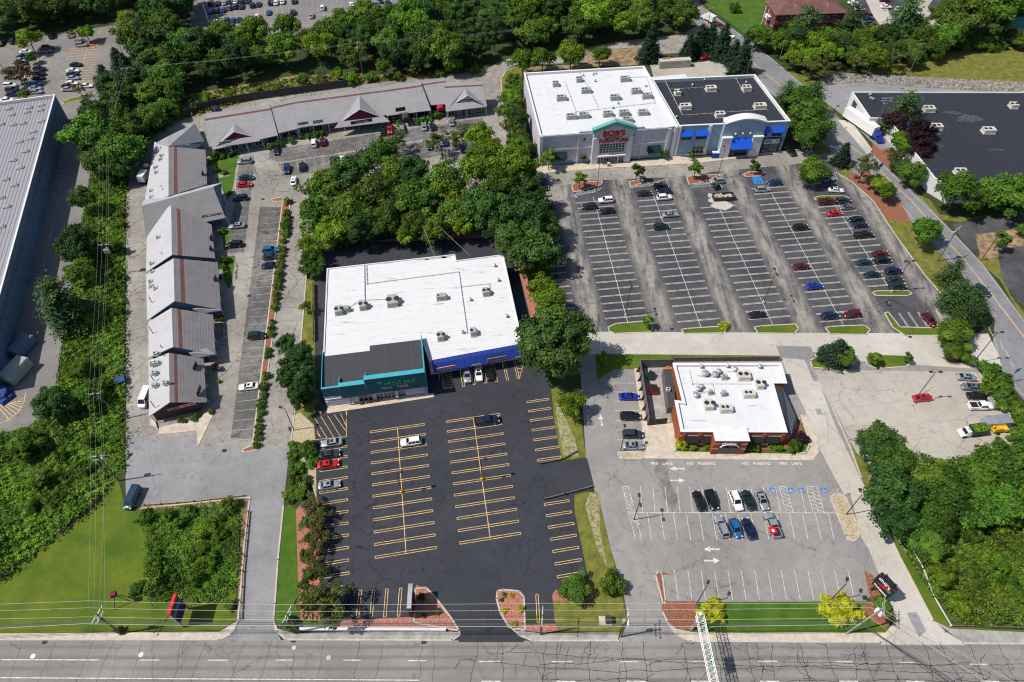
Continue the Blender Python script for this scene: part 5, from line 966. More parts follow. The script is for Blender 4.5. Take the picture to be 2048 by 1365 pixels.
for u, v in ((325, 378), (328, 385), (337, 487), (340, 575), (340, 563), (326, 513), (325, 698), (329, 714), (302, 602), (303, 662), (305, 757), (306, 810)):
    x, y, z = g(u, v, 5.2); build('vent_pipe', MB().bar((x, y, 4.2), (x, y, 6.6), .09), M['fan'], wm)
Wg = Wall(wm, g(302, 849)[:2], g(404, 824)[:2]); 
gs = segs[-1]; pA, pB = g(298, 833, 3.0), g(413, 805, 3.0); Wg = Wall(wm, (pA[0]+.6, pA[1]+.1), (pB[0]-1.8, pB[1]-.6)); 
a, z = Wg.at(357, 818); a2, z2 = Wg.at(372, 817)
o = Wg.part('sign_board', 'sign_pink', [(Wg.L*.60, 3.3, Wg.L*.98, 4.05)], -.1, .1); Wg.text('WE PAY CASH FOR GOLD', Wg.L*.79, 3.67, .42, 'maroon', .12, o, .8, .01, .01)
o = Wg.part('sign_board', 'sign_ochre', [(Wg.L*.36, 3.35, Wg.L*.58, 4.0)], -.1, .1); Wg.text('GOLD RUSH', Wg.L*.47, 3.67, .4, 'dark_metal', .12, o, .8, .01)
x, y, _ = g(308, 850, 1); rp = thing('ramp_slab', 'slanted beige slab beside the lower left corner of the brick gable', 'slab', g(308, 858)); q_ = [g(*p)[:2] for p in ((301, 838), (312, 845), (316, 858), (302, 850))]; build('slab', MB().prism(q_, 0, .5), M['concrete'], rp); build('kerbing', MB().prism(inset(q_, -.15), 0, .2), M['kerb'], rp)
# ---- north row ----
nm = thing('shopping_row', 'long bent row of shops with pale grey roof, red band and three maroon gables', 'shops', (-45, 215, 0))
seg = [((406, 229), (539, 209), (556, 271), (425, 300)), ((541, 207), (587, 197), (594.5, 258), (557, 267)), ((587, 197), (757, 175), (775, 230), (594.5, 257)), ((757, 175), (841, 163), (862, 221), (773, 232)), ((841, 163), (889, 155), (902, 208), (854, 211)), ((889, 155), (964, 163), (974, 213), (891.5, 223))]
zn = [7.8, 7.8, 8.2, 8.2, 7.8, 8.2]
mix = lambda p, q, f: tuple(p[i]+(q[i]-p[i])*f for i in range(3))
for (a, b, c, d), z in zip(seg, zn):
    A, B, C_3, D = g(*a, z), g(*b, z), g(*c, 3.6), g(*d, 3.6)
    if a == (889, 155): A, B = g(889, 166, z), g(964, 163, z)
    o = build('shingled_roof_slope', MB().roofslab([D, mix(D, A, .81), mix(C_3, B, .81), C_3][::-1], .2).roofslab([mix(D, A, .87), A, B, mix(C_3, B, .87)][::-1], .2), M['shingle2'], nm)
    build('red_shingle_band', MB().roofslab([mix(D, A, .81), mix(D, A, .87), mix(C_3, B, .87), mix(C_3, B, .81)][::-1], .2), M['red_stripe'], o)
    nd = Vector((B[0]-A[0], B[1]-A[1])).normalized(); nn = Vector((-nd.y, nd.x)); A5, B5 = (A[0]+nn.x*1.5, A[1]+nn.y*1.5), (B[0]+nn.x*1.5, B[1]+nn.y*1.5)
    build('rear_roof_slope', MB().roofslab([A, B, (*B5, z-2.2), (*A5, z-2.2)][::-1], .2), M['shingle2'], nm)
    # body: shop wall set back under the eave, side gables closed
    f0, f1 = mix(D, A, .16), mix(C_3, B, .16)
    for P0, Q0, X in ((f0, f1, 0),):
        build('wall', MB().hexa([(f0[0], f0[1], 0), (f1[0], f1[1], 0), (B5[0], B5[1], 0), (A5[0], A5[1], 0)], [(f0[0], f0[1], 3.9), (f1[0], f1[1], 3.9), (B5[0], B5[1], 3.9), (A5[0], A5[1], 3.9)]), M['slate_blue'], nm)
    for P_, Q_, R_ in ((D, A, A5), (C_3, B, B5)):
        m0 = mix(P_, Q_, .16); build('gable_wall', MB().hexa([(m0[0]-.08, m0[1], 3.8), (m0[0]-.08, m0[1], m0[2]-.2), (Q_[0]-.08, Q_[1], z-.22), (R_[0]-.08, R_[1], z-2.4), (R_[0]-.08, R_[1], 3.8)], [(m0[0]+.08, m0[1], 3.8), (m0[0]+.08, m0[1], m0[2]-.2), (Q_[0]+.08, Q_[1], z-.22), (R_[0]+.08, R_[1], z-2.4), (R_[0]+.08, R_[1], 3.8)]), M['slate_blue'], nm)
    Wn = Wall(nm, f0[:2], f1[:2]); k = max(1, int(Wn.L/4))
    for i in range(k): Wn.window((Wn.L*(i+.15)/k, .4, Wn.L*(i+.85)/k, 2.6), 3, 1, 'glass', 'white_trim', name='shop_window')
    k = max(2, int(Wn.L/5))
    for i in range(k+1): p = mix(D, C_3, (i+.05)/(k+.1)); build('canopy_post', MB().box(p[0], p[1]+.25, 0, .18, .18, 3.4), M['white_trim'], nm)
    for i in range(int(Wn.L/4)): p = mix(A5+(0,), B5+(0,), rr.random()); build('vent_pipe', MB().bar((p[0], p[1]-.3, z-2.4), (p[0], p[1]-.3, z+.9), .12, 0, 6), M['steel'], nm) if rr.random() < .7 else None
def front_gable(Rb, Rf, TL, TR, EL, ER, zb, ze):
    tl, tr, el, er = g(*TL, ze+1.0), g(*TR, ze+1.0), g(*EL, ze), g(*ER, ze)
    dd = (tr[0]-tl[0], tr[1]-tl[1]); best = min(np.arange(ze+1, 14, .05), key=lambda z: abs(dd[0]*(g(*Rf, z)[1]-tl[1])-dd[1]*(g(*Rf, z)[0]-tl[0])))
    rf = g(*Rf, float(best)); rb = g(*Rb, max(zb, float(best)))
    rb = (rb[0], rb[1], min(zb+.6, float(best)+.4))
    rb = g(*Rb, rb[2])
    o = build('front_gable_roof', MB().roofslab([el, tl, rf, rb], .12).roofslab([rb, rf, tr, er], .12).roofslab([el, er, tr, tl], .14), M['shingle2'], nm)
    pts = [(p[0], p[1]+.05, p[2]) for p in (tl, tr, rf)]; build('maroon_gable_panel', MB().face(pts), M['maroon'], nm)
    edge = MB().bar(tl, rf, .14, 0, 4).bar(rf, tr, .14, 0, 4); build('gable_trim', edge, M['white_wall'], nm); return tl, tr, rf
G1 = front_gable((469, 247), (468, 264), (441, 281), (503, 273), (426, 297), (521, 282), 6.6, 3.6)
G2_ = front_gable((718.7, 190), (720, 219), (685, 242.5), (760, 233.5), (668.6, 257), (780, 243.5), 8.2, 3.4)
G3 = front_gable((930, 177), (935, 192), (908, 208), (964, 202), (891, 224), (973, 214), 7.6, 3.5)
def roofsign(u, v, w, h, m, s_, tm, z=4.6, sz=.6):
    x, y, _ = g(u, v, z); a = ang(seg[2][3], seg[2][2]); a = R(17) if u < 880 else R(10)
    d = Vector((math.cos(a), math.sin(a))); o = build('roof_sign', MB().box(x, y, z-h/2, w, .15, z+h/2, a).box(x, y, z-h/2-.8, .1, .1, z-h/2, a), M[m], nm)
    if s_: text(s_, (x+d.y*.1, y-d.x*.1, z), (R(90), 0, a), sz, M[tm], o, .01, 'lettering', .9, .01)
roofsign(723, 243.5, 7.2, 1.1, 'sign_navy', 'Courtesy Vision', 'sign_white', 5.2, .75); roofsign(450, 285, 3.6, .9, 'cabinet', 'WELLNESS', 'black_plastic', 5.0, .6)
roofsign(606, 247, 3.6, 1.1, 'cabinet', 'TAXES', 'sign_navy', 5.0, .7); roofsign(636, 243.5, 3.2, 1.1, 'sign_green', 'SALON', 'sign_white', 5.0, .7); roofsign(801, 219, 3.4, 1.4, 'dark_metal', '', '', 5.2)
tl, tr, rf = G3; a = ang(tl, tr); text('KARATE', ((tl[0]+tr[0])/2, (tl[1]+tr[1])/2-.12, 6.0), (R(90), 0, a), .9, M['sign_white'], nm, .02, 'lettering', 1, .02); text('Performance Center', ((tl[0]+tr[0])/2, (tl[1]+tr[1])/2-.12, 5.1), (R(90), 0, a), .7, M['sign_white'], nm, .02, 'lettering', .8, .01)
for u, v, m_ in ((880, 212, 'awning_red'), (811, 232, 'dark_metal')):
    x, y, _ = g(u, v, 3); a = R(15); c_, s_ = math.cos(a), math.sin(a); mb = MB(); n = 8; A = []; B = []
    for i in range(n+1): t = math.pi*i/n; A.append((x+1.3*math.cos(t)*c_+2.2*s_, y+1.3*math.cos(t)*s_-2.2*c_, 2.4+1.3*math.sin(t))); B.append((x+1.3*math.cos(t)*c_-2.2*s_, y+1.3*math.cos(t)*s_+2.2*c_, 2.4+1.3*math.sin(t)))
    mb.hexa(A, B); build('barrel_awning', mb, M[m_], nm)
fn = thing('board_fence', 'long dark board fence behind the pale grey row of shops', 'fence', g(450, 215)); fp = [g(*p)[:2] for p in ((371, 235), (400, 222), (455, 210), (512, 200), (600, 188), (706, 173))]
for a, b in zip(fp, fp[1:]): build('panel', MB().wall(a, b, .05, math.dist(a, b)-.05, .1, 2.9, -.06, .06), M['fence_dark'], fn); build('post', MB().box(*a, 0, .16, .16, 3.1), M['fence_wood'], fn)
# ================= VEHICLES =================
def car_body(L, Wd, belt, hood, trunk, hx, tx, kind):
    """lofted lower body; x forward, ground at z=0"""
    st = [(-L/2, .80, .78, .42), (-L/2+.12, .92, trunk-.05, .28), (-L/2+.6, .98, trunk, .24), (tx, 1.0, belt-.02, .22), (0, 1.0, belt, .22), (hx, 1.0, belt-.04, .22), (L/2-.75, .97, hood, .22), (L/2-.18, .86, hood-.14, .26), (L/2, .70, hood-.3, .38)]
    mb = MB(); rings = []
    for x, wf, zt, zb_ in st:
        w = Wd/2*wf; prof = [(-w*.86, zb_), (-w, zb_+.2), (-w*.99, (zb_+zt)/2+.1), (-w*.93, zt-.05), (-w*.78, zt), (0, zt+.035), (w*.78, zt), (w*.93, zt-.05), (w*.99, (zb_+zt)/2+.1), (w, zb_+.2), (w*.86, zb_)]
        rings.append(list(range(len(mb.v), len(mb.v)+len(prof)))); mb.v += [(x, y, z) for y, z in prof]
    for A, B in zip(rings, rings[1:]):
        n = len(A)
        for k in range(n): mb.f.append((A[k], B[k], B[(k+1) % n], A[(k+1) % n])); mb.m.append(0)
    mb.f.append(tuple(rings[0])); mb.m.append(0); mb.f.append(tuple(rings[-1][::-1])); mb.m.append(0)
    return mb
def frustum(mb, x0, x1, wb, z0, x2, x3, wt, z1): return mb.hexa([(x0, -wb, z0), (x1, -wb, z0), (x1, wb, z0), (x0, wb, z0)], [(x2, -wt, z1), (x3, -wt, z1), (x3, wt, z1), (x2, wt, z1)])
SPEC = {'sedan': dict(L=4.75, Wd=1.82, belt=.93, hood=.88, trunk=.98, hx=.95, tx=-1.45, g=(-1.75, 1.05, -1.05, .30, 1.43)),
        'hatchback': dict(L=4.25, Wd=1.78, belt=.95, hood=.90, trunk=.96, hx=.95, tx=-1.4, g=(-2.02, 1.05, -1.45, .30, 1.48)),
        'suv': dict(L=4.7, Wd=1.9, belt=1.08, hood=1.06, trunk=1.05, hx=.95, tx=-1.5, g=(-2.25, 1.10, -1.85, .35, 1.72)),
        'minivan': dict(L=5.1, Wd=1.98, belt=1.08, hood=1.0, trunk=1.08, hx=1.35, tx=-1.7, g=(-2.45, 1.75, -2.2, .85, 1.82)),
        'pickup': dict(L=5.7, Wd=1.98, belt=1.12, hood=1.12, trunk=1.1, hx=1.25, tx=-.95, g=(-.75, 1.45, -.5, .75, 1.85)),
        'van': dict(L=5.6, Wd=2.05, belt=1.15, hood=1.1, trunk=1.15, hx=1.9, tx=-2.0, g=(-2.72, 2.15, -2.68, 1.45, 2.15))}
PROTO = {}
def make_vehicle(kind, far=False):
    s = SPEC[kind]; t = thing(kind if kind not in ('hatchback',) else 'hatchback', None, None, (0, 0, 0)); L, Wd = s['L'], s['Wd']
    b = car_body(L, Wd, s['belt'], s['hood'], s['trunk'], s['hx'], s['tx'], kind); x0, x1, x2, x3, zt = s['g']; zb_ = s['belt']-.03; wb, wt = Wd*.45, Wd*.375
    frustum(b, x0, x1, wb, zb_, x2, x3, wt, zt-.03)
    body = build('body', b, PAINT['white'], t, True); body['_paint'] = 1
    body.data.polygons.foreach_set('use_smooth', [len(p.vertices) == 4 and i < 88 for i, p in enumerate(body.data.polygons)])
    def pane(a, b_, c, d, n, off=.012, i0=.08, i1=.92, j0=.1, j1=.9):
        lp = lambda p, q, f: Vector(p)*(1-f)+Vector(q)*f
        P = lambda i, j: lp(lp(a, b_, i), lp(d, c, i), j); q = [P(i0, j0), P(i1, j0), P(i1, j1), P(i0, j1)]; nn = (q[1]-q[0]).cross(q[3]-q[0]).normalized()
        return [tuple(p+nn*off) for p in q]
    B0, B1, B2, B3 = (x0, -wb, zb_), (x1, -wb, zb_), (x1, wb, zb_), (x0, wb, zb_); T0, T1, T2, T3 = (x2, -wt, zt-.03), (x3, -wt, zt-.03), (x3, wt, zt-.03), (x2, wt, zt-.03)
    panes = [('windscreen', [pane(B1, B2, T2, T1, 0, j1=.97)]), ('rear_window', [pane(B3, B0, T0, T3, 0)] if kind != 'van' else [pane(B3, B0, T0, T3, 0, j0=.4)])]
    side = []
    fr = ((.06, .36), (.40, .66), (.70, .94)) if kind in ('suv', 'minivan') else ((.12, .49), (.53, .92)) if kind != 'van' else ((.72, .95),)
    for k, (i0, i1) in enumerate(fr): side += [pane(B0, B1, T1, T0, 0, i0=i0, i1=i1), pane(B2, B3, T3, T2, 0, i0=1-i1, i1=1-i0)]
    panes += [('side_window', [q]) for q in side] if not far else [('side_glass', side)]
    if far:
        mb = MB(); [mb.face(q) for _, qs in panes for q in qs]; build('glazing', mb, M['car_glass'], t)
    else:
        for nm_, qs in panes:
            mb = MB(); [mb.face(q) for q in qs]; build(nm_, mb, M['car_glass'], t)
    if kind in ('suv', 'minivan') and not far:
        for sg in (-1, 1): build('roof_rail', MB().bar((x2+.15, sg*wt*.9, zt), (x3-.1, sg*wt*.9, zt), .03, 0, 4), M['black_plastic'], t)
    if kind == 'sedan' and not far: build('sunroof', MB().face([(-.45, -.35, zt-.018), (.12, -.35, zt-.018), (.12, .35, zt-.018), (-.45, .35, zt-.018)]), M['car_glass'], t)
    if kind == 'pickup':
        zz = s['trunk']+.05; build('bed_liner', MB().box(-1.85, 0, .9, 1.9, 1.55, zz), M['black_plastic'], t)
        rl = MB()
        for sg in (-1, 1): rl.box(-1.85, sg*.86, zz-.1, 1.95, .16, zz+.16)
        rl.box(-2.78, 0, zz-.1, .12, 1.7, zz+.16); o = build('bed_side', rl, PAINT['white'], t); o['_paint'] = 1
    wr = .33 if kind in ('sedan', 'hatchback') else .38
    if far:
        pass
    for sx_ in (-L*.30, L*.30):
        for sg in (-1, 1):
            y = sg*(Wd/2-.13); w = build('wheel', MB().bar((sx_, y-.12, wr), (sx_, y+.14 if sg > 0 else y+.12, wr), wr, 0, 10 if far else 14), M['rubber'], t)
            if not far: build('rim', MB().bar((sx_, y+sg*.13, wr), (sx_, y+sg*.16, wr), wr*.6, 0, 10), M['steel'], w)
    if not far:
        zh = s['hood']-.22; 
        for sg in (-1, 1):
            build('headlight', MB().box(L/2-.17, sg*Wd*.33, zh, .22, .34, zh+.13, -sg*.35), M['lamp_clear'], t); build('tail_light', MB().box(-L/2+.08, sg*Wd*.37, s['trunk']-.26, .12, .26, s['trunk']-.1, sg*.2), M['lamp_red'], t)
            build('door_mirror', MB().box(x1-.35, sg*(Wd/2+.08), s['belt']-.02, .16, .2, s['belt']+.13), M['black_plastic'], t)
    PROTO[(kind, far)] = t; t['_used'] = 0; return t
for k_ in SPEC: make_vehicle(k_)
for k_ in ('sedan', 'suv', 'pickup', 'minivan'): make_vehicle(k_, True)
CAT = {'sedan': 'car', 'hatchback': 'car', 'suv': 'car', 'minivan': 'van', 'pickup': 'pickup truck', 'van': 'van'}
NM = {'sedan': 'sedan', 'hatchback': 'hatchback', 'suv': 'suv', 'minivan': 'minivan', 'pickup': 'pickup truck', 'van': 'van'}
def car(kind, col, u, v, a, label, group, far=False, sc=1):
    x, y, _ = g(u, v, .8)
    return dup(PROTO[(kind, far)], (x, y, .045), R(a), sc, label, CAT[kind], group, paint=PAINT[col])
ORD = ['first', 'second', 'third', 'fourth', 'fifth', 'sixth', 'seventh', 'eighth', 'ninth', 'tenth', 'eleventh', 'twelfth', 'thirteenth', 'fourteenth', 'fifteenth']
def row(where, group, a, cars, frm='from the top', far=False):
    for i, c in enumerate(cars):
        k_, col, u, v = c[:4]; aa = c[4] if len(c) > 4 else a
        car(k_, col, u, v, aa+(180 if (i*7+int(u)) % 3 == 0 and len(c) < 5 else 0), f"{col.replace('_', ' ')} {NM[k_]}, {ORD[i]} {frm} {where}", group, far)
GB = 'cars parked in the furniture store lot'
row('in leftmost double row of furniture store lot', GB, 7, [('suv', 'white', 1212, 400), ('suv', 'dark_green', 1178, 413), ('sedan', 'black', 1213.6, 421.7)])
row('along tree edge of furniture store lot', GB, 7, [('sedan', 'silver', 1079, 353), ('sedan', 'blue', 1084, 364), ('sedan', 'black', 1083, 377), ('sedan', 'silver', 1085.5, 388), ('suv', 'black', 1095, 409), ('suv', 'blue', 1108, 516)])
row('in second double row of furniture store lot', GB, 7, [('suv', 'black', 1322, 373), ('suv', 'navy', 1328, 383), ('suv', 'white', 1329, 394.5), ('sedan', 'dark_green', 1289.5, 386.5), ('sedan', 'silver', 1341, 428.5), ('suv', 'dark_green', 1323, 453.5)])
row('in third double row of furniture store lot', GB, 7, [('suv', 'silver', 1434, 362), ('sedan', 'black', 1516, 629)])
row('in fourth double row of furniture store lot', GB, 7, [('suv', 'dark_blue', 1548.5, 366), ('suv', 'silver', 1525, 378.5), ('suv', 'black', 1602, 455), ('sedan', 'maroon', 1603.6, 532.5), ('sedan', 'blue', 1629.4, 572), ('suv', 'navy', 1661, 632), ('suv', 'maroon', 1704, 628.5)])
row('in fifth double row of furniture store lot', GB, 7, [('pickup', 'maroon', 1655, 403), ('suv', 'dark_grey', 1686, 401), ('sedan', 'grey', 1693, 414), ('sedan', 'red', 1669.5, 426), ('sedan', 'black', 1712, 438.5), ('sedan', 'navy', 1721, 449.5), ('pickup', 'black', 1727.6, 470, 7), ('sedan', 'maroon', 1761.5, 507), ('suv', 'black', 1766, 521), ('sedan', 'dark_blue', 1729.4, 524.5), ('sedan', 'dark_green', 1746, 549), ('suv', 'navy', 1787, 542), ('sedan', 'dark_grey', 1790, 558), ('suv', 'dark_green', 1795, 572.5)])
car('suv', 'silver', 1658, 352, -62, 'silver suv nose in beside the round green tree at top right of store lot', GB); car('sedan', 'dark_blue', 1643.5, 355, -62, 'blue grey car half under the round green tree beside the silver suv', GB)
car('sedan', 'white', 1672.5, 379.5, -6, 'white sedan alone on the open asphalt below the silver suv', GB); car('suv', 'black', 1581, 303, 110, 'black suv in the shade at the right corner of the black roofed store', GB); car('sedan', 'silver', 1612.5, 297, 110, 'silver sedan at the curb between black suv and grass island by the side road', GB)
car('suv', 'maroon', 1858.4, 640, -72, 'maroon suv standing lengthwise in the lower right corner bays of store lot', GB)
car('suv', 'dark_blue', 1964, 581, -52, 'dark blue suv driving on the side road beside the tall roadside trees', 'cars on the side road'); car('sedan', 'grey', 1873, 467, -50, 'grey car on the side road hidden behind a single round tree', 'cars on the side road')
GT = 'cars parked in the dark sealed lot'
row('at left edge bays of the dark sealed lot', GT, 10, [('sedan', 'silver', 663, 885), ('sedan', 'dark_grey', 659, 908, 10), ('sedan', 'red', 656.5, 928, 10), ('sedan', 'silver', 658.5, 969.5)])
car('suv', 'white', 822, 883.5, 190, 'white suv alone in the left double row of yellow bays', GT); car('pickup', 'navy', 974, 841, 8, 'navy blue pickup at the top of the right double row of yellow bays', GT)
row('under the blue canopy of the thrift store', GT, -82, [('suv', 'silver', 934, 750), ('sedan', 'white', 957, 746), ('sedan', 'black', 979, 744.5)], 'from the left'); car('pickup', 'dark_grey', 683, 1202, 82, 'dark pickup hidden under the olive tree at lower left of the sealed lot', GT)
GC = 'cars parked around the restaurant'
row('in the bays left of the bin yard', GC, 0, [('sedan', 'blue', 1258, 793), ('suv', 'black', 1260.5, 832.5), ('suv', 'dark_grey', 1265.5, 868.5), ('sedan', 'silver', 1267, 891)])
row('in the upper middle row below the restaurant', GC, -81, [('sedan', 'black', 1398, 1001), ('suv', 'black', 1423, 999), ('suv', 'white', 1472, 1001), ('sedan', 'dark_green', 1497.5, 999.5), ('sedan', 'silver', 1524, 999)], 'from the left')
row('in the lower middle row below the restaurant', GC, -80, [('suv', 'silver', 1443.6, 1054), ('hatchback', 'mid_blue', 1471.6, 1056), ('sedan', 'navy', 1498, 1057)], 'from the left')
pk = car('pickup', 'silver', 1545, 1050, 97, 'silver pickup with red cargo in its bed, right end of the lower middle row', GC)
x, y, _ = g(1546, 1062, 1.2); t = thing('cargo_box', 'bright red box with white stickers in the bed of the silver pickup', 'cargo', (x, y, 0)); build('shell', MB().box(x, y, 1.16, 1.3, 1.5, 1.5, .1), M['sign_red'], t); build('sticker', MB().box(x-.1, y-.1, 1.5, .5, .6, 1.515, .1), M['sign_white'], t)
GR = 'cars parked in the empty back lot'
row('at the right edge of the tan back lot', GR, -6, [('sedan', 'silver', 1934, 754), ('sedan', 'grey', 1943, 773.5), ('sedan', 'black', 1955, 792)]); car('pickup', 'white', 1962, 812, 1, 'white pickup with a flat dark bed cover beside the grey cargo trailer', GR)
car('sedan', 'red', 1846, 795, 8, 'red sedan parked beside the light pole in middle of the tan back lot', GR)
GP = 'cars parked at the shopping rows'
row('beside the clipped hedge row', GP, 7, [('suv', 'mid_blue', 541, 500), ('sedan', 'dark_grey', 541.6, 513), ('sedan', 'navy', 538, 530.5), ('suv', 'dark_green', 514, 671.5), ('sedan', 'white', 497, 773)])
row('along the brick gabled row of shops', GP, 8, [('suv', 'silver', 489, 322.5), ('sedan', 'dark_blue', 492, 355), ('sedan', 'red', 488.5, 368.5), ('suv', 'navy', 480, 396), ('sedan', 'silver', 473.5, 451), ('suv', 'black', 469, 489)])
row('under the pale grey shop row eaves', GP, 100, [('sedan', 'black', 552.5, 300.5), ('suv', 'white', 627.5, 286), ('suv', 'maroon', 645, 283), ('suv', 'black', 766, 262.5), ('suv', 'red', 779, 259.5), ('suv', 'silver', 804, 258), ('sedan', 'silver', 848, 252.5), ('sedan', 'black', 864.5, 252.5), ('sedan', 'silver', 903, 243.5)], 'from the left')
row('in the open bays between shops and wood', GP, 100, [('suv', 'dark_blue', 573.5, 338), ('suv', 'black', 604.5, 333), ('suv', 'navy', 666, 321), ('suv', 'white', 685, 320), ('sedan', 'navy', 733.5, 305), ('sedan', 'white', 747, 304), ('sedan', 'dark_green', 858, 290.5), ('sedan', 'blue', 889, 283), ('sedan', 'white', 587, 361.5), ('suv', 'silver', 789, 367), ('sedan', 'blue', 925, 295)], 'from the left')
car('van', 'white', 290, 796, -88, 'white cargo van behind the brick gabled shops', GP); car('van', 'dark_blue', 265, 996, -93, 'dark blue van parked on the verge by the transformer pole', GP, sc=.95)
GF = 'cars parked in the far upper lot'
def far_row(where, a, L_, g_=GF, frm='from the left'):
    cnt = 0
    for i, (k_, col, u, v) in enumerate(L_): car(k_, col, u, v, a, f"{col.replace('_', ' ')} {NM[k_]}, number {i+1} {frm} {where}" if 0 else f"{col.replace('_', ' ')} {NM[k_]}, {ORD[i]} {frm} {where}", g_, True)
s, w = 'sedan', 'suv'
far_row('in the topmost line of the far lot', 96, [(w, 'maroon', 422, 6), (s, 'navy', 435.5, 6), (s, 'silver', 449, 4.6), (s, 'black', 460.5, 2), (s, 'white', 471, 2), (w, 'dark_grey', 483.5, 2.6), (s, 'dark_grey', 495, 1)])
far_row('in the second line of the far lot', 96, [(s, 'blue', 422, 21.7), (w, 'dark_green', 434.5, 20), (s, 'blue', 446.6, 19), (w, 'grey', 458.5, 15), (w, 'dark_grey', 471, 12.5), (s, 'navy', 483, 12.5), (w, 'navy', 504.6, 10), (s, 'navy', 517, 8), (w, 'black', 541, 5), (s, 'white', 552, 4.6), (s, 'white', 565, 2.6), (w, 'dark_grey', 588, 2)])
far_row('in the third line of the far lot', 96, [(s, 'maroon', 417, 45.5), (s, 'white', 431, 43.5), (w, 'dark_green', 454, 40), (s, 'blue', 465.7, 40), (s, 'navy', 478, 39), (w, 'silver', 502, 35), (s, 'white', 514.5, 32), (s, 'mid_blue', 537, 24.4), (s, 'red', 574, 37), (w, 'dark_green', 585.6, 24.4)])
far_row('in the lower line of the far lot', 96, [(s, 'navy', 440.7, 52.7), (s, 'white', 462.4, 51.4), (w, 'dark_green', 488.8, 45.5), (s, 'silver', 622.8, 31), (w, 'white', 645, 15), (s, 'silver', 681, 23), (s, 'dark_grey', 633.4, 54.7)])
far_row('at the right end of the far lot', 115, [(s, 'white', 703, 8), (s, 'mid_blue', 713, 10.5), (s, 'navy', 738, 4), (s, 'navy', 753, 9), (s, 'dark_grey', 760, 1), (s, 'navy', 776.5, 4.6)])
GL = 'cars parked in the yellow lined lot behind the ribbed roof'
far_row('in second aisle of yellow lined lot', 4, [(s, 'white', 52, 102.7), (w, 'dark_grey', 95, 95.5), (w, 'grey', 92, 101.5), (s, 'black', 45, 113.5), (s, 'silver', 41, 120), (s, 'navy', 43, 126), (w, 'black', 79, 138), (w, 'black', 78, 147.5), (s, 'black', 76, 155.5), (s, 'grey', 43, 134)], GL, 'from the top')
far_row('below the mixed trees of yellow lined lot', 4, [(w, 'mid_blue', 71, 168), (s, 'silver', 70, 176), (s, 'silver', 72, 183), (w, 'white', 20, 170.6), (w, 'dark_grey', 24, 179.5), (s, 'navy', 24.4, 188), (s, 'white', 14, 199)], GL, 'from the top')
far_row('in the third aisle of yellow lined lot', 4, [(w, 'silver', 163, 89.5), (s, 'black', 151.6, 129), (s, 'white', 146, 140.5), (s, 'navy', 145, 147.5), (s, 'silver', 145.6, 155.5), (s, 'white', 143, 166), (s, 'maroon', 135, 171.5), (s, 'silver', 136, 178), (s, 'white', 172.7, 171)], GL, 'from the top')
far_row('along outer edges of yellow lined lot', 100, [(w, 'black', 104, 71), (w, 'dark_grey', 25.7, 81.6), (s, 'dark_grey', 2, 86), (w, 'navy', 256, 81.6)], GL, 'listed')
GAP = 'cars parked beside the apartment building'
far_row('in left line beside the apartment building', -5, [(s, 'white', 1707, 5), (s, 'silver', 1714, 10), (s, 'white', 1720, 17.5), (s, 'maroon', 1734, 27), (s, 'dark_blue', 1737.6, 36), (s, 'dark_grey', 1741, 45.6)], GAP, 'from the top'); far_row('opposite the apartment line', -5, [(s, 'white', 1772.7, 13), (w, 'white', 1801.5, 19), (s, 'maroon', 1770, 0)], GAP, 'from the left')
car('sedan', 'maroon', 1441, 51.5, -57, 'maroon car at the kerb of the upper side road behind the white box truck', 'cars on the side road', True); car('sedan', 'white', 1460, 69.5, -57, 'white car on the upper side road beside the spruce row', 'cars on the side road', True); 
t = dup(PROTO[('sedan', True)], (*g(1411, 118)[:2], .05), R(20), 1, 'left of two red cars in the yard behind the black roofed store', 'car', 'cars in the yard', paint=PAINT['red']); t = dup(PROTO[('sedan', True)], (*g(1421, 115)[:2], .05), R(10), 1, 'right of two red cars in the yard behind the black roofed store', 'car', 'cars in the yard', paint=PAINT['red'])
for p in PROTO.values():
    def rm(o):
        for c in KIDS.pop(o.name, []): rm(c)
        bpy.data.objects.remove(o)
    rm(p)
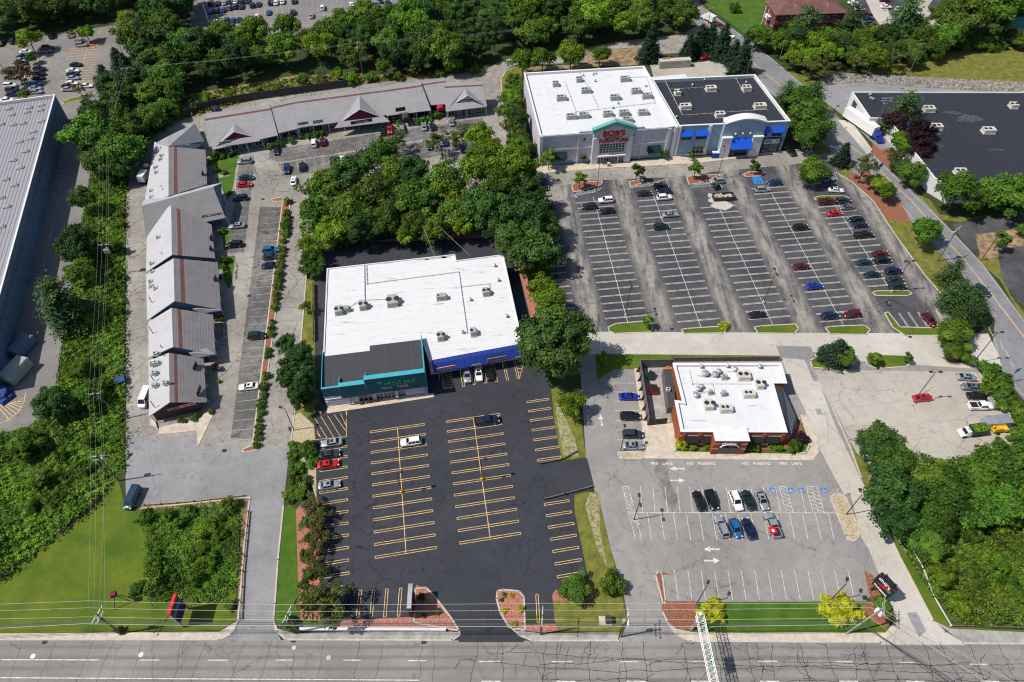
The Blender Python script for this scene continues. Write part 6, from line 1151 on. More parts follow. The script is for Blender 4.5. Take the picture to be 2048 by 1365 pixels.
# box trucks, semi, dump truck
def box_truck(label, u, v, a, L_=6.5, Wd=2.3, col='white', trailer=False, cab='white', H_=3.1):
    x, y, _ = g(u, v, 1.5); t = thing('box_truck' if not trailer else 'semi_truck', label, 'truck', (x, y, 0), None, R(a))
    build('cargo_box', MB().box(-.9, 0, .95, L_, Wd, H_).box(-.9, 0, H_, L_+.06, Wd+.06, H_+.05), PAINT[col], t)
    xf = -.9+L_/2+.25; cb_ = MB().hexa([(xf, -Wd*.45, .5), (xf+2.4, -Wd*.45, .5), (xf+2.4, Wd*.45, .5), (xf, Wd*.45, .5)], [(xf, -Wd*.43, 1.45), (xf+2.3, -Wd*.43, 1.25), (xf+2.3, Wd*.43, 1.25), (xf, Wd*.43, 1.45)]); frustum(cb_, xf+.05, xf+1.6, Wd*.43, 1.3, xf+.1, xf+1.1, Wd*.36, 2.35 if not trailer else 3.0)
    c = build('cab', cb_, PAINT[cab], t); build('windscreen', MB().face([(xf+1.62, -Wd*.38, 1.45), (xf+1.62, Wd*.38, 1.45), (xf+1.17, Wd*.33, 2.25 if not trailer else 2.6), (xf+1.17, -Wd*.33, 2.25 if not trailer else 2.6)]), M['car_glass'], c)
    build('chassis', MB().box(.4, 0, .55, L_+3, .9, .9), M['black_plastic'], t)
    for wx in ([-.9-L_*.33, xf+1.5] if not trailer else [-.9-L_*.42, -.9-L_*.34, xf-.5, xf+.5, xf+3.0]):
        for sg in (-1, 1): build('wheel', MB().bar((wx, sg*Wd*.36, .48), (wx, sg*Wd*.48, .48), .48, 0, 14), M['rubber'], t)
    if trailer:
        build('bonnet', MB().hexa([(xf+2.3, -.8, .6), (xf+3.9, -.6, .6), (xf+3.9, .6, .6), (xf+2.3, .8, .6)], [(xf+2.3, -.8, 1.75), (xf+3.8, -.55, 1.4), (xf+3.8, .55, 1.4), (xf+2.3, .8, 1.75)]), PAINT[cab], c)
        for sg in (-1, 1): build('exhaust_stack', MB().bar((xf-.05, sg*1.0, 1), (xf-.05, sg*1.0, 3.6), .1), M['steel'], c)
        for sg in (-1, 1): build('front_wing', MB().box(xf+3.0, sg*1.0, .6, 1.3, .5, 1.15, 0, taper=.85), PAINT[cab], c)
    return t
box_truck('small white box truck parked behind the white membrane slope of brick shops', 289, 352, 88, 3.6, 2.0); box_truck('white box truck stopped on the upper side road by the apartment lawn', 1418, 36, 123, 4.2, 2.2)
box_truck('dark blue semi truck with long white trailer backed into the warehouse dock', 1724, 250, -65.5, 14, 2.6, 'white', True, 'blue', 4.0)
x, y, _ = g(1940, 868); t = thing('dump_truck', 'white cab dump truck with green brush in its bed in the tan back lot', 'truck', (x, y, 0), None, R(188))
cb_ = MB().box(1.9, 0, .5, 2.2, 2.0, 1.25); frustum(cb_, .85, 2.2, .95, 1.25, 1.0, 1.75, .8, 2.1); c = build('cab', cb_, PAINT['white'], t); build('windscreen', MB().face([(2.21, -.85, 1.3), (2.21, .85, 1.3), (1.8, .74, 2.0), (1.8, -.74, 2.0)]), M['car_glass'], c); build('roof_light', MB().box(1.3, 0, 2.1, .2, .9, 2.22), M['orange'], c)
mb = MB()
for sg in (-1, 1): mb.box(-1.2, sg*1.1, .9, 3.6, .1, 2.3)
mb.box(-3.0, 0, .9, .1, 2.2, 2.3).box(.6, 0, .9, .1, 2.2, 2.5).box(-1.2, 0, .85, 3.6, 2.1, .95); build('dump_body', mb, M['dumpster_green'], t); build('chassis', MB().box(-.2, 0, .5, 5.8, .9, .84), M['black_plastic'], t)
for wx in (2.1, -1.9):
    for sg in (-1, 1): build('wheel', MB().bar((wx, sg*.78, .45), (wx, sg*1.05, .45), .45, 0, 14), M['rubber'], t)
n = 500; br_ = quads('cut_brush', np.stack([rng.uniform(-1.7, 1.7, n), rng.uniform(-1, 1, n), rng.uniform(1.9, 2.4, n)], 1), rng.normal(size=(n, 3))+[0, 0, 1], .18, LEAF['bright']); br_.location = (x, y, 0); 
c_ = math.cos(R(188)); s_ = math.sin(R(188)); br_.location = (x-1.2*c_, y-1.2*s_, 0); br_.rotation_euler = (0, 0, R(188)); tag(br_, 'heap of cut green branches in the bed of the dump truck', 'brush', None, 'stuff')
x, y, _ = g(1990, 864); t = thing('wood_chipper', 'yellow wood chipper coupled behind the green dump bed', 'wood chipper', (x, y, 0), None, R(8)); build('body', MB().box(0, 0, .7, 2.2, 1.2, 1.7, taper=.8), M['yellow'], t); build('feed_hopper', MB().hexa([(1.1, -.5, .8), (2.0, -.8, .7), (2.0, .8, .7), (1.1, .5, .8)], [(1.1, -.5, 1.4), (2.0, -.8, 1.7), (2.0, .8, 1.7), (1.1, .5, 1.4)]), M['yellow'], t); build('chute', MB().bar((-.6, 0, 1.5), (-1.6, 0, 2.5), .22), M['yellow'], t); build('engine', MB().box(-.3, .9, .8, 1.2, .6, 1.5), M['black_plastic'], t)
for sg in (-1, 1): build('wheel', MB().bar((0, sg*.8, .4), (0, sg*1.0, .4), .4, 0, 12), M['rubber'], t)
build('drawbar', MB().bar((-1.1, 0, .6), (-2.6, 0, .6), .07), M['black_plastic'], t)
x, y, _ = g(1993, 845, 1.2); t = thing('cargo_trailer', 'pale grey enclosed cargo trailer at right edge of the tan back lot', 'trailer', (x, y, 0), None, R(5)); build('body', MB().box(0, 0, .5, 5.6, 2.4, 2.5).hexa([(-3.9, -.4, .5), (-2.8, -1.2, .5), (-2.8, 1.2, .5), (-3.9, .4, .5)], [(-3.6, -.4, 2.4), (-2.8, -1.2, 2.5), (-2.8, 1.2, 2.5), (-3.6, .4, 2.4)]), M['steel'], t); build('hitch', MB().bar((-3.9, 0, .5), (-4.8, 0, .5), .07), M['black_plastic'], t)
for sg in (-1, 1): build('wheel', MB().bar((.3, sg*1.1, .38), (.3, sg*1.3, .38), .38, 0, 12), M['rubber'], t)
x, y, _ = g(1349, 126, 1.5); t = thing('shipping_container', 'beige shipping container with loose boxes on top behind the store', 'container', (x, y, 0), None, R(7)); mb = MB().box(0, 0, .15, 12.2, 2.45, 2.9)
for i in range(30): mb.box(-5.9+i*.41, -1.24, .3, .2, .06, 2.75)
build('shell', mb, M['container'], t); build('door', MB().box(-6.12, 0, .3, .06, 2.2, 2.7), M['steel'], t)
t2 = thing('lumber_stack', 'stack of tan boards lying on the beige container roof', 'lumber', (x-3.6, y+.5, 0)); [build('board', MB().box(x-3.6+i*.3, y+.2+i*.35, 2.9+i*.01, 2.6, .5, 3.15, .1*i), M['sign_ochre'], t2) for i in range(3)]
def dumpster(label, u, v, a, m, lid='black_plastic', L_=1.9, Wd=1.5, hh=1.4):
    x, y, _ = g(u, v, .7); t = thing('dumpster', label, 'dumpster', (x, y, 0), None, R(a)); build('bin', MB().hexa([(-L_/2, -Wd/2+.2, .15), (L_/2, -Wd/2+.2, .15), (L_/2, Wd/2, .15), (-L_/2, Wd/2, .15)], [(-L_/2, -Wd/2, hh-.2), (L_/2, -Wd/2, hh-.2), (L_/2, Wd/2, hh), (-L_/2, Wd/2, hh)]), M[m], t)
    build('lid', MB().hexa([(-L_/2+.03, -Wd/2, hh-.19), (L_/2-.03, -Wd/2, hh-.19), (L_/2-.03, Wd/2, hh+.01), (-L_/2+.03, Wd/2, hh+.01)], [(-L_/2+.03, -Wd/2, hh-.12), (L_/2-.03, -Wd/2, hh-.12), (L_/2-.03, Wd/2, hh+.1), (-L_/2+.03, Wd/2, hh+.1)]), M[lid], t)
    for sx_ in (-1, 1): build('lifting_arm', MB().box(sx_*(L_/2+.06), 0, .7, .12, Wd*.7, .85), M[m], t)
dumpster('blue dumpster on the edge of the overgrown strip beside the lane', 240, 763, 25, 'dumpster_blue', 'dumpster_blue', 2.6, 2.0, 1.5); dumpster('blue dumpster at left end of the dark fence behind pale shops', 430, 218, 10, 'dumpster_blue', 'black_plastic', 2.6, 1.8)
dumpster('blue grey dumpster among trees where the lane bends', 279, 288, 30, 'slate_blue', 'slate_blue', 3.0, 2.2, 1.6); dumpster('green dumpster with yellow lid behind the thrift store', 901, 479, 80, 'dumpster_green', 'yellow', 1.9, 1.8, 1.4)
dumpster('dark dumpster nearest the rear wall of the bin yard', 1302, 752, 60, 'dumpster_green'); dumpster('red dumpster in the middle of the bin yard', 1307, 780, 90, 'dumpster_red', 'black_plastic', 2.3, 1.8); dumpster('red dumpster nearest the gate of the bin yard', 1315, 823, 0, 'dumpster_red', 'black_plastic', 1.9, 1.8)
x, y, _ = g(1337, 737, 2.8); t = thing('orange_crate', 'orange crate with blue lid on the rear corner of the lean-to', 'crate', (x, y, 0)); build('bin', MB().box(x, y, 2.68, 1.1, .9, 3.1), M['orange'], t); build('lid', MB().box(x, y, 3.1, .8, .6, 3.13), M['dirt'], t)
x, y, _ = g(1336, 780, 3.0); t = thing('condenser', 'white condenser box on the dark roof of the lean-to', 'condenser', (x, y, 0)); build('cabinet', MB().box(x, y, 2.68, .9, .9, 3.5), M['cabinet_beige'], t); build('fan', MB().lathe([(.3, 0), (.3, .05)], x, y, 3.5), M['fan'], t)
# portable toilet pair, roll-off box and lift in the store lot
for i, (u, v) in enumerate(((1427, 311), (1434, 311))):
    x, y, _ = g(u, v, 1); t = thing('portable_toilet', ('left' if i == 0 else 'right')+' of two blue portable toilets by the arched bay', 'portable toilet', (x, y, 0), 'portable toilets'); build('cabin', MB().box(x, y, 0, 1.1, 1.1, 2.1, .1), M['sign_navy'], t); build('roof', MB().box(x, y, 2.1, 1.15, 1.15, 2.35, .1, taper=.8), M['sign_white'], t); build('door', MB().box(x, y-.57, .2, .8, .04, 1.95, .1), M['awning_blue'], t)
x, y, _ = g(1447, 394, .8); t = thing('rolloff_dumpster', 'long dark roll off dumpster filled with pale rubble in the third row', 'dumpster', (x, y, 0), None, R(6)); mb = MB()
for sg in (-1, 1): mb.box(0, sg*1.2, .2, 6.4, .1, 1.5)
mb.box(3.2, 0, .2, .1, 2.4, 1.5).box(-3.2, 0, .2, .1, 2.4, 1.5).box(0, 0, .15, 6.3, 2.3, .3); build('hull', mb, M['fence_dark'], t)
for i in range(9): mb = MB().box(-3+i*.75, -1.28, .25, .1, .08, 1.45); build('rib', mb, M['fence_dark'], t)
rb_ = MB()
for i in range(60): rb_.box(x+rr.uniform(-2.9, 2.9), y+rr.uniform(-.8, .8), .7, rr.uniform(.3, .9), rr.uniform(.1, .5), rr.uniform(1.15, 1.5), rr.uniform(0, 3), taper=.7)
o = build('demolition_rubble', rb_, M['concrete']); tag(o, 'pale broken boards and rubble filling the long dumpster', 'rubble', None, 'stuff')
for u, v, w_ in ((1432, 403, 2.2), (1443, 411, 3.2), (1425, 392, 1.6)):
    x, y, _ = g(u, v); sheet('dust_patch', [(x+w_*math.cos(k)*rr.uniform(.7, 1.2), y+w_*.8*math.sin(k)*rr.uniform(.6, 1.2), 0) for k in np.linspace(0, 6, 12)], ZM+.016+w_*.001, M['pale'])
x, y, _ = g(1434, 373, 1); t = thing('skid_loader', 'dark compact loader between striped island and long dumpster', 'loader', (x, y, 0), None, R(20)); build('body', MB().box(0, 0, .3, 2, 1.4, 1.4, taper=.8), M['black_plastic'], t); build('cab', MB().box(-.1, 0, 1.4, 1, 1, 2.1), M['fence_dark'], t); build('bucket', MB().box(1.5, 0, .15, .6, 1.7, .7), M['steel'], t)
for wx in (-.6, .6):
    for sg in (-1, 1): build('wheel', MB().bar((wx, sg*.65, .38), (wx, sg*.9, .38), .38, 0, 12), M['rubber'], t)
# ================= POLES, WIRES, SIGNS =================
def lamp_post(u, v, h, arms, label, group='parking lot light poles', base=True, m='dark_metal'):
    x, y, _ = g(u, v); t = thing('lamp_post', label, 'lamp post', (x, y, 0), group)
    if base: build('concrete_base', MB().lathe([(.32, 0), (.32, .75)], x, y, 0, 12), M['concrete'] if base is True else M['yellow'], t)
    build('pole', MB().bar((x, y, .0), (x, y, h), .11, 0, 8, .075), M[m], t)
    for a in arms:
        c_, s_ = math.cos(R(a)), math.sin(R(a)); build('arm', MB().bar((x, y, h-.1), (x+c_*.7, y+s_*.7, h), .05), M[m], t); build('lamp_head', MB().box(x+c_*1.05, y+s_*1.05, h-.08, .75, .5, h+.14, R(a)), M[m], t)
for u, v, h, ar, lb, bs_ in ((1251, 632, 11.3, (95, 275), 'dark twin headed light pole in the leftmost row of furniture store lot', True), (1527, 606, 11.3, (95, 275), 'dark twin headed light pole near the lower end of third store row', True),
    (1782.7, 585, 11.3, (5, 185), 'dark light pole on the small grass island of store lot', True), (1826.6, 804, 11.3, (0, 180), 'dark twin headed light pole beside the red sedan', False), (1946, 726, 11.3, (0, 180), 'dark light pole by bushes at top right of tan lot', False),
    (803, 985, 8.0, (20, 200), 'slim light pole with yellow base in the left double row', 2), (964, 960, 8.0, (20, 200), 'slim light pole with yellow base in the right double row', 2), (1241, 903, 8.5, (90,), 'light pole on the pebble bed left of restaurant', False),
    (1268, 1040, 8.5, (90, 270), 'light pole beside the hatched strip of the restaurant lot', False), (1393, 1209, 8.5, (60,), 'light pole beside the golden shrub at lower restaurant lot', False), (1659, 1203, 8.5, (60,), 'light pole behind the large golden shrub', False),
    (1692, 1030, 8.5, (90, 270), 'light pole on the pebble strip by the right driveway', False), (588, 861, 8.5, (160,), 'light pole in the pebble bed beside the left driveway', False), (1193, 384, 11, (95,), 'slim light pole behind the first planted island', False), (1434, 357, 11, (95,), 'slim light pole behind the third planted island', False),
    (1653, 262, 9, (30,), 'thin street light beside the upper side road', False), (13, 150, 9, (180,), 'slim light pole at left of the yellow lined lot', False), (250, 115, 9, (160,), 'slim light pole at right of the yellow lined lot', False), (420, 52, 11, (0, 180), 'white light pole at left of the far upper lot', False), (629, 26, 9, (0, 180), 'white light pole in middle of the far upper lot', False)):
    lamp_post(u, v, h, ar, lb, base=bs_, m='sign_white' if 'white light' in lb else 'dark_metal')
def utility_pole(u, v, h, a, label, arms=((0, 2.4),), trafo=0, lean=(0, 0), m='wood', insul=True):
    x, y, _ = g(u, v); t = thing('utility_pole', label, 'utility pole', (x, y, 0), 'utility poles'); tx, ty = x+lean[0], y+lean[1]
    build('pole', MB().bar((x, y, 0), (tx, ty, h), .17, 0, 8, .12), M[m], t); c_, s_ = math.cos(R(a)), math.sin(R(a)); ends = []
    for dz, L_ in arms:
        z = h-.35-dz; o = build('crossarm', MB().bar((tx-c_*L_/2, ty-s_*L_/2, z), (tx+c_*L_/2, ty+s_*L_/2, z), .07, 0, 4), M['steel'] if m != 'wood' else M['sign_white'], t)
        for q in (-.47, -.1, .3, .47):
            px_, py_ = tx+c_*L_*q, ty+s_*L_*q
            if insul: build('insulator', MB().lathe([(.05, 0), (.09, .1), (.05, .2), (.09, .3)], px_, py_, z+.05, 8), M['cabinet'], o)
            ends.append((px_, py_, z+.3))
    for i in range(trafo):
        aa = R(a+90)+i*2.1; px_, py_ = tx+.45*math.cos(aa), ty+.45*math.sin(aa); build('transformer', MB().lathe([(.3, 0), (.36, .1), (.36, 1.15), (.24, 1.3)], px_, py_, h-3.0, 12), M['sign_white'] if lean[0] > 3 else M['cabinet'], t)
    t['_top'] = (tx, ty, h); return ends
PE = {}
PE['a'] = utility_pole(238, 962, 10.3, 10, 'wooden pole with double crossarm and wires beside the dark blue van', ((0, 2.8), (1.2, 3.2)), 1); PE['b'] = utility_pole(250, 838, 10, 10, 'wooden pole at the lane opposite the last brick gable', ((0, 2.6),), 0, (-2.5, 0))
PE['c'] = utility_pole(252, 546, 10.5, 8, 'wooden pole with grey transformers beside the lane', ((0, 2.8),), 3, (-1.6, 0)); PE['d'] = utility_pole(243, 320, 11, 8, 'wooden pole among the trees left of the shopping rows', ((0, 2.6),), 0, (-1, 0))
PE['e'] = utility_pole(279, 205, 13, 8, 'wooden pole in the wood left of the dark fence', ((0, 2.6),)); PE['f'] = utility_pole(726, 150, 12.5, 80, 'wooden pole behind the pale shop row', ((0, 2.2),), 1); PE['g'] = utility_pole(350, 68, 14, 20, 'wooden pole at the edge of wood near far lot', ((0, 2.8),))
PE['h'] = utility_pole(1875.4, 522, 12, 35, 'wooden pole leaning by the side road opposite the black lot', ((0, 2.6), (.8, 2.6)), 1); PE['i'] = utility_pole(1962, 521, 9.5, 35, 'bare wooden pole on the planting bed by the black lot', ())
PE['j'] = utility_pole(1735, 150, 13, 0, 'grey pole left of two beside the stony bank', ((0, 2.2),)); PE['k'] = utility_pole(1815.3, 154, 13, 0, 'grey pole right of two beside the stony bank', ((0, 2.2),)); PE['l'] = utility_pole(1745, 265, 13, 0, 'wooden pole with triple crossarm by the white trailer', ((0, 3.6), (1.0, 3.6), (2.0, 1.4)))
PE['m'] = utility_pole(1555, 132, 11, 30, 'thin pole among trees by the upper side road', ()); PE['n'] = utility_pole(1410, 75, 12, 30, 'pole at the kerb of the upper side road', ((0, 2.2),)); PE['o'] = utility_pole(1490, 160, 12, 30, 'pole at the right corner behind the black roof', ((0, 2.2),)); PE['w'] = utility_pole(151, 845, 4, 0, 'short stump pole hidden in the overgrown strip', ())
def wire(a, b, sag, label, r=.03, m='wire', n=12, name='power_line'):
    pts = [tuple(a[i]+(b[i]-a[i])*t for i in (0, 1))+(a[2]+(b[2]-a[2])*t-sag*4*t*(1-t),) for t in [k/n for k in range(n+1)]]
    o = build(name, MB().path(pts, r, 0, 4), M[m]); tag(o, label, 'wire', 'overhead wires'); return o
# roadside poles and the line along the main road
Q1 = utility_pole(243, 1268, 10.3, 78, 'roadside pole overgrown with ivy in front of the lawn', ((0, 3.4), (1.3, 2.2)), 1); Q2 = utility_pole(600, 1266, 10.0, 72, 'roadside pole overgrown with ivy beside the left driveway', ((0, 3.0), (1.2, 1.8)), 0)
Q3 = utility_pole(1081, 1270, 10.2, 85, 'plain grey pole in front of the yellow shrub island', ((0, 3.4),)); Q4 = utility_pole(1242, 1274, 10.6, 85, 'thick roadside pole with cable box at the restaurant entrance', ((0, 3.4), (1.2, 2.2)), 1)
Q5 = utility_pole(1690, 1269, 10.8, 70, 'leaning roadside pole with two white transformers by the big golden shrub', ((0, 3.4), (.9, 2.4)), 2, (3.4, 1.2), 'steel')
hts = [(0, 1211, 1224, 1244), (176, 1202, 1216, 1234), (566, 1209.5, 1223, 1240), (1094, 1207, 1220.5, 1239), (1253, 1207, 1220, 1240), (1742, 1206, 1215, 1236)]
zw = (10.4, 10.2, 9.9); k = 0
far_l = [g(-420, 1221+i*12, zw[i]) for i in range(3)]
prev = far_l; prevu = None
for j, (u, *vs) in enumerate(hts[1:]):
    cur = [g(u, vs[i], zw[i]) for i in range(3)]
    for i in range(3): wire(prev[i], cur[i], .25 if j else .3, f"{('upper', 'middle', 'lower')[i]} pale conductor over the roadside, {ORD[j]} span from the left", .028)
    prev = cur
endp = [g(2090, 1398, 10), g(2060, 1420, 9.8), g(1990, 1420, 9.6)]
for i in range(3): wire(prev[i], endp[i], .2, f"{('upper', 'middle', 'lower')[i]} pale conductor crossing the road toward lower right corner", .028)
for q, (dz, rad, mm) in enumerate(((-1.6, .045, 'wire_dark'), (-2.0, .06, 'wire_dark'), (-2.4, .04, 'wire'))):
    pv = g(-420, 1268+q*4, 8.5+dz*.3)
    for j, (u, vv) in enumerate(((165, 1242), (585, 1246), (1082, 1247), (1242, 1248), (1722, 1243))):
        cu_ = g(u, vv+q*3, 8.6+dz*.5); wire(pv, cu_, .3, f"{('upper', 'middle', 'lower')[q]} dark cable of the roadside bundle, {ORD[j]} span from the left", rad, mm); pv = cu_
    wire(pv, g(1960+q*25, 1420, 8.0), .2, f"{('upper', 'middle', 'lower')[q]} dark cable crossing the road toward lower right", .05, 'wire_dark')
for i, q in enumerate((0, 1, 3, 2)):
    for j, (p_, r_) in enumerate((('a', 'b'), ('b', 'c'), ('c', 'd'), ('d', 'e'))): wire(PE[p_][q], PE[r_][q], .35, f"{ORD[i]} conductor from the left, {ORD[j]} span along the overgrown strip", .009, 'wire')
    wire(PE['a'][q], (g(175, 1215, 10)[0]+i*.9, g(175, 1215, 10)[1]+i*.2, 9.8), .3, f"{ORD[i]} conductor from the left over the lawn to the road", .009, 'wire')
for i in range(3): wire(PE['e'][i], PE['f'][i], .8, f"{ORD[i]} of three wires over the dark wood edge", .014, 'wire'); wire(PE['f'][i], (PE['f'][i][0]+60, PE['f'][i][1]+12, 12), .6, f"{ORD[i]} wire running right of the pole behind pale shops", .015, 'wire')
wire(g(613, 500, 8), g(790, 366, 9), .4, 'thin service wire over the wood left of thrift store', .02); wire(g(869, 512, 5.4), g(845, 450, 9), .2, 'left of two short wires down to the thrift roof', .03); wire(g(941, 512, 5.4), g(865, 440, 9), .2, 'right of two short wires down to the thrift roof', .03)
# overhead sign gantry truss over the road
ga = g(1398.5, 1232, 7.2); gb_ = g(1440, 1430, 7.2); t = thing('sign_gantry', 'white lattice truss of an overhead road sign gantry by the golden shrub', 'sign gantry', (ga[0], ga[1], 0))
d = (Vector(gb_)-Vector(ga)); n_ = 34; dn = d.normalized(); sx2 = dn.cross(Vector((0, 0, 1))).normalized(); mb = MB(); w_, h_ = .65, .9
P = lambda i, s1, s2: tuple(Vector(ga)+d*(i/n_)+sx2*(w_*s1)+Vector((0, 0, h_*s2)))
for s1 in (-1, 1):
    for s2 in (0, 1): mb.bar(P(0, s1, s2), P(n_, s1, s2), .075, 0, 5)
build('chord_frame', mb, M['sign_white'], t); mb = MB()
for i in range(n_):
    s = 1 if i % 2 else -1; mb.bar(P(i, s, 1), P(i+1, -s, 1), .04, 0, 4).bar(P(i, s, 0), P(i+1, -s, 0), .04, 0, 4)
    for q in (-1, 1): mb.bar(P(i, q, 0 if i % 2 else 1), P(i+1, q, 1 if i % 2 else 0), .04, 0, 4)
build('lattice_bracing', mb, M['sign_white'], t); build('upright', MB().bar((ga[0], ga[1], 0), (ga[0], ga[1], 8.3), .28, 0, 12), M['steel'], t); build('upright_cap', MB().lathe([(.34, 0), (.34, .12), (.1, .25)], ga[0], ga[1], 8.3, 12), M['sign_white'], t)
for f, w2 in ((.45, 2.6), (.8, 2.6)): p = Vector(ga)+d*f; o = build('sign_panel', MB().box(p.x+.8, p.y, 5.6, .1, w2, 8.0, math.atan2(d.y, d.x)+R(90)), M['sign_green'], t)
x, y, _ = g(1392, 1250, 5.0); tl_ = thing('traffic_signal', 'small grey signal head hanging under the gantry beside the lattice truss', 'traffic signal', (x, y, 0)); build('housing', MB().box(x, y, 5.2, .4, .4, 6.3, .5), M['steel'], tl_); build('hanger', MB().bar((x, y, 6.3), (x+.7, y, 7.2), .04), M['steel'], tl_)
# restaurant road sign
x, y, _ = g(1750, 1190, 0); t = thing('pylon_sign', 'black and red restaurant pylon sign leaning over the driveway edge', 'sign', (x, y, 0)); a = R(-62)
e_ = Vector((math.cos(a), math.sin(a))); 
for q in (-1.0, 1.0): build('sign_post', MB().bar((x+e_.x*q, y+e_.y*q, 0), (x+e_.x*q, y+e_.y*q, 7.5), .16), M['black_plastic'], t)
Ws = Wall(t, (x-e_.x*1.9, y-e_.y*1.9), (x+e_.x*1.9, y+e_.y*1.9)); build('sign_cabinet', MB().wall(Ws.p0, Ws.p1, 0, 3.8, 3.7, 6.3, -.5, .5).wall(Ws.p0, Ws.p1, .7, 3.1, 6.3, 6.7, -.5, .5), M['black_plastic'], t); [build('edge_trim', MB().wall(Ws.p0, Ws.p1, .0, 3.8, 6.3, 6.36, q-.04, q+.04), M['maroon'], t) for q in (-.4, .4)]; build('lower_panel', MB().wall(Ws.p0, Ws.p1, .2, 3.6, 2.2, 3.6, -.3, .3), M['black_plastic'], t)
for off, sgn_ in ((-.36, -1), ):
    pass
aw = math.atan2(Ws.d.y, Ws.d.x)
def stext(st, a_, z, size, m, face=1, sx=1): 
    d_ = (.56 if z > 3.6 else .36)*face; x_, y_, _ = Ws.P(a_, z, d_); text(st, (x_, y_, z), (R(90), 0, aw+(0 if face == 1 else math.pi)), size, M[m], t, .03, 'lettering', sx, .02)
for fc in (1, -1): stext("chili's", 1.75, 5.8, 1.15, 'sign_white', fc); stext('CURBSIDE', 1.9, 2.95, .62, 'sign_white', fc)
pepper(t, lambda a_, z, d_: Ws.P(2.0+a_*1.35, 4.75+z*1.35, .51+d_)); pepper(t, lambda a_, z, d_: Ws.P(1.8-a_*1.35, 4.75+z*1.35, -.51-d_))
# tenant signs by the main road
x, y, _ = g(1000, 1000); x, y, _ = g(826, 1232); t = thing('monument_sign', 'dark panelled monument sign casting a wide shadow on red chips', 'sign', (x, y, 0)); x2, y2, _ = g(833, 1212); 
build('cabinet', MB().box(x2-.6, y2-.3, 1.0, .7, 4.4, 5.4, .03), M['black_plastic'], t); build('header', MB().box(x2-.6, y2-.3, 5.4, .8, 4.5, 5.9, .03), M['steel'], t); build('sign_base', MB().box(x2-.6, y2-.3, 0, .9, 2.2, 1.0, .03), M['brick'], t)
for i in range(4): build('tenant_panel', MB().box(x2-1.0, y2-.3, 1.3+i*1.0, .06, 3.9, 2.1+i*1.0, .03), M[('cabinet', 'slate_blue', 'cabinet', 'teal')[i]], t)
x, y, _ = g(371, 1236); t = thing('tenant_sign', 'tall multi panel tenant sign with bright red top at the overgrown plot', 'sign', (x, y, 0)); 
for q in (-1.6, 1.6): build('sign_post', MB().box(x, y+q, 0, .4, .4, 6.6), M['steel'], t)
for i, m_ in enumerate(('maroon', 'sign_navy', 'fence_dark', 'slate_blue', 'dumpster_green')): build('tenant_panel', MB().box(x, y, 1.6+i*.95, .45, 3.5, 2.45+i*.95), M[m_], t)
build('header_panel', MB().box(x, y, 6.4, .6, 3.7, 7.0), M['sign_red'], t)
x, y, _ = g(247, 1193, 0); x, y, _ = g(245, 1205, 0); t = thing('hoist_sign', 'small dark red box on tripod legs standing on the lawn', 'sign', (x, y, 0)); build('box', MB().box(x, y, 3.6, 1.0, .9, 4.4, .4), M['maroon'], t)
for q in range(3): build('leg', MB().bar((x, y, 3.6), (x+2*math.cos(q*2.1), y+1.6*math.sin(q*2.1), 0), .07), M['fence_dark'], t)
for u, v, lab in ((1892, 487, 'blue square road sign over the side road by leaning pole'), (2035, 742, 'blue square road sign at far right by the wide lanes'), (1762, 332, 'blue square road sign near the corner by the dark trees')):
    x, y, z = g(u, v, 4.4); t = thing('road_sign', lab, 'road sign', (x, y, 0)); build('post', MB().bar((x, y, 0), (x, y, 5), .07), M['wood'], t); build('panel', MB().box(x, y, 3.9, 1.5, .06, 5.3, R(20)), M['road_sign_blue'], t)
# walls and guard rails
def wallrun(name, label, px, h, th, m, cat, post=None, pm=None):
    P = [g(*p)[:2] for p in px]; t = thing(name, label, cat, (*P[0], 0)); mb = MB(); pb = []
    for a, b in zip(P, P[1:]):
        mb.wall(a, b, 0, math.dist(a, b), 0 if not post else .35, h, -th/2, th/2)
        if post:
            k_ = max(1, int(math.dist(a, b)/post))
            for i in range(k_+1): build('post', MB().box(a[0]+(b[0]-a[0])*i/k_, a[1]+(b[1]-a[1])*i/k_, 0, .2, .2, h+.1), M[pm or m], t)
    build('rail' if post else 'coping', mb, M[m], t)
wallrun('retaining_wall', 'long white low retaining wall beside the left main road pavement', [(600, 1260), (840, 1261), (892, 1262)], .7, .5, 'white_wall', 'wall'); wallrun('guard_rail', 'rusty guard rail along the right edge of the overgrown plot', [(498, 1025), (487, 1145), (482, 1240)], .7, .12, 'sign_ochre', 'guard rail', 3, 'fence_dark')
wallrun('guard_rail', 'wooden guard rail along the top of the overgrown plot', [(290, 1012), (390, 1005), (490, 993)], .6, .14, 'sign_ochre', 'guard rail', 3, 'wood'); wallrun('guard_rail', 'grey timber rail above the dark connector drive', [(1080, 929), (1124, 921), (1153, 905)], .7, .2, 'fence_wood', 'guard rail', 2.2); wallrun('guard_rail', 'grey timber rail below the dark connector drive', [(1090, 1000), (1130, 990), (1185, 975)], .7, .2, 'fence_wood', 'guard rail', 2.2)
wallrun('guard_rail', 'pale wooden rail along the right driveway verge', [(1812, 1080), (1845, 1140), (1866, 1195), (1900, 1253)], .6, .12, 'white_wall', 'guard rail', 4, 'white_wall'); wallrun('guard_rail', 'steel guard rail at lower right beside pavement', [(1902, 1254), (1945, 1254)], .7, .15, 'fence_wood', 'guard rail', 3); wallrun('guard_rail', 'steel guard rail at lower right corner', [(1987, 1256), (2060, 1258)], .7, .15, 'fence_wood', 'guard rail', 3)
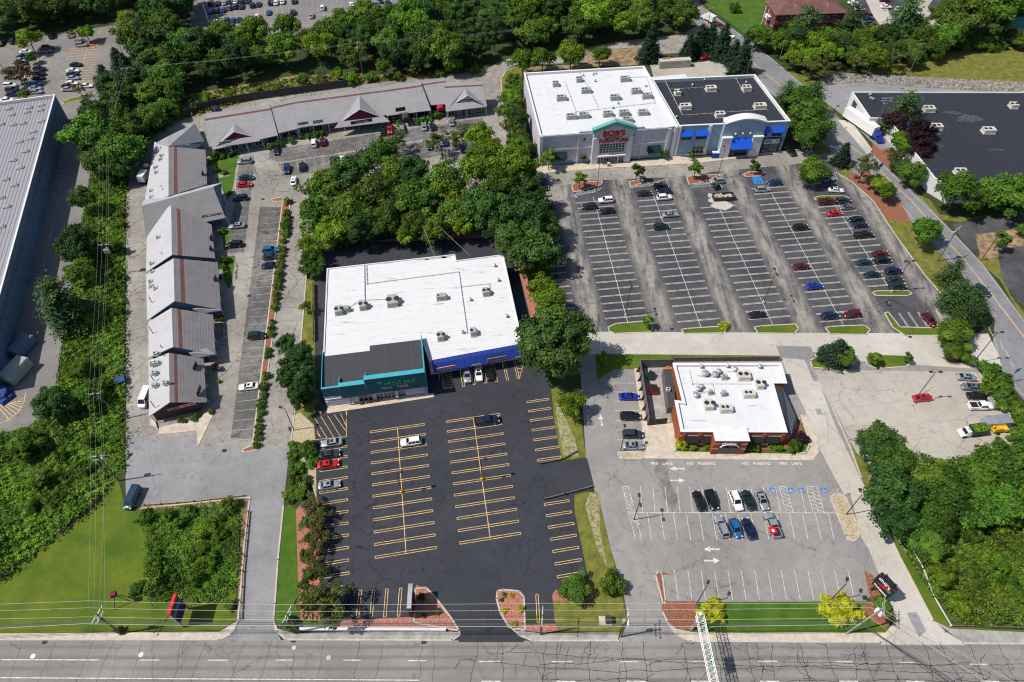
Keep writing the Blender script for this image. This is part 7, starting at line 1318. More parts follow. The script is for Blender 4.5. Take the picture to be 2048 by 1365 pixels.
wallrun('board_fence', 'low grey green board fence left of the thrift store', [(627, 572), (628, 684)], 1.5, .1, 'fence_wood', 'fence', 2.5); wallrun('guard_rail', 'row of low bollards along the warehouse lane', [(184, 342), (165, 447), (148, 562), (113, 777)], .6, .1, 'fence_dark', 'guard rail', 3)
x, y, _ = g(1211, 1243); t = thing('utility_cabinet', 'brown utility cabinet on a pink slab by the restaurant entrance', 'cabinet', (x, y, 0)); build('slab', MB().box(x, y, 0, 2.4, 1.8, .15), M['concrete'], t); build('housing', MB().box(x+.5, y, .15, 1.1, 1.3, 1.3), M['dark_metal'], t)
x, y, _ = g(1287, 325, .5); t = thing('trash_bin', 'small orange box by the furniture store entrance', 'bin', g(1217, 330)); x, y, _ = g(1217, 331, .5); build('box', MB().box(x, y, .14, .8, .6, 1.3, .1), M['orange'], t); build('lid', MB().box(x, y, 1.3, .85, .65, 1.4, .1), M['sign_white'], t)
x, y, _ = g(642, 828, 1.2); t = thing('yellow_bollard_sign', 'yellow arrow shaped marker at lower left corner of thrift store', 'marker', (x, y, 0)); build('post', MB().bar((x, y, 0), (x, y, 1.6), .06), M['yellow'], t); build('arrow', MB().hexa([(x-.35, y, 1.9), (x+.35, y, 1.9), (x, y-.1, .9)], [(x-.35, y+.08, 1.9), (x+.35, y+.08, 1.9), (x, y-.02, .9)]), M['yellow'], t)
for i, (u, v) in enumerate(((722, 808), (727, 807), (733, 806), (739, 805), (744, 804), (751, 803), (757, 802), (762, 801))):
    x, y, _ = g(u, v, .4); t = thing('toy', 'small toy in the row displayed outside the thrift store window', 'toy', (x, y, 0), 'toys outside the thrift store'); build('body', MB().box(x, y, .13, .45, .35, .6, rr.uniform(0, 1), taper=.6), M[('sign_red', 'black_plastic', 'orange', 'awning_red', 'fence_dark')[i % 5]], t); build('handle', MB().bar((x, y, .6), (x+.2, y, .95), .03), M['black_plastic'], t)
for u, v in ((1436, 899), (1480, 898)):
    x, y, _ = g(u, v, .3); o = build('boulder', MB().lathe([(.5, 0), (.75, .25), (.6, .7), (.2, .95)], x, y, .1, 9), M['tan_rock']); tag(o, ('left' if u < 1450 else 'right')+' pale boulder beside the restaurant entrance path', 'boulder', 'boulders')
# ================= PEOPLE =================
def person(u, v, a, label, shirt='cloth_orange', bend=0):
    x, y, _ = g(u, v, .9); t = thing('person', label, 'person', (x, y, 0), None, R(a))
    J = [(0, 0, .95), (0, 0, 1.2), (.02, 0, 1.42), (.03, 0, 1.52), (.05, 0, 1.66), (.02, .2, 1.4), (.1, .3, 1.15), (.28, .28, .98), (.02, -.2, 1.4), (.12, -.28, 1.15), (.3, -.24, 1.0), (0, .1, .9), (.08, .12, .5), (-.05, .12, .08), (.1, .12, .05), (0, -.1, .9), (-.05, -.12, .5), (-.2, -.12, .1), (-.05, -.12, .05)]
    E_ = [(0, 1), (1, 2), (2, 3), (3, 4), (2, 5), (5, 6), (6, 7), (2, 8), (8, 9), (9, 10), (0, 11), (11, 12), (12, 13), (13, 14), (0, 15), (15, 16), (16, 17), (17, 18)]
    Rr = [.15, .15, .17, .07, .115, .08, .06, .04, .08, .06, .04, .1, .075, .05, .045, .1, .075, .05, .045]
    me = bpy.data.meshes.new('body'); me.from_pydata([(j[0]+(bend*(j[2]-.95) if j[2] > .95 else 0), j[1], j[2]-(bend*bend*.3*(j[2]-.95) if j[2] > .95 else 0)) for j in J], E_, []); o = link('body', me, t); m = o.modifiers.new('skin', 'SKIN')
    for i, r_ in enumerate(Rr): me.skin_vertices[0].data[i].radius = (r_, r_)
    me.skin_vertices[0].data[0].use_root = True; o.modifiers.new('sub', 'SUBSURF').levels = 1; me.materials.append(M['skin'])
    def bx_(nm_, z0, z1, r0, r1, m_, dy=0): build(nm_, MB().lathe([(r0, z0), (r1, z1)], bend*(z1-.95)*.5 if z1 > 1 else 0, dy, 0, 10), M[m_], t)
    bx_('shirt', .92, 1.46, .2, .24, shirt); [bx_('trouser_leg', .12, .95, .09, .125, 'cloth_dark', q) for q in (-.11, .11)]; build('hair', MB().lathe([(.12, 0), (.13, .07), (.05, .14)], .05+bend*.7, 0, 1.66-bend*bend*.2, 10), M['cloth_dark'], t)
person(1777, 608, 60, 'person in dark clothes walking between the small grass island and lower bays', 'cloth_orange', .1); person(1774, 603, 100, 'second walker close behind the first near the small grass island', 'cloth_dark')
person(1959, 902, 20, 'worker in orange vest bending by the dump truck', 'cloth_orange', .5); person(1977, 904, 200, 'worker with pink shirt bending over cut branches', 'sign_pink', .5)
person(1953, 890, 20, 'worker in yellow vest standing behind the dump truck', 'yellow', .2); person(795, 795, 90, 'person in white shirt at the thrift store door', 'sign_white')
# ================= VEGETATION =================
def crown_points(nl, lr, per, shape, seed, top=.0, inner=.18):
    """leaf centres and outward normals: clumps (lobes) spread over an uneven crown of unit radius"""
    r = np.random.default_rng(seed); cs = []; ns = []; ts = []
    for i in range(nl):
        d = r.normal(size=3); d /= np.linalg.norm(d); 
        if d[2] < -.45: d[2] *= -.6
        rad = r.uniform(.62, .98) if i > nl*inner else r.uniform(.1, .55)
        sx, sz = shape; am_ = .3 if nl > 150 else 1; w = 1+am_*.24*math.sin(3*math.atan2(d[1], d[0])+seed)+am_*.14*math.sin(5*math.atan2(d[1], d[0])+seed*2)
        c = d*rad*np.array([sx*w, sx*w, sz]); l = lr*r.uniform(.7, 1.35); n = r.normal(size=(per, 3)); n /= np.linalg.norm(n, axis=1, keepdims=True); n[:, 2] = np.where(n[:, 2] < -.35, -n[:, 2], n[:, 2])
        q = c+n*l*r.uniform(.55, 1.1, (per, 1))*np.array([1, 1, .75]); cs.append(q+r.normal(size=(per, 3))*lr*.16); ns.append(n*.7+r.normal(size=(per, 3))*.55+d*.3+np.array([0, 0, .35])); ts.append(np.full(per, r.uniform(.6, 1.45))*r.uniform(.8, 1.2, per))
    return np.concatenate(cs), np.concatenate(ns), np.concatenate(ts)
TP = {}
def tree_proto(kind, mat_, nl, lr, per, shape, hc, leafsz, seed, height_trunk, nm='oak_tree', trunk_r=.05, limbs=5):
    t = thing(nm, None, None); mb = MB(); r = random.Random(seed); mb.bar((0, 0, 0), (.02, 0, hc*.75), trunk_r, 0, 7, trunk_r*.6)
    for i in range(limbs):
        a = i*6.28/limbs+r.uniform(-.4, .4); z0 = hc*r.uniform(.4, .7); mb.bar((.01, 0, z0), (math.cos(a)*shape[0]*.6, math.sin(a)*shape[0]*.6, hc+r.uniform(-.2, .3)), trunk_r*.45, 0, 5, trunk_r*.15)
    build('trunk', mb, M['bark'], t)
    c, n, ti = crown_points(int(nl*1.5), lr*.86, int(per*1.35), shape, seed); leafsz *= .66; c[:, 2] += hc; c[:, 2] = np.maximum(c[:, 2], .05)
    quads('crown', c, n, rng.uniform(.6, 1.3, len(c))*leafsz, LEAF[mat_], t, ti); TP.setdefault(kind, []).append(t); return t
def conifer_proto(kind, mat_, tiers, seed, nm='spruce_tree', loose=False):
    t = thing(nm, None, None); Hh = 2.6; build('trunk', MB().bar((0, 0, 0), (0, 0, Hh*.95), .05, 0, 6, .01), M['bark'], t); r = np.random.default_rng(seed); cs, ns = [], []; ti = []
    for k in range(tiers):
        f = k/tiers; z = .25+f*(Hh-.3); rad = (1-f)**(.8 if not loose else .45)*(1 if not loose else r.uniform(.7, 1.1)); nb = int(9+12*(1-f)) if not loose else int(5+7*(1-f))
        for b in range(nb):
            a = r.uniform(0, 6.283); L_ = rad*r.uniform(.75, 1.1); m_ = int(14*L_*(4.5 if loose else 3.4))+7; s = r.uniform(.15, 1, m_)**.7; tint = r.uniform(.7, 1.3)
            wd = .10*(2.2 if loose else 1); q = np.stack([np.cos(a)*s*L_+r.normal(size=m_)*wd*s, np.sin(a)*s*L_+r.normal(size=m_)*wd*s, z-(.22 if not loose else -.05)*s*L_+r.normal(size=m_)*.035], 1); cs.append(q)
            ns.append(np.stack([np.cos(a)*.3+r.normal(size=m_)*.35, np.sin(a)*.3+r.normal(size=m_)*.35, np.full(m_, .8)], 1)); ti.append(np.full(m_, tint)*r.uniform(.85, 1.15, m_))
    c = np.concatenate(cs); quads('crown', c, np.concatenate(ns), rng.uniform(.6, 1.3, len(c))*(.04 if not loose else .042), LEAF[mat_], t, np.concatenate(ti)); TP.setdefault(kind, []).append(t); return t
for i in range(4): tree_proto('oak', 'green', 46, .30, 95, (1, .85), 1.15, .062, 10+i, 1, 'oak_tree')
for i in range(3): tree_proto('dark', 'dark', 50, .27, 90, (1, .95), 1.25, .058, 20+i, 1, 'maple_tree')
for i in range(3): tree_proto('bright', 'bright', 42, .30, 85, (1, .9), 1.2, .062, 30+i, 1, 'ash_tree')
tree_proto('big', 'dark', 130, .20, 110, (1, .85), 1.05, .036, 41, 1, 'large_maple_tree')
for i in range(2): tree_proto('young', 'green', 22, .28, 60, (.85, 1.1), 1.45, .085, 50+i, 1, 'young_tree', .06, 4)
for i in range(2): tree_proto('sparse', 'olive', 24, .22, 42, (1, .9), 1.3, .06, 55+i, 1, 'thin_tree', .05, 7)
tree_proto('purple', 'purple', 36, .28, 90, (1, 1.1), 1.2, .065, 60, 1, 'purple_plum_tree'); tree_proto('rusty', 'rust', 24, .25, 45, (1, .7), .9, .07, 61, 1, 'crabapple_tree', .05, 6)
for i in range(2): tree_proto('yellow', 'yellow', 34, .26, 90, (1, .62), .5, .055, 65+i, 1, 'golden_shrub', .05, 4)
for i in range(3): tree_proto('shrub', 'green', 16, .32, 80, (.85, .7), .55, .085, 70+i, 1, 'round_shrub', .06, 3)
for i in range(2): tree_proto('shrubb', 'bright', 16, .32, 80, (.85, .7), .55, .085, 75+i, 1, 'light_shrub', .06, 3)
for i in range(2): conifer_proto('spruce', 'spruce', 20, 80+i)
for i in range(3): conifer_proto('pine', 'pine', 13, 90+i, 'pine_tree', True)
KN = {'oak': 'oak_tree', 'dark': 'maple_tree', 'bright': 'ash_tree'}
used_t = set(); CNT = {}
def plant(kind, x, y, Rr, label, group=None, cat='tree', hz=1.0):
    L_ = TP[kind]; i = CNT.get(kind, 0); CNT[kind] = i+1; p = L_[i % len(L_)]
    return dup(p, (x, y, 0), random.uniform(0, 6.28), (Rr*random.uniform(.85, 1.12), Rr*random.uniform(.85, 1.12), Rr*hz*random.uniform(.9, 1.1)), label, cat, group)
HC = {'oak': 1.15, 'dark': 1.25, 'bright': 1.2, 'big': 1.05, 'young': 1.45, 'sparse': 1.3, 'purple': 1.2, 'rusty': .9, 'yellow': .5, 'shrub': .55, 'shrubb': .55, 'spruce': 1.0, 'pine': 1.3}
def tree(kind, u, v, rpx, label, group=None, cat='tree', hz=1.0):
    Rr = rpx*mpp(u, v, 3); h = HC[kind]*Rr*hz; x, y, _ = g(u, v, h); return plant(kind, x, y, Rr, label, group, cat, hz)
import re as _re
def many(kind, group, desc, L_, cat='tree', hz=1.0):
    for i, (u, v, r_) in enumerate(L_): tree(kind, u, v, r_, desc if len(desc) and '%' not in desc else desc % ORD[i % 15], group, cat, hz)
WG = 'trees of the wood between the shops and the stores'
many('oak', WG, 'green broadleaf tree in the wood between shop row and furniture lot', [(650, 372, 40), (638, 428, 37), (762, 310, 37), (752, 385, 42), (832, 402, 40), (768, 440, 37), (890, 370, 40), (912, 432, 37), (1000, 372, 39), (1040, 285, 25), (700, 425, 39), (832, 452, 30), (965, 310, 30), (625, 528, 26)])
many('dark', WG, 'dark green tree in the wood between shop row and furniture lot', [(700, 352, 39), (822, 350, 35), (960, 425, 39), (1050, 440, 46), (1065, 500, 42), (1022, 480, 37), (1062, 392, 35), (722, 462, 32), (1036, 242, 23), (1090, 455, 32), (1000, 440, 32)])
many('bright', WG, 'light green tree in the wood between shop row and furniture lot', [(792, 345, 33), (952, 345, 39), (872, 465, 28), (662, 465, 33), (1032, 332, 35), (1028, 200, 21), (915, 390, 32), (810, 470, 26), (620, 495, 25), (1000, 335, 26), (925, 452, 28)])
many('sparse', 'thin young trees in front of the shops', 'thin leaved tree among bays in front of the pale shop row', [(882, 280, 30), (925, 270, 26), (790, 280, 24)]); many('bright', WG, 'bright green tree at the right end of shop bays', [(962, 280, 30), (975, 300, 28)])
tree('big', 1110, 693, 72, 'very large dark maple tree overhanging the right corner of thrift store'); tree('bright', 1098, 610, 32, 'light green tree just behind the very large maple'); tree('shrubb', 1080, 572, 26, 'bushy shrub between red chips and store lot', None, 'shrub'); tree('shrubb', 1068, 540, 26, 'uppermost bushy shrub beside the red chip strip', None, 'shrub'); tree('bright', 1140, 812, 28, 'small bushy tree on the verge below the large maple')
tree('young', 1205, 722, 16, 'small tree in the shade right of the very large maple')
many('young', 'small trees on the islands before the stores', 'small street tree on planted island before the stores, %s from left', [(1160, 358, 16), (1274, 345, 15), (1391, 340, 15), (1507, 333, 12)]); many('young', 'saplings along the store front', 'sapling on the store front pavement, %s from left', [(1098, 318, 18), (1167, 318, 8), (1330, 308, 9), (1380, 312, 8)])
tree('oak', 1628, 344, 26, 'round green tree on the upper right island of store lot'); tree('spruce', 1687, 310, 22, 'slim conifer on mulch beside the side road bend'); tree('sparse', 1728, 338, 26, 'grey green tree on mulch right of the slim conifer')
many('bright', 'yellow green trees by the side road', 'yellow green tree on the verge between store lot and side road, %s from top', [(1758, 368, 18), (1772, 384, 19)]); tree('oak', 1850, 465, 28, 'single round tree leaning over the side road edge')
tree('young', 1295, 645, 13, 'small shrub like tree on the first lower island'); tree('yellow', 1448, 652, 10, 'small yellow green bush on the second lower island', None, 'shrub', 1.2)
many('pine', 'pines along the side road', 'feathery pine beside the side road below the store lot, %s from top', [(1907, 543, 27), (1915, 590, 30), (1945, 606, 30), (1925, 642, 30), (1955, 625, 24)]); tree('oak', 1912, 668, 30, 'green tree at the lower end of roadside pines')
many('oak', 'trees before the flat warehouse', 'green tree before the white wall of the flat warehouse, %s from left', [(1918, 385, 40), (1975, 400, 26), (2015, 385, 40), (2045, 400, 30)]); tree('young', 2002, 480, 20, 'young tree on planting bed between the black lots'); tree('bright', 2045, 462, 12, 'small tree at frame edge above the black lot')
tree('pine', 1812, 215, 32, 'pale feathery tree at the top of roadside group by white trailer'); many('purple', 'purple trees by the white trailer', 'dark purple tree near the white trailer, %s from left', [(1788, 250, 22), (1835, 275, 28), (1838, 300, 26)]); tree('bright', 1810, 285, 26, 'yellow green round tree amid the purple trees'); tree('oak', 1825, 348, 28, 'dark green round tree at lower end of purple tree group'); tree('olive' if 'olive' in TP else 'sparse', 1795, 318, 24, 'olive tree in front of the purple trees'); tree('young', 1770, 252, 15, 'light sapling by the trailer crossarm pole')
many('oak', 'trees right of the black roofed store', 'leafy tree at the right side of the black roofed store, %s from top', [(1604, 198, 30), (1620, 232, 36), (1616, 272, 32)]); many('pine', 'pines right of the black roofed store', 'feathery pine over the right edge of black roof', [(1575, 188, 24), (1625, 200, 26)])
tree('spruce', 1300, 95, 26, 'full dark spruce behind the white roofed store'); many('bright', 'round trees behind the white roofed store', 'round light tree behind the white roofed store, %s from left', [(1046, 128, 26), (1085, 118, 24), (1142, 108, 30), (1201, 110, 20)])
many('spruce', 'spruces behind the container', 'blue green spruce in the row above the beige container, %s from left', [(1378, 95, 22), (1400, 85, 24), (1420, 82, 26), (1445, 90, 26), (1485, 122, 26), (1468, 110, 20)])
for i, (u, v, r_) in enumerate(((1028, 165, 20), (1022, 195, 20), (1020, 225, 20), (1028, 255, 22), (1035, 300, 24), (1045, 180, 14), (1048, 345, 26), (1058, 300, 16))): tree('oak', u, v, r_, f'dense tree hugging the left wall of white roofed store, {ORD[i]}')
# overgrown left side
LG = 'trees of the overgrown strip by the warehouse lane'
many('dark', LG, 'dark tree in the overgrown strip beside the warehouse lane, %s from top', [(166, 402, 28), (152, 480, 36), (150, 505, 30), (105, 808, 34)]); many('pine', LG, 'feathery pine in the overgrown strip beside warehouse lane, %s from top', [(118, 600, 44), (128, 620, 38)]); many('oak', LG, 'green tree in the overgrown strip beside the warehouse lane, %s from top', [(163, 545, 28), (178, 790, 24), (50, 885, 26), (165, 735, 22)])
many('oak', 'trees above the bend of lane', 'green tree in the thicket above the lane bend', [(180, 270, 44), (235, 300, 42), (215, 330, 32), (250, 265, 34), (225, 225, 34), (300, 235, 28), (270, 250, 26), (268, 300, 22), (330, 215, 24), (345, 185, 26), (300, 190, 30)]); many('dark', 'trees above the bend of lane', 'dark tree in the thicket above the lane bend', [(198, 230, 36), (205, 295, 36), (222, 175, 30), (245, 190, 28), (190, 320, 26), (240, 340, 24)])
many('spruce', 'conifers beside the yellow lined lot', 'dense dark conifer beside the yellow lined lot', [(238, 125, 24), (215, 165, 26), (258, 145, 24), (270, 65, 28), (290, 85, 28), (225, 185, 24)])
tree('bright', 56, 78, 24, 'yellow green tree leaning over the upper left car row'); tree('rusty', 35, 150, 24, 'mixed rusty tree left of the yellow lined lot'); tree('dark', 62, 115, 11, 'narrow dark bush between two car rows'); tree('bright', 172, 68, 14, 'small bright tree on the yellow lined lot island'); tree('sparse', 146, 70, 11, 'thin small tree beside the small bright tree'); tree('bright', 50, 190, 12, 'yellow green bush behind the ribbed roof', None, 'shrub'); tree('sparse', 158, 178, 12, 'thin tree on the lower island of yellow lined lot')
# west of the thrift store
many('dark', 'scrubby trees left of the thrift store', 'scrubby dark tree left of the thrift store, %s from top', [(572, 690, 22), (600, 715, 26), (585, 745, 30), (610, 760, 26), (600, 790, 26), (570, 760, 18)]); many('rusty', 'rusty trees left of the thrift store', 'rusty leaved tree left of the thrift store', [(602, 740, 24), (618, 800, 20)]); tree('young', 612, 615, 14, 'small shrub on the strip left of the thrift roof')
many('shrub', 'shrubs beside the left driveway', 'green shrub beside the left driveway below the pebble bed', [(587, 893, 14), (587, 913, 14), (612, 900, 24), (622, 920, 18), (590, 935, 16), (600, 935, 14), (580, 985, 16), (590, 965, 18), (605, 975, 16), (612, 960, 14), (578, 1000, 10), (600, 990, 14)], 'shrub', .8)
many('rusty', 'crabapples along the left edge of sealed lot', 'thin reddish crabapple tree at left edge of sealed lot, %s from top', [(625, 1015, 24), (628, 1050, 22), (632, 1090, 22), (626, 1125, 18)]); many('sparse', 'crabapples along the left edge of sealed lot', 'bare branched small tree at left edge of sealed lot, %s from top', [(640, 1030, 20), (640, 1070, 18), (645, 1140, 18)]); tree('sparse', 650, 1205, 46, 'broad olive brown tree at lower left of the sealed lot'); tree('rusty', 635, 1195, 26, 'reddish growth under the broad olive brown tree')
tree('oak', 1150, 1178, 30, 'wide dark green shrub at lower right of sealed lot', None, 'shrub', .7); tree('shrub', 1224, 1170, 30, 'large rounded clipped bush at the restaurant entrance', None, 'shrub', 1.0)
many('shrub', 'green shrubs along the left edge of sealed lot', 'green shrub on the chip bed at left edge of sealed lot, %s from top', [(615, 1010, 12), (610, 1045, 12), (618, 1075, 13), (608, 1110, 12), (618, 1150, 14), (605, 1170, 11), (612, 1195, 13)], 'shrub')
# right lot and lower right
tree('spruce', 1672, 705, 36, 'big spiky evergreen on the grass island above tan lot', None, 'tree', .7); tree('oak', 1690, 712, 22, 'green half of the big evergreen on the tan lot island'); tree('young', 1750, 718, 14, 'small tree at left of the oval island'); tree('young', 1814, 716, 11, 'small tree at right of the oval island'); tree('oak', 1908, 702, 19, 'light leafy tree at top right of the tan lot'); tree('oak', 1930, 712, 15, 'smaller leafy tree beside the light leafy tree at top right')
many('shrub', 'bushes right of the tan lot', 'dense bush between tan lot and side road, %s from top', [(1965, 735, 18), (1985, 745, 22), (1980, 765, 26), (2000, 778, 22), (2005, 800, 24), (2020, 810, 20), (2035, 830, 24), (2040, 850, 20), (2010, 760, 16), (2030, 870, 18), (2000, 890, 18), (2040, 900, 22)], 'shrub', 1.1)
LRG = 'trees at lower right by the driveway'
many('dark', LRG, 'dark round tree beside right driveway, %s from top', [(1765, 885, 38), (1748, 905, 28), (1780, 985, 50), (1790, 1030, 42)]); many('oak', LRG, 'green tree beside right driveway, %s from top', [(1800, 930, 38), (1770, 945, 36), (1855, 965, 40), (1900, 985, 46), (1960, 955, 44), (2010, 950, 46), (1870, 1035, 44)])
many('oak', 'trees of the dense thicket at lower right', 'green tree in dense thicket at lower right', [(1945, 1010, 40), (2000, 1010, 44), (2040, 990, 40), (1860, 1090, 34), (1835, 1060, 34)]); many('bright', 'trees of the dense thicket at lower right', 'light green tree in dense thicket at lower right', [(1880, 940, 26), (2048, 930, 26), (1970, 915, 26), (1885, 1150, 26)])
# restaurant and small planting
tree('yellow', 1363, 890, 14, 'golden shrub at lower left corner of restaurant', None, 'shrub', 1.2); many('shrubb', 'green shrubs before the restaurant', 'green shrub before the restaurant windows, %s from left', [(1387, 894, 10), (1417, 895, 10), (1507, 895, 13), (1545, 893, 9), (1558, 895, 11), (1588, 893, 14)], 'shrub', 1.2); tree('purple', 1604, 876, 13, 'purple shrub at lower right corner of restaurant', None, 'shrub', .7)
tree('yellow', 1423, 1222, 25, 'golden shrub beside the lattice gantry', None, 'shrub', .75); tree('yellow', 1662, 1222, 30, 'left half of the large golden shrub by the leaning pole', None, 'shrub', .8); tree('yellow', 1695, 1221, 28, 'right half of the large golden shrub by the leaning pole', None, 'shrub', .8); tree('shrub', 1763, 1208, 22, 'dark green shrub below the restaurant pylon sign', None, 'shrub', .7)
for i, (u, v, r_, k_) in enumerate(((1040, 1218, 9, 'yellow'), (1009, 1221, 6, 'yellow'), (1028, 1250, 8, 'yellow'), (1023, 1191, 5, 'yellow'), (1008, 1190, 6, 'shrub'), (1003, 1200, 5, 'shrub'))): tree(k_, u, v, r_, f'small {"golden" if k_ == "yellow" else "green"} bush on the teardrop island, {ORD[i]} listed from the road', 'bushes on the teardrop island', 'shrub')
for i, (u, v, r_) in enumerate(((843, 1195, 9), (848, 1232, 6), (877, 1223, 7))): tree('shrub', u, v, r_, f'small green bush around the monument sign, {ORD[i]} from the left', None, 'shrub')
hedge = [(576, 403), (574, 424), (573, 433), (572, 441), (571, 450), (570, 458), (569, 467), (566, 482), (563, 498), (563, 511), (561, 520), (560, 531), (558, 548), (557, 559), (556, 573), (553, 587), (552, 595), (551, 606), (549, 616), (545, 644), (544, 657), (542, 668), (537, 700), (536, 710), (532, 752), (529, 770), (528, 779), (527, 790), (523, 802), (521, 813), (521, 826), (519, 841), (519, 853), (517, 868), (516, 876), (514, 890)]
for u, v in hedge: tree('shrub', u, v, random.uniform(7.5, 10.5), 'ball shaped clipped shrub in the long hedge row between bays and driveway', 'clipped shrubs of the hedge row', 'shrub', .95)
for i, (u, v, r_) in enumerate(((429, 312, 11), (445, 315, 6), (460, 310, 7), (540, 292, 9), (559, 289, 10), (582, 282, 9), (602, 275, 7), (618, 273, 8), (632, 270, 9), (645, 268, 8), (798, 247, 10), (832, 243, 9), (845, 241, 9), (858, 238, 9), (870, 232, 11), (880, 228, 9))): tree('shrub', u, v, r_, f'shrub under the pale shop row eaves, {ORD[i % 15]} from the left' if i < 15 else 'shrub under red barrel awning of the pale shops', 'shrubs before the pale shops', 'shrub')
for i, (u, v, r_) in enumerate(((432, 340, 8), (449, 345, 6), (460, 387, 6), (444, 463, 9), (451, 520, 10), (447, 535, 9), (442, 638, 9), (440, 555, 5), (431, 735, 8), (438, 763, 5), (361, 840, 8), (370, 842, 6), (386, 838, 8), (395, 829, 8), (423, 825, 6))): tree('shrub' if i != 8 else 'purple', u, v, r_, f'bush at the foot of the brick gabled shops, {ORD[i]} from the top', 'bushes of the brick gabled shops', 'shrub')
many('shrub', 'dark hedges at the overgrown plot', 'dark rounded hedge at a corner of overgrown plot, %s from left', [(290, 1035, 20), (272, 1178, 17), (462, 1010, 22), (462, 1210, 14), (285, 1170, 14)], 'shrub', .8)
many('shrub', 'ivy on the roadside poles', 'ivy clump around foot of a roadside pole, %s from left', [(238, 1262, 10), (578, 1245, 13), (590, 1258, 10)], 'shrub', 1.3)
many('oak', 'trees around the apartment', 'broadleaf tree near the apartment building, %s from left', [(1515, 72, 24), (1925, 38, 42), (1880, 35, 24), (1988, 22, 44), (1898, 75, 28), (2030, 20, 36), (1840, 75, 26)]); many('pine', 'pines before the apartment', 'tall feathery pine before the apartment building, %s from left', [(1608, 55, 32), (1705, 45, 28), (1810, 42, 36), (1590, 80, 26)]); tree('shrub', 1470, 18, 12, 'round shrub alone on the apartment lawn', None, 'shrub')
# woods filled with single trees
def inpoly(x, y, P):
    c = False; j = len(P)-1
    for i in range(len(P)):
        if (P[i][1] > y) != (P[j][1] > y) and x < (P[j][0]-P[i][0])*(y-P[i][1])/(P[j][1]-P[i][1])+P[i][0]: c = not c
        j = i
    return c
def wood(px, sp, Rr, kinds, label, group, seed, hz=(.85, 1.2), mx=400):
    P = [g(*p)[:2] for p in px]; r = random.Random(seed); xs = [p[0] for p in P]; ys = [p[1] for p in P]; pts = []; n = 0
    for _ in range(9000):
        x, y = r.uniform(min(xs), max(xs)), r.uniform(min(ys), max(ys))
        if not inpoly(x, y, P) or any((x-a)**2+(y-b)**2 < sp*sp for a, b in pts): continue
        pts.append((x, y)); k_ = r.choice(kinds); plant(k_, x, y, r.uniform(*Rr), label, group, 'tree', r.uniform(*hz)); n += 1
        if n >= mx: break
    return n
N1 = wood([(-40, -35), (385, -35), (385, 50), (370, 95), (300, 85), (255, 62), (215, 45), (130, 55), (40, 72), (-40, 95)], 8.2, (4.6, 6.6), ['oak', 'dark', 'dark', 'oak', 'bright'], 'tree of the dense dark wood at top left', 'trees of the top left wood', 1)
N2 = wood([(280, 100), (380, 105), (480, 88), (630, 92), (700, 72), (800, 60), (860, 20), (1000, -20), (1370, -20), (1362, 65), (1250, 80), (1100, 98), (1000, 122), (960, 140), (850, 148), (700, 140), (600, 145), (450, 170), (330, 190), (285, 150)], 8.3, (4.6, 6.6), ['oak', 'oak', 'dark', 'dark', 'bright'], 'tree of the broad wood behind the pale shop row', 'trees of the wood behind the shops', 2)
N3 = wood([(330, 232), (450, 200), (600, 178), (700, 160), (850, 150), (960, 142), (960, 148), (850, 160), (720, 170), (705, 168), (512, 196), (380, 226)], 5.0, (2.0, 3.2), ['bright', 'shrub', 'shrubb', 'sparse'], 'low scrubby tree on the sunny slope behind the board fence', 'scrub on the slope behind the fence', 3)
N4 = wood([(1540, 100), (1700, 92), (1760, 80), (1830, 88), (1880, 100), (1880, 120), (1830, 138), (1745, 145), (1680, 152), (1610, 165), (1575, 150), (1545, 125)], 6.2, (3.4, 4.8), ['oak', 'dark', 'bright', 'sparse', 'oak'], 'tree of the belt between apartment and stony bank', 'trees of the belt below the apartment', 4)
N5 = wood([(1905, 85), (2080, 82), (2080, 104), (1920, 104)], 4.5, (2.6, 3.6), ['bright', 'shrub', 'oak'], 'bushy tree along the top edge of the dry lawn', 'bushes above the dry lawn', 5, (.6, .9))
N6 = wood([(1870, -30), (2080, -30), (2080, 50), (1900, 50)], 8, (4.5, 6), ['oak', 'dark'], 'tree of the far wood at top right', 'trees of the top right wood', 6)
print('WOODS', N1, N2, N3, N4, N5, N6)
# ground cover nobody could count
def thicket(name, px, label, dens, size, hgt, m, seed=1, soil='soil', tint=(.6, 1.4)):
    P = [g(*p)[:2] for p in px]; r = np.random.default_rng(seed); A = np.array(P); lo, hi = A.min(0), A.max(0); n = int(dens*np.prod(hi-lo)); q = r.uniform(lo, hi, (n, 2))
    ins = np.zeros(n, bool); j = len(P)-1
    for i in range(len(P)):
        c = ((A[i, 1] > q[:, 1]) != (A[j, 1] > q[:, 1])) & (q[:, 0] < (A[j, 0]-A[i, 0])*(q[:, 1]-A[i, 1])/(A[j, 1]-A[i, 1]+1e-9)+A[i, 0]); ins ^= c; j = i
    q = q[ins]+r.normal(size=(int(ins.sum()), 2))*.45; x, y = q[:, 0], q[:, 1]; nz = sum(np.sin(x*a+y*b+c)*w for a, b, c, w in ((.35, .2, seed, .35), (-.25, .5, 2, .3), (.9, -.7, 1, .2), (1.3, 1.1, seed*2, .2), (-2.1, 1.7, .5, .2), (2.9, 2.3, 3, .18), (3.3, -3.9, 1, .12), (.12, -.16, 4, .3)))
    h = np.clip((nz+.9)*.5, .05, 1)*hgt; z = h*r.uniform(.72, 1.05, len(x)); cl = (1+.25*np.sin(x*1.9+seed)*np.sin(y*2.1))*(1+.3*np.sin(x*.31+seed*3)*np.sin(y*.27+1))
    o = quads(name, np.stack([x, y, z+.05], 1), r.normal(size=(len(x), 3))*.55+[0, 0, .8], r.uniform(.6, 1.35, len(x))*size, LEAF[m], None, r.uniform(*tint, len(x))*cl); tag(o, label, 'undergrowth', None, 'stuff'); return o
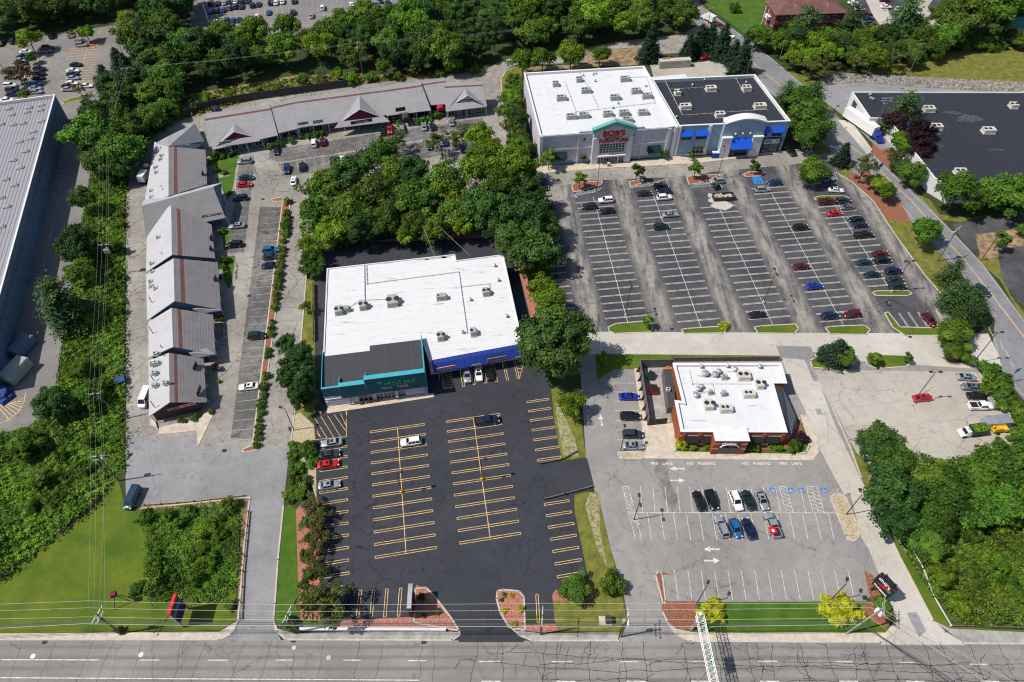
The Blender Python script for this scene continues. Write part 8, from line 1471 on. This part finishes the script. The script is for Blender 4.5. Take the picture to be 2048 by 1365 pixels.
sheet('soil', [(-80, 860), (100, 850), (150, 640), (185, 345), (215, 300), (262, 330), (252, 400), (252, 950), (235, 955), (180, 1024), (0, 1166), (-120, 1200)], Z*2, M['soil']); sheet('soil', [(290, 1020), (484, 1005), (474, 1165), (440, 1206), (300, 1204)], Z*3, M['soil']); sheet('soil', [(1805, 1085), (1830, 1030), (1870, 945), (1985, 925), (2040, 880), (2200, 880), (2200, 1262), (1905, 1252), (1866, 1195)], Z*3, M['soil'])
sheet('dry_slope', [(300, 245), (345, 248), (512, 200), (705, 172), (960, 145), (850, 150), (600, 150), (400, 185), (300, 210)], Z*2, M['dirt'])
thicket('undergrowth', [(-60, 868), (45, 868), (90, 838), (118, 778), (133, 668), (152, 562), (170, 447), (190, 335), (215, 300), (258, 330), (250, 400), (250, 940), (233, 955), (180, 1022), (0, 1164), (-120, 1190)], 'overgrown weeds and brush covering strip between warehouse lane and plaza', 26, .17, 2.0, 'scrub', 1)
thicket('undergrowth', [(290, 1022), (484, 1007), (474, 1165), (440, 1204), (300, 1202)], 'weeds filling the railed plot beside the left driveway', 42, .125, 1.2, 'scrub', 2)
thicket('undergrowth', [(1805, 1085), (1830, 1030), (1870, 945), (1985, 925), (2040, 880), (2200, 880), (2200, 1258), (1915, 1248), (1866, 1195)], 'dense weeds and vines below the trees at lower right', 24, .17, 1.9, 'scrub', 3)
thicket('undergrowth', [(1900, 1120), (1945, 1050), (2000, 1030), (2090, 1020), (2090, 1245), (1950, 1235), (1905, 1190)], 'tall yellow green grasses at lower right', 26, .12, 2.4, 'meadow', 5)
thicket('undergrowth', [(300, 240), (345, 246), (512, 197), (705, 168), (960, 142), (850, 150), (600, 155), (400, 190), (300, 215)], 'low brush on the dry slope behind the fence', 2.2, .4, 1.3, 'bright', 4)
thicket('undergrowth', [(190, 250), (345, 225), (345, 250), (300, 285), (262, 335), (200, 335)], 'brush under the trees above the lane bend', 5, .35, 2.0, 'scrub', 6)
thicket('undergrowth', [(600, 420), (1095, 400), (1110, 640), (1085, 660), (1030, 470), (760, 474), (640, 510), (610, 560)], 'undergrowth beneath the middle wood', 4, .35, 1.5, 'green', 7)
for px_, n_, sd, lab in (([(-60, 880), (110, 860), (160, 700), (200, 400), (245, 420), (245, 900), (220, 950), (170, 1010), (0, 1130)], 48, 3, 'wild bush rising from the overgrown strip by the lane'), ([(300, 1030), (475, 1015), (465, 1150), (430, 1190), (310, 1190)], 26, 4, 'wild bush rising from the railed plot'), ([(1830, 1090), (1900, 1020), (2060, 1000), (2060, 1230), (1920, 1230), (1880, 1180)], 46, 6, 'wild bush rising from the lower right thicket')):
    P = [g(*p)[:2] for p in px_]; r = random.Random(sd); xs = [p[0] for p in P]; ys = [p[1] for p in P]; k_ = 0
    while k_ < n_:
        x, y = r.uniform(min(xs), max(xs)), r.uniform(min(ys), max(ys))
        if inpoly(x, y, P): plant(r.choice(['shrub', 'shrubb', 'shrub', 'young' if sd == 3 else 'shrub']), x, y, r.uniform(.9, 2.3), lab, lab.replace('wild bush', 'wild bushes'), 'shrub', r.uniform(.8, 1.4)); k_ += 1
# stones of the bank: nobody could count them
P = [g(*p)[:2] for p in ((1650, 152), (1700, 149), (1800, 154), (1900, 160), (2090, 168), (2090, 186), (1950, 181), (1850, 175), (1720, 165), (1640, 172))]; mb = MB(); r = random.Random(5); xs = [p[0] for p in P]; ys = [p[1] for p in P]
for _ in range(5200):
    x, y = r.uniform(min(xs), max(xs)), r.uniform(min(ys), max(ys))
    if inpoly(x, y, P): s_ = r.uniform(.25, .8); mb.box(x, y, 0, s_, s_*r.uniform(.6, 1), s_*r.uniform(.5, .9), r.uniform(0, 3), taper=r.uniform(.4, .8))
o = build('rubble_stones', mb, M['rock']); tag(o, 'bank of broken grey stones between dry lawn and warehouse drive', 'stones', None, 'stuff')
for L_ in TP.values():
    for p in L_:
        for c in KIDS.get(p.name, []): bpy.data.objects.remove(c)
        bpy.data.objects.remove(p)
for o in bpy.data.objects:
    for k_ in ('_o', '_paint', '_used', '_top', 'h', 'drop'):
        if k_ in o: del o[k_]
S.render.filter_size = 1.15; S.cycles.filter_width = 1.15; S.cycles.max_bounces = 5; S.cycles.diffuse_bounces = 2; S.cycles.glossy_bounces = 2; S.cycles.transmission_bounces = 2; S.cycles.transparent_max_bounces = 4
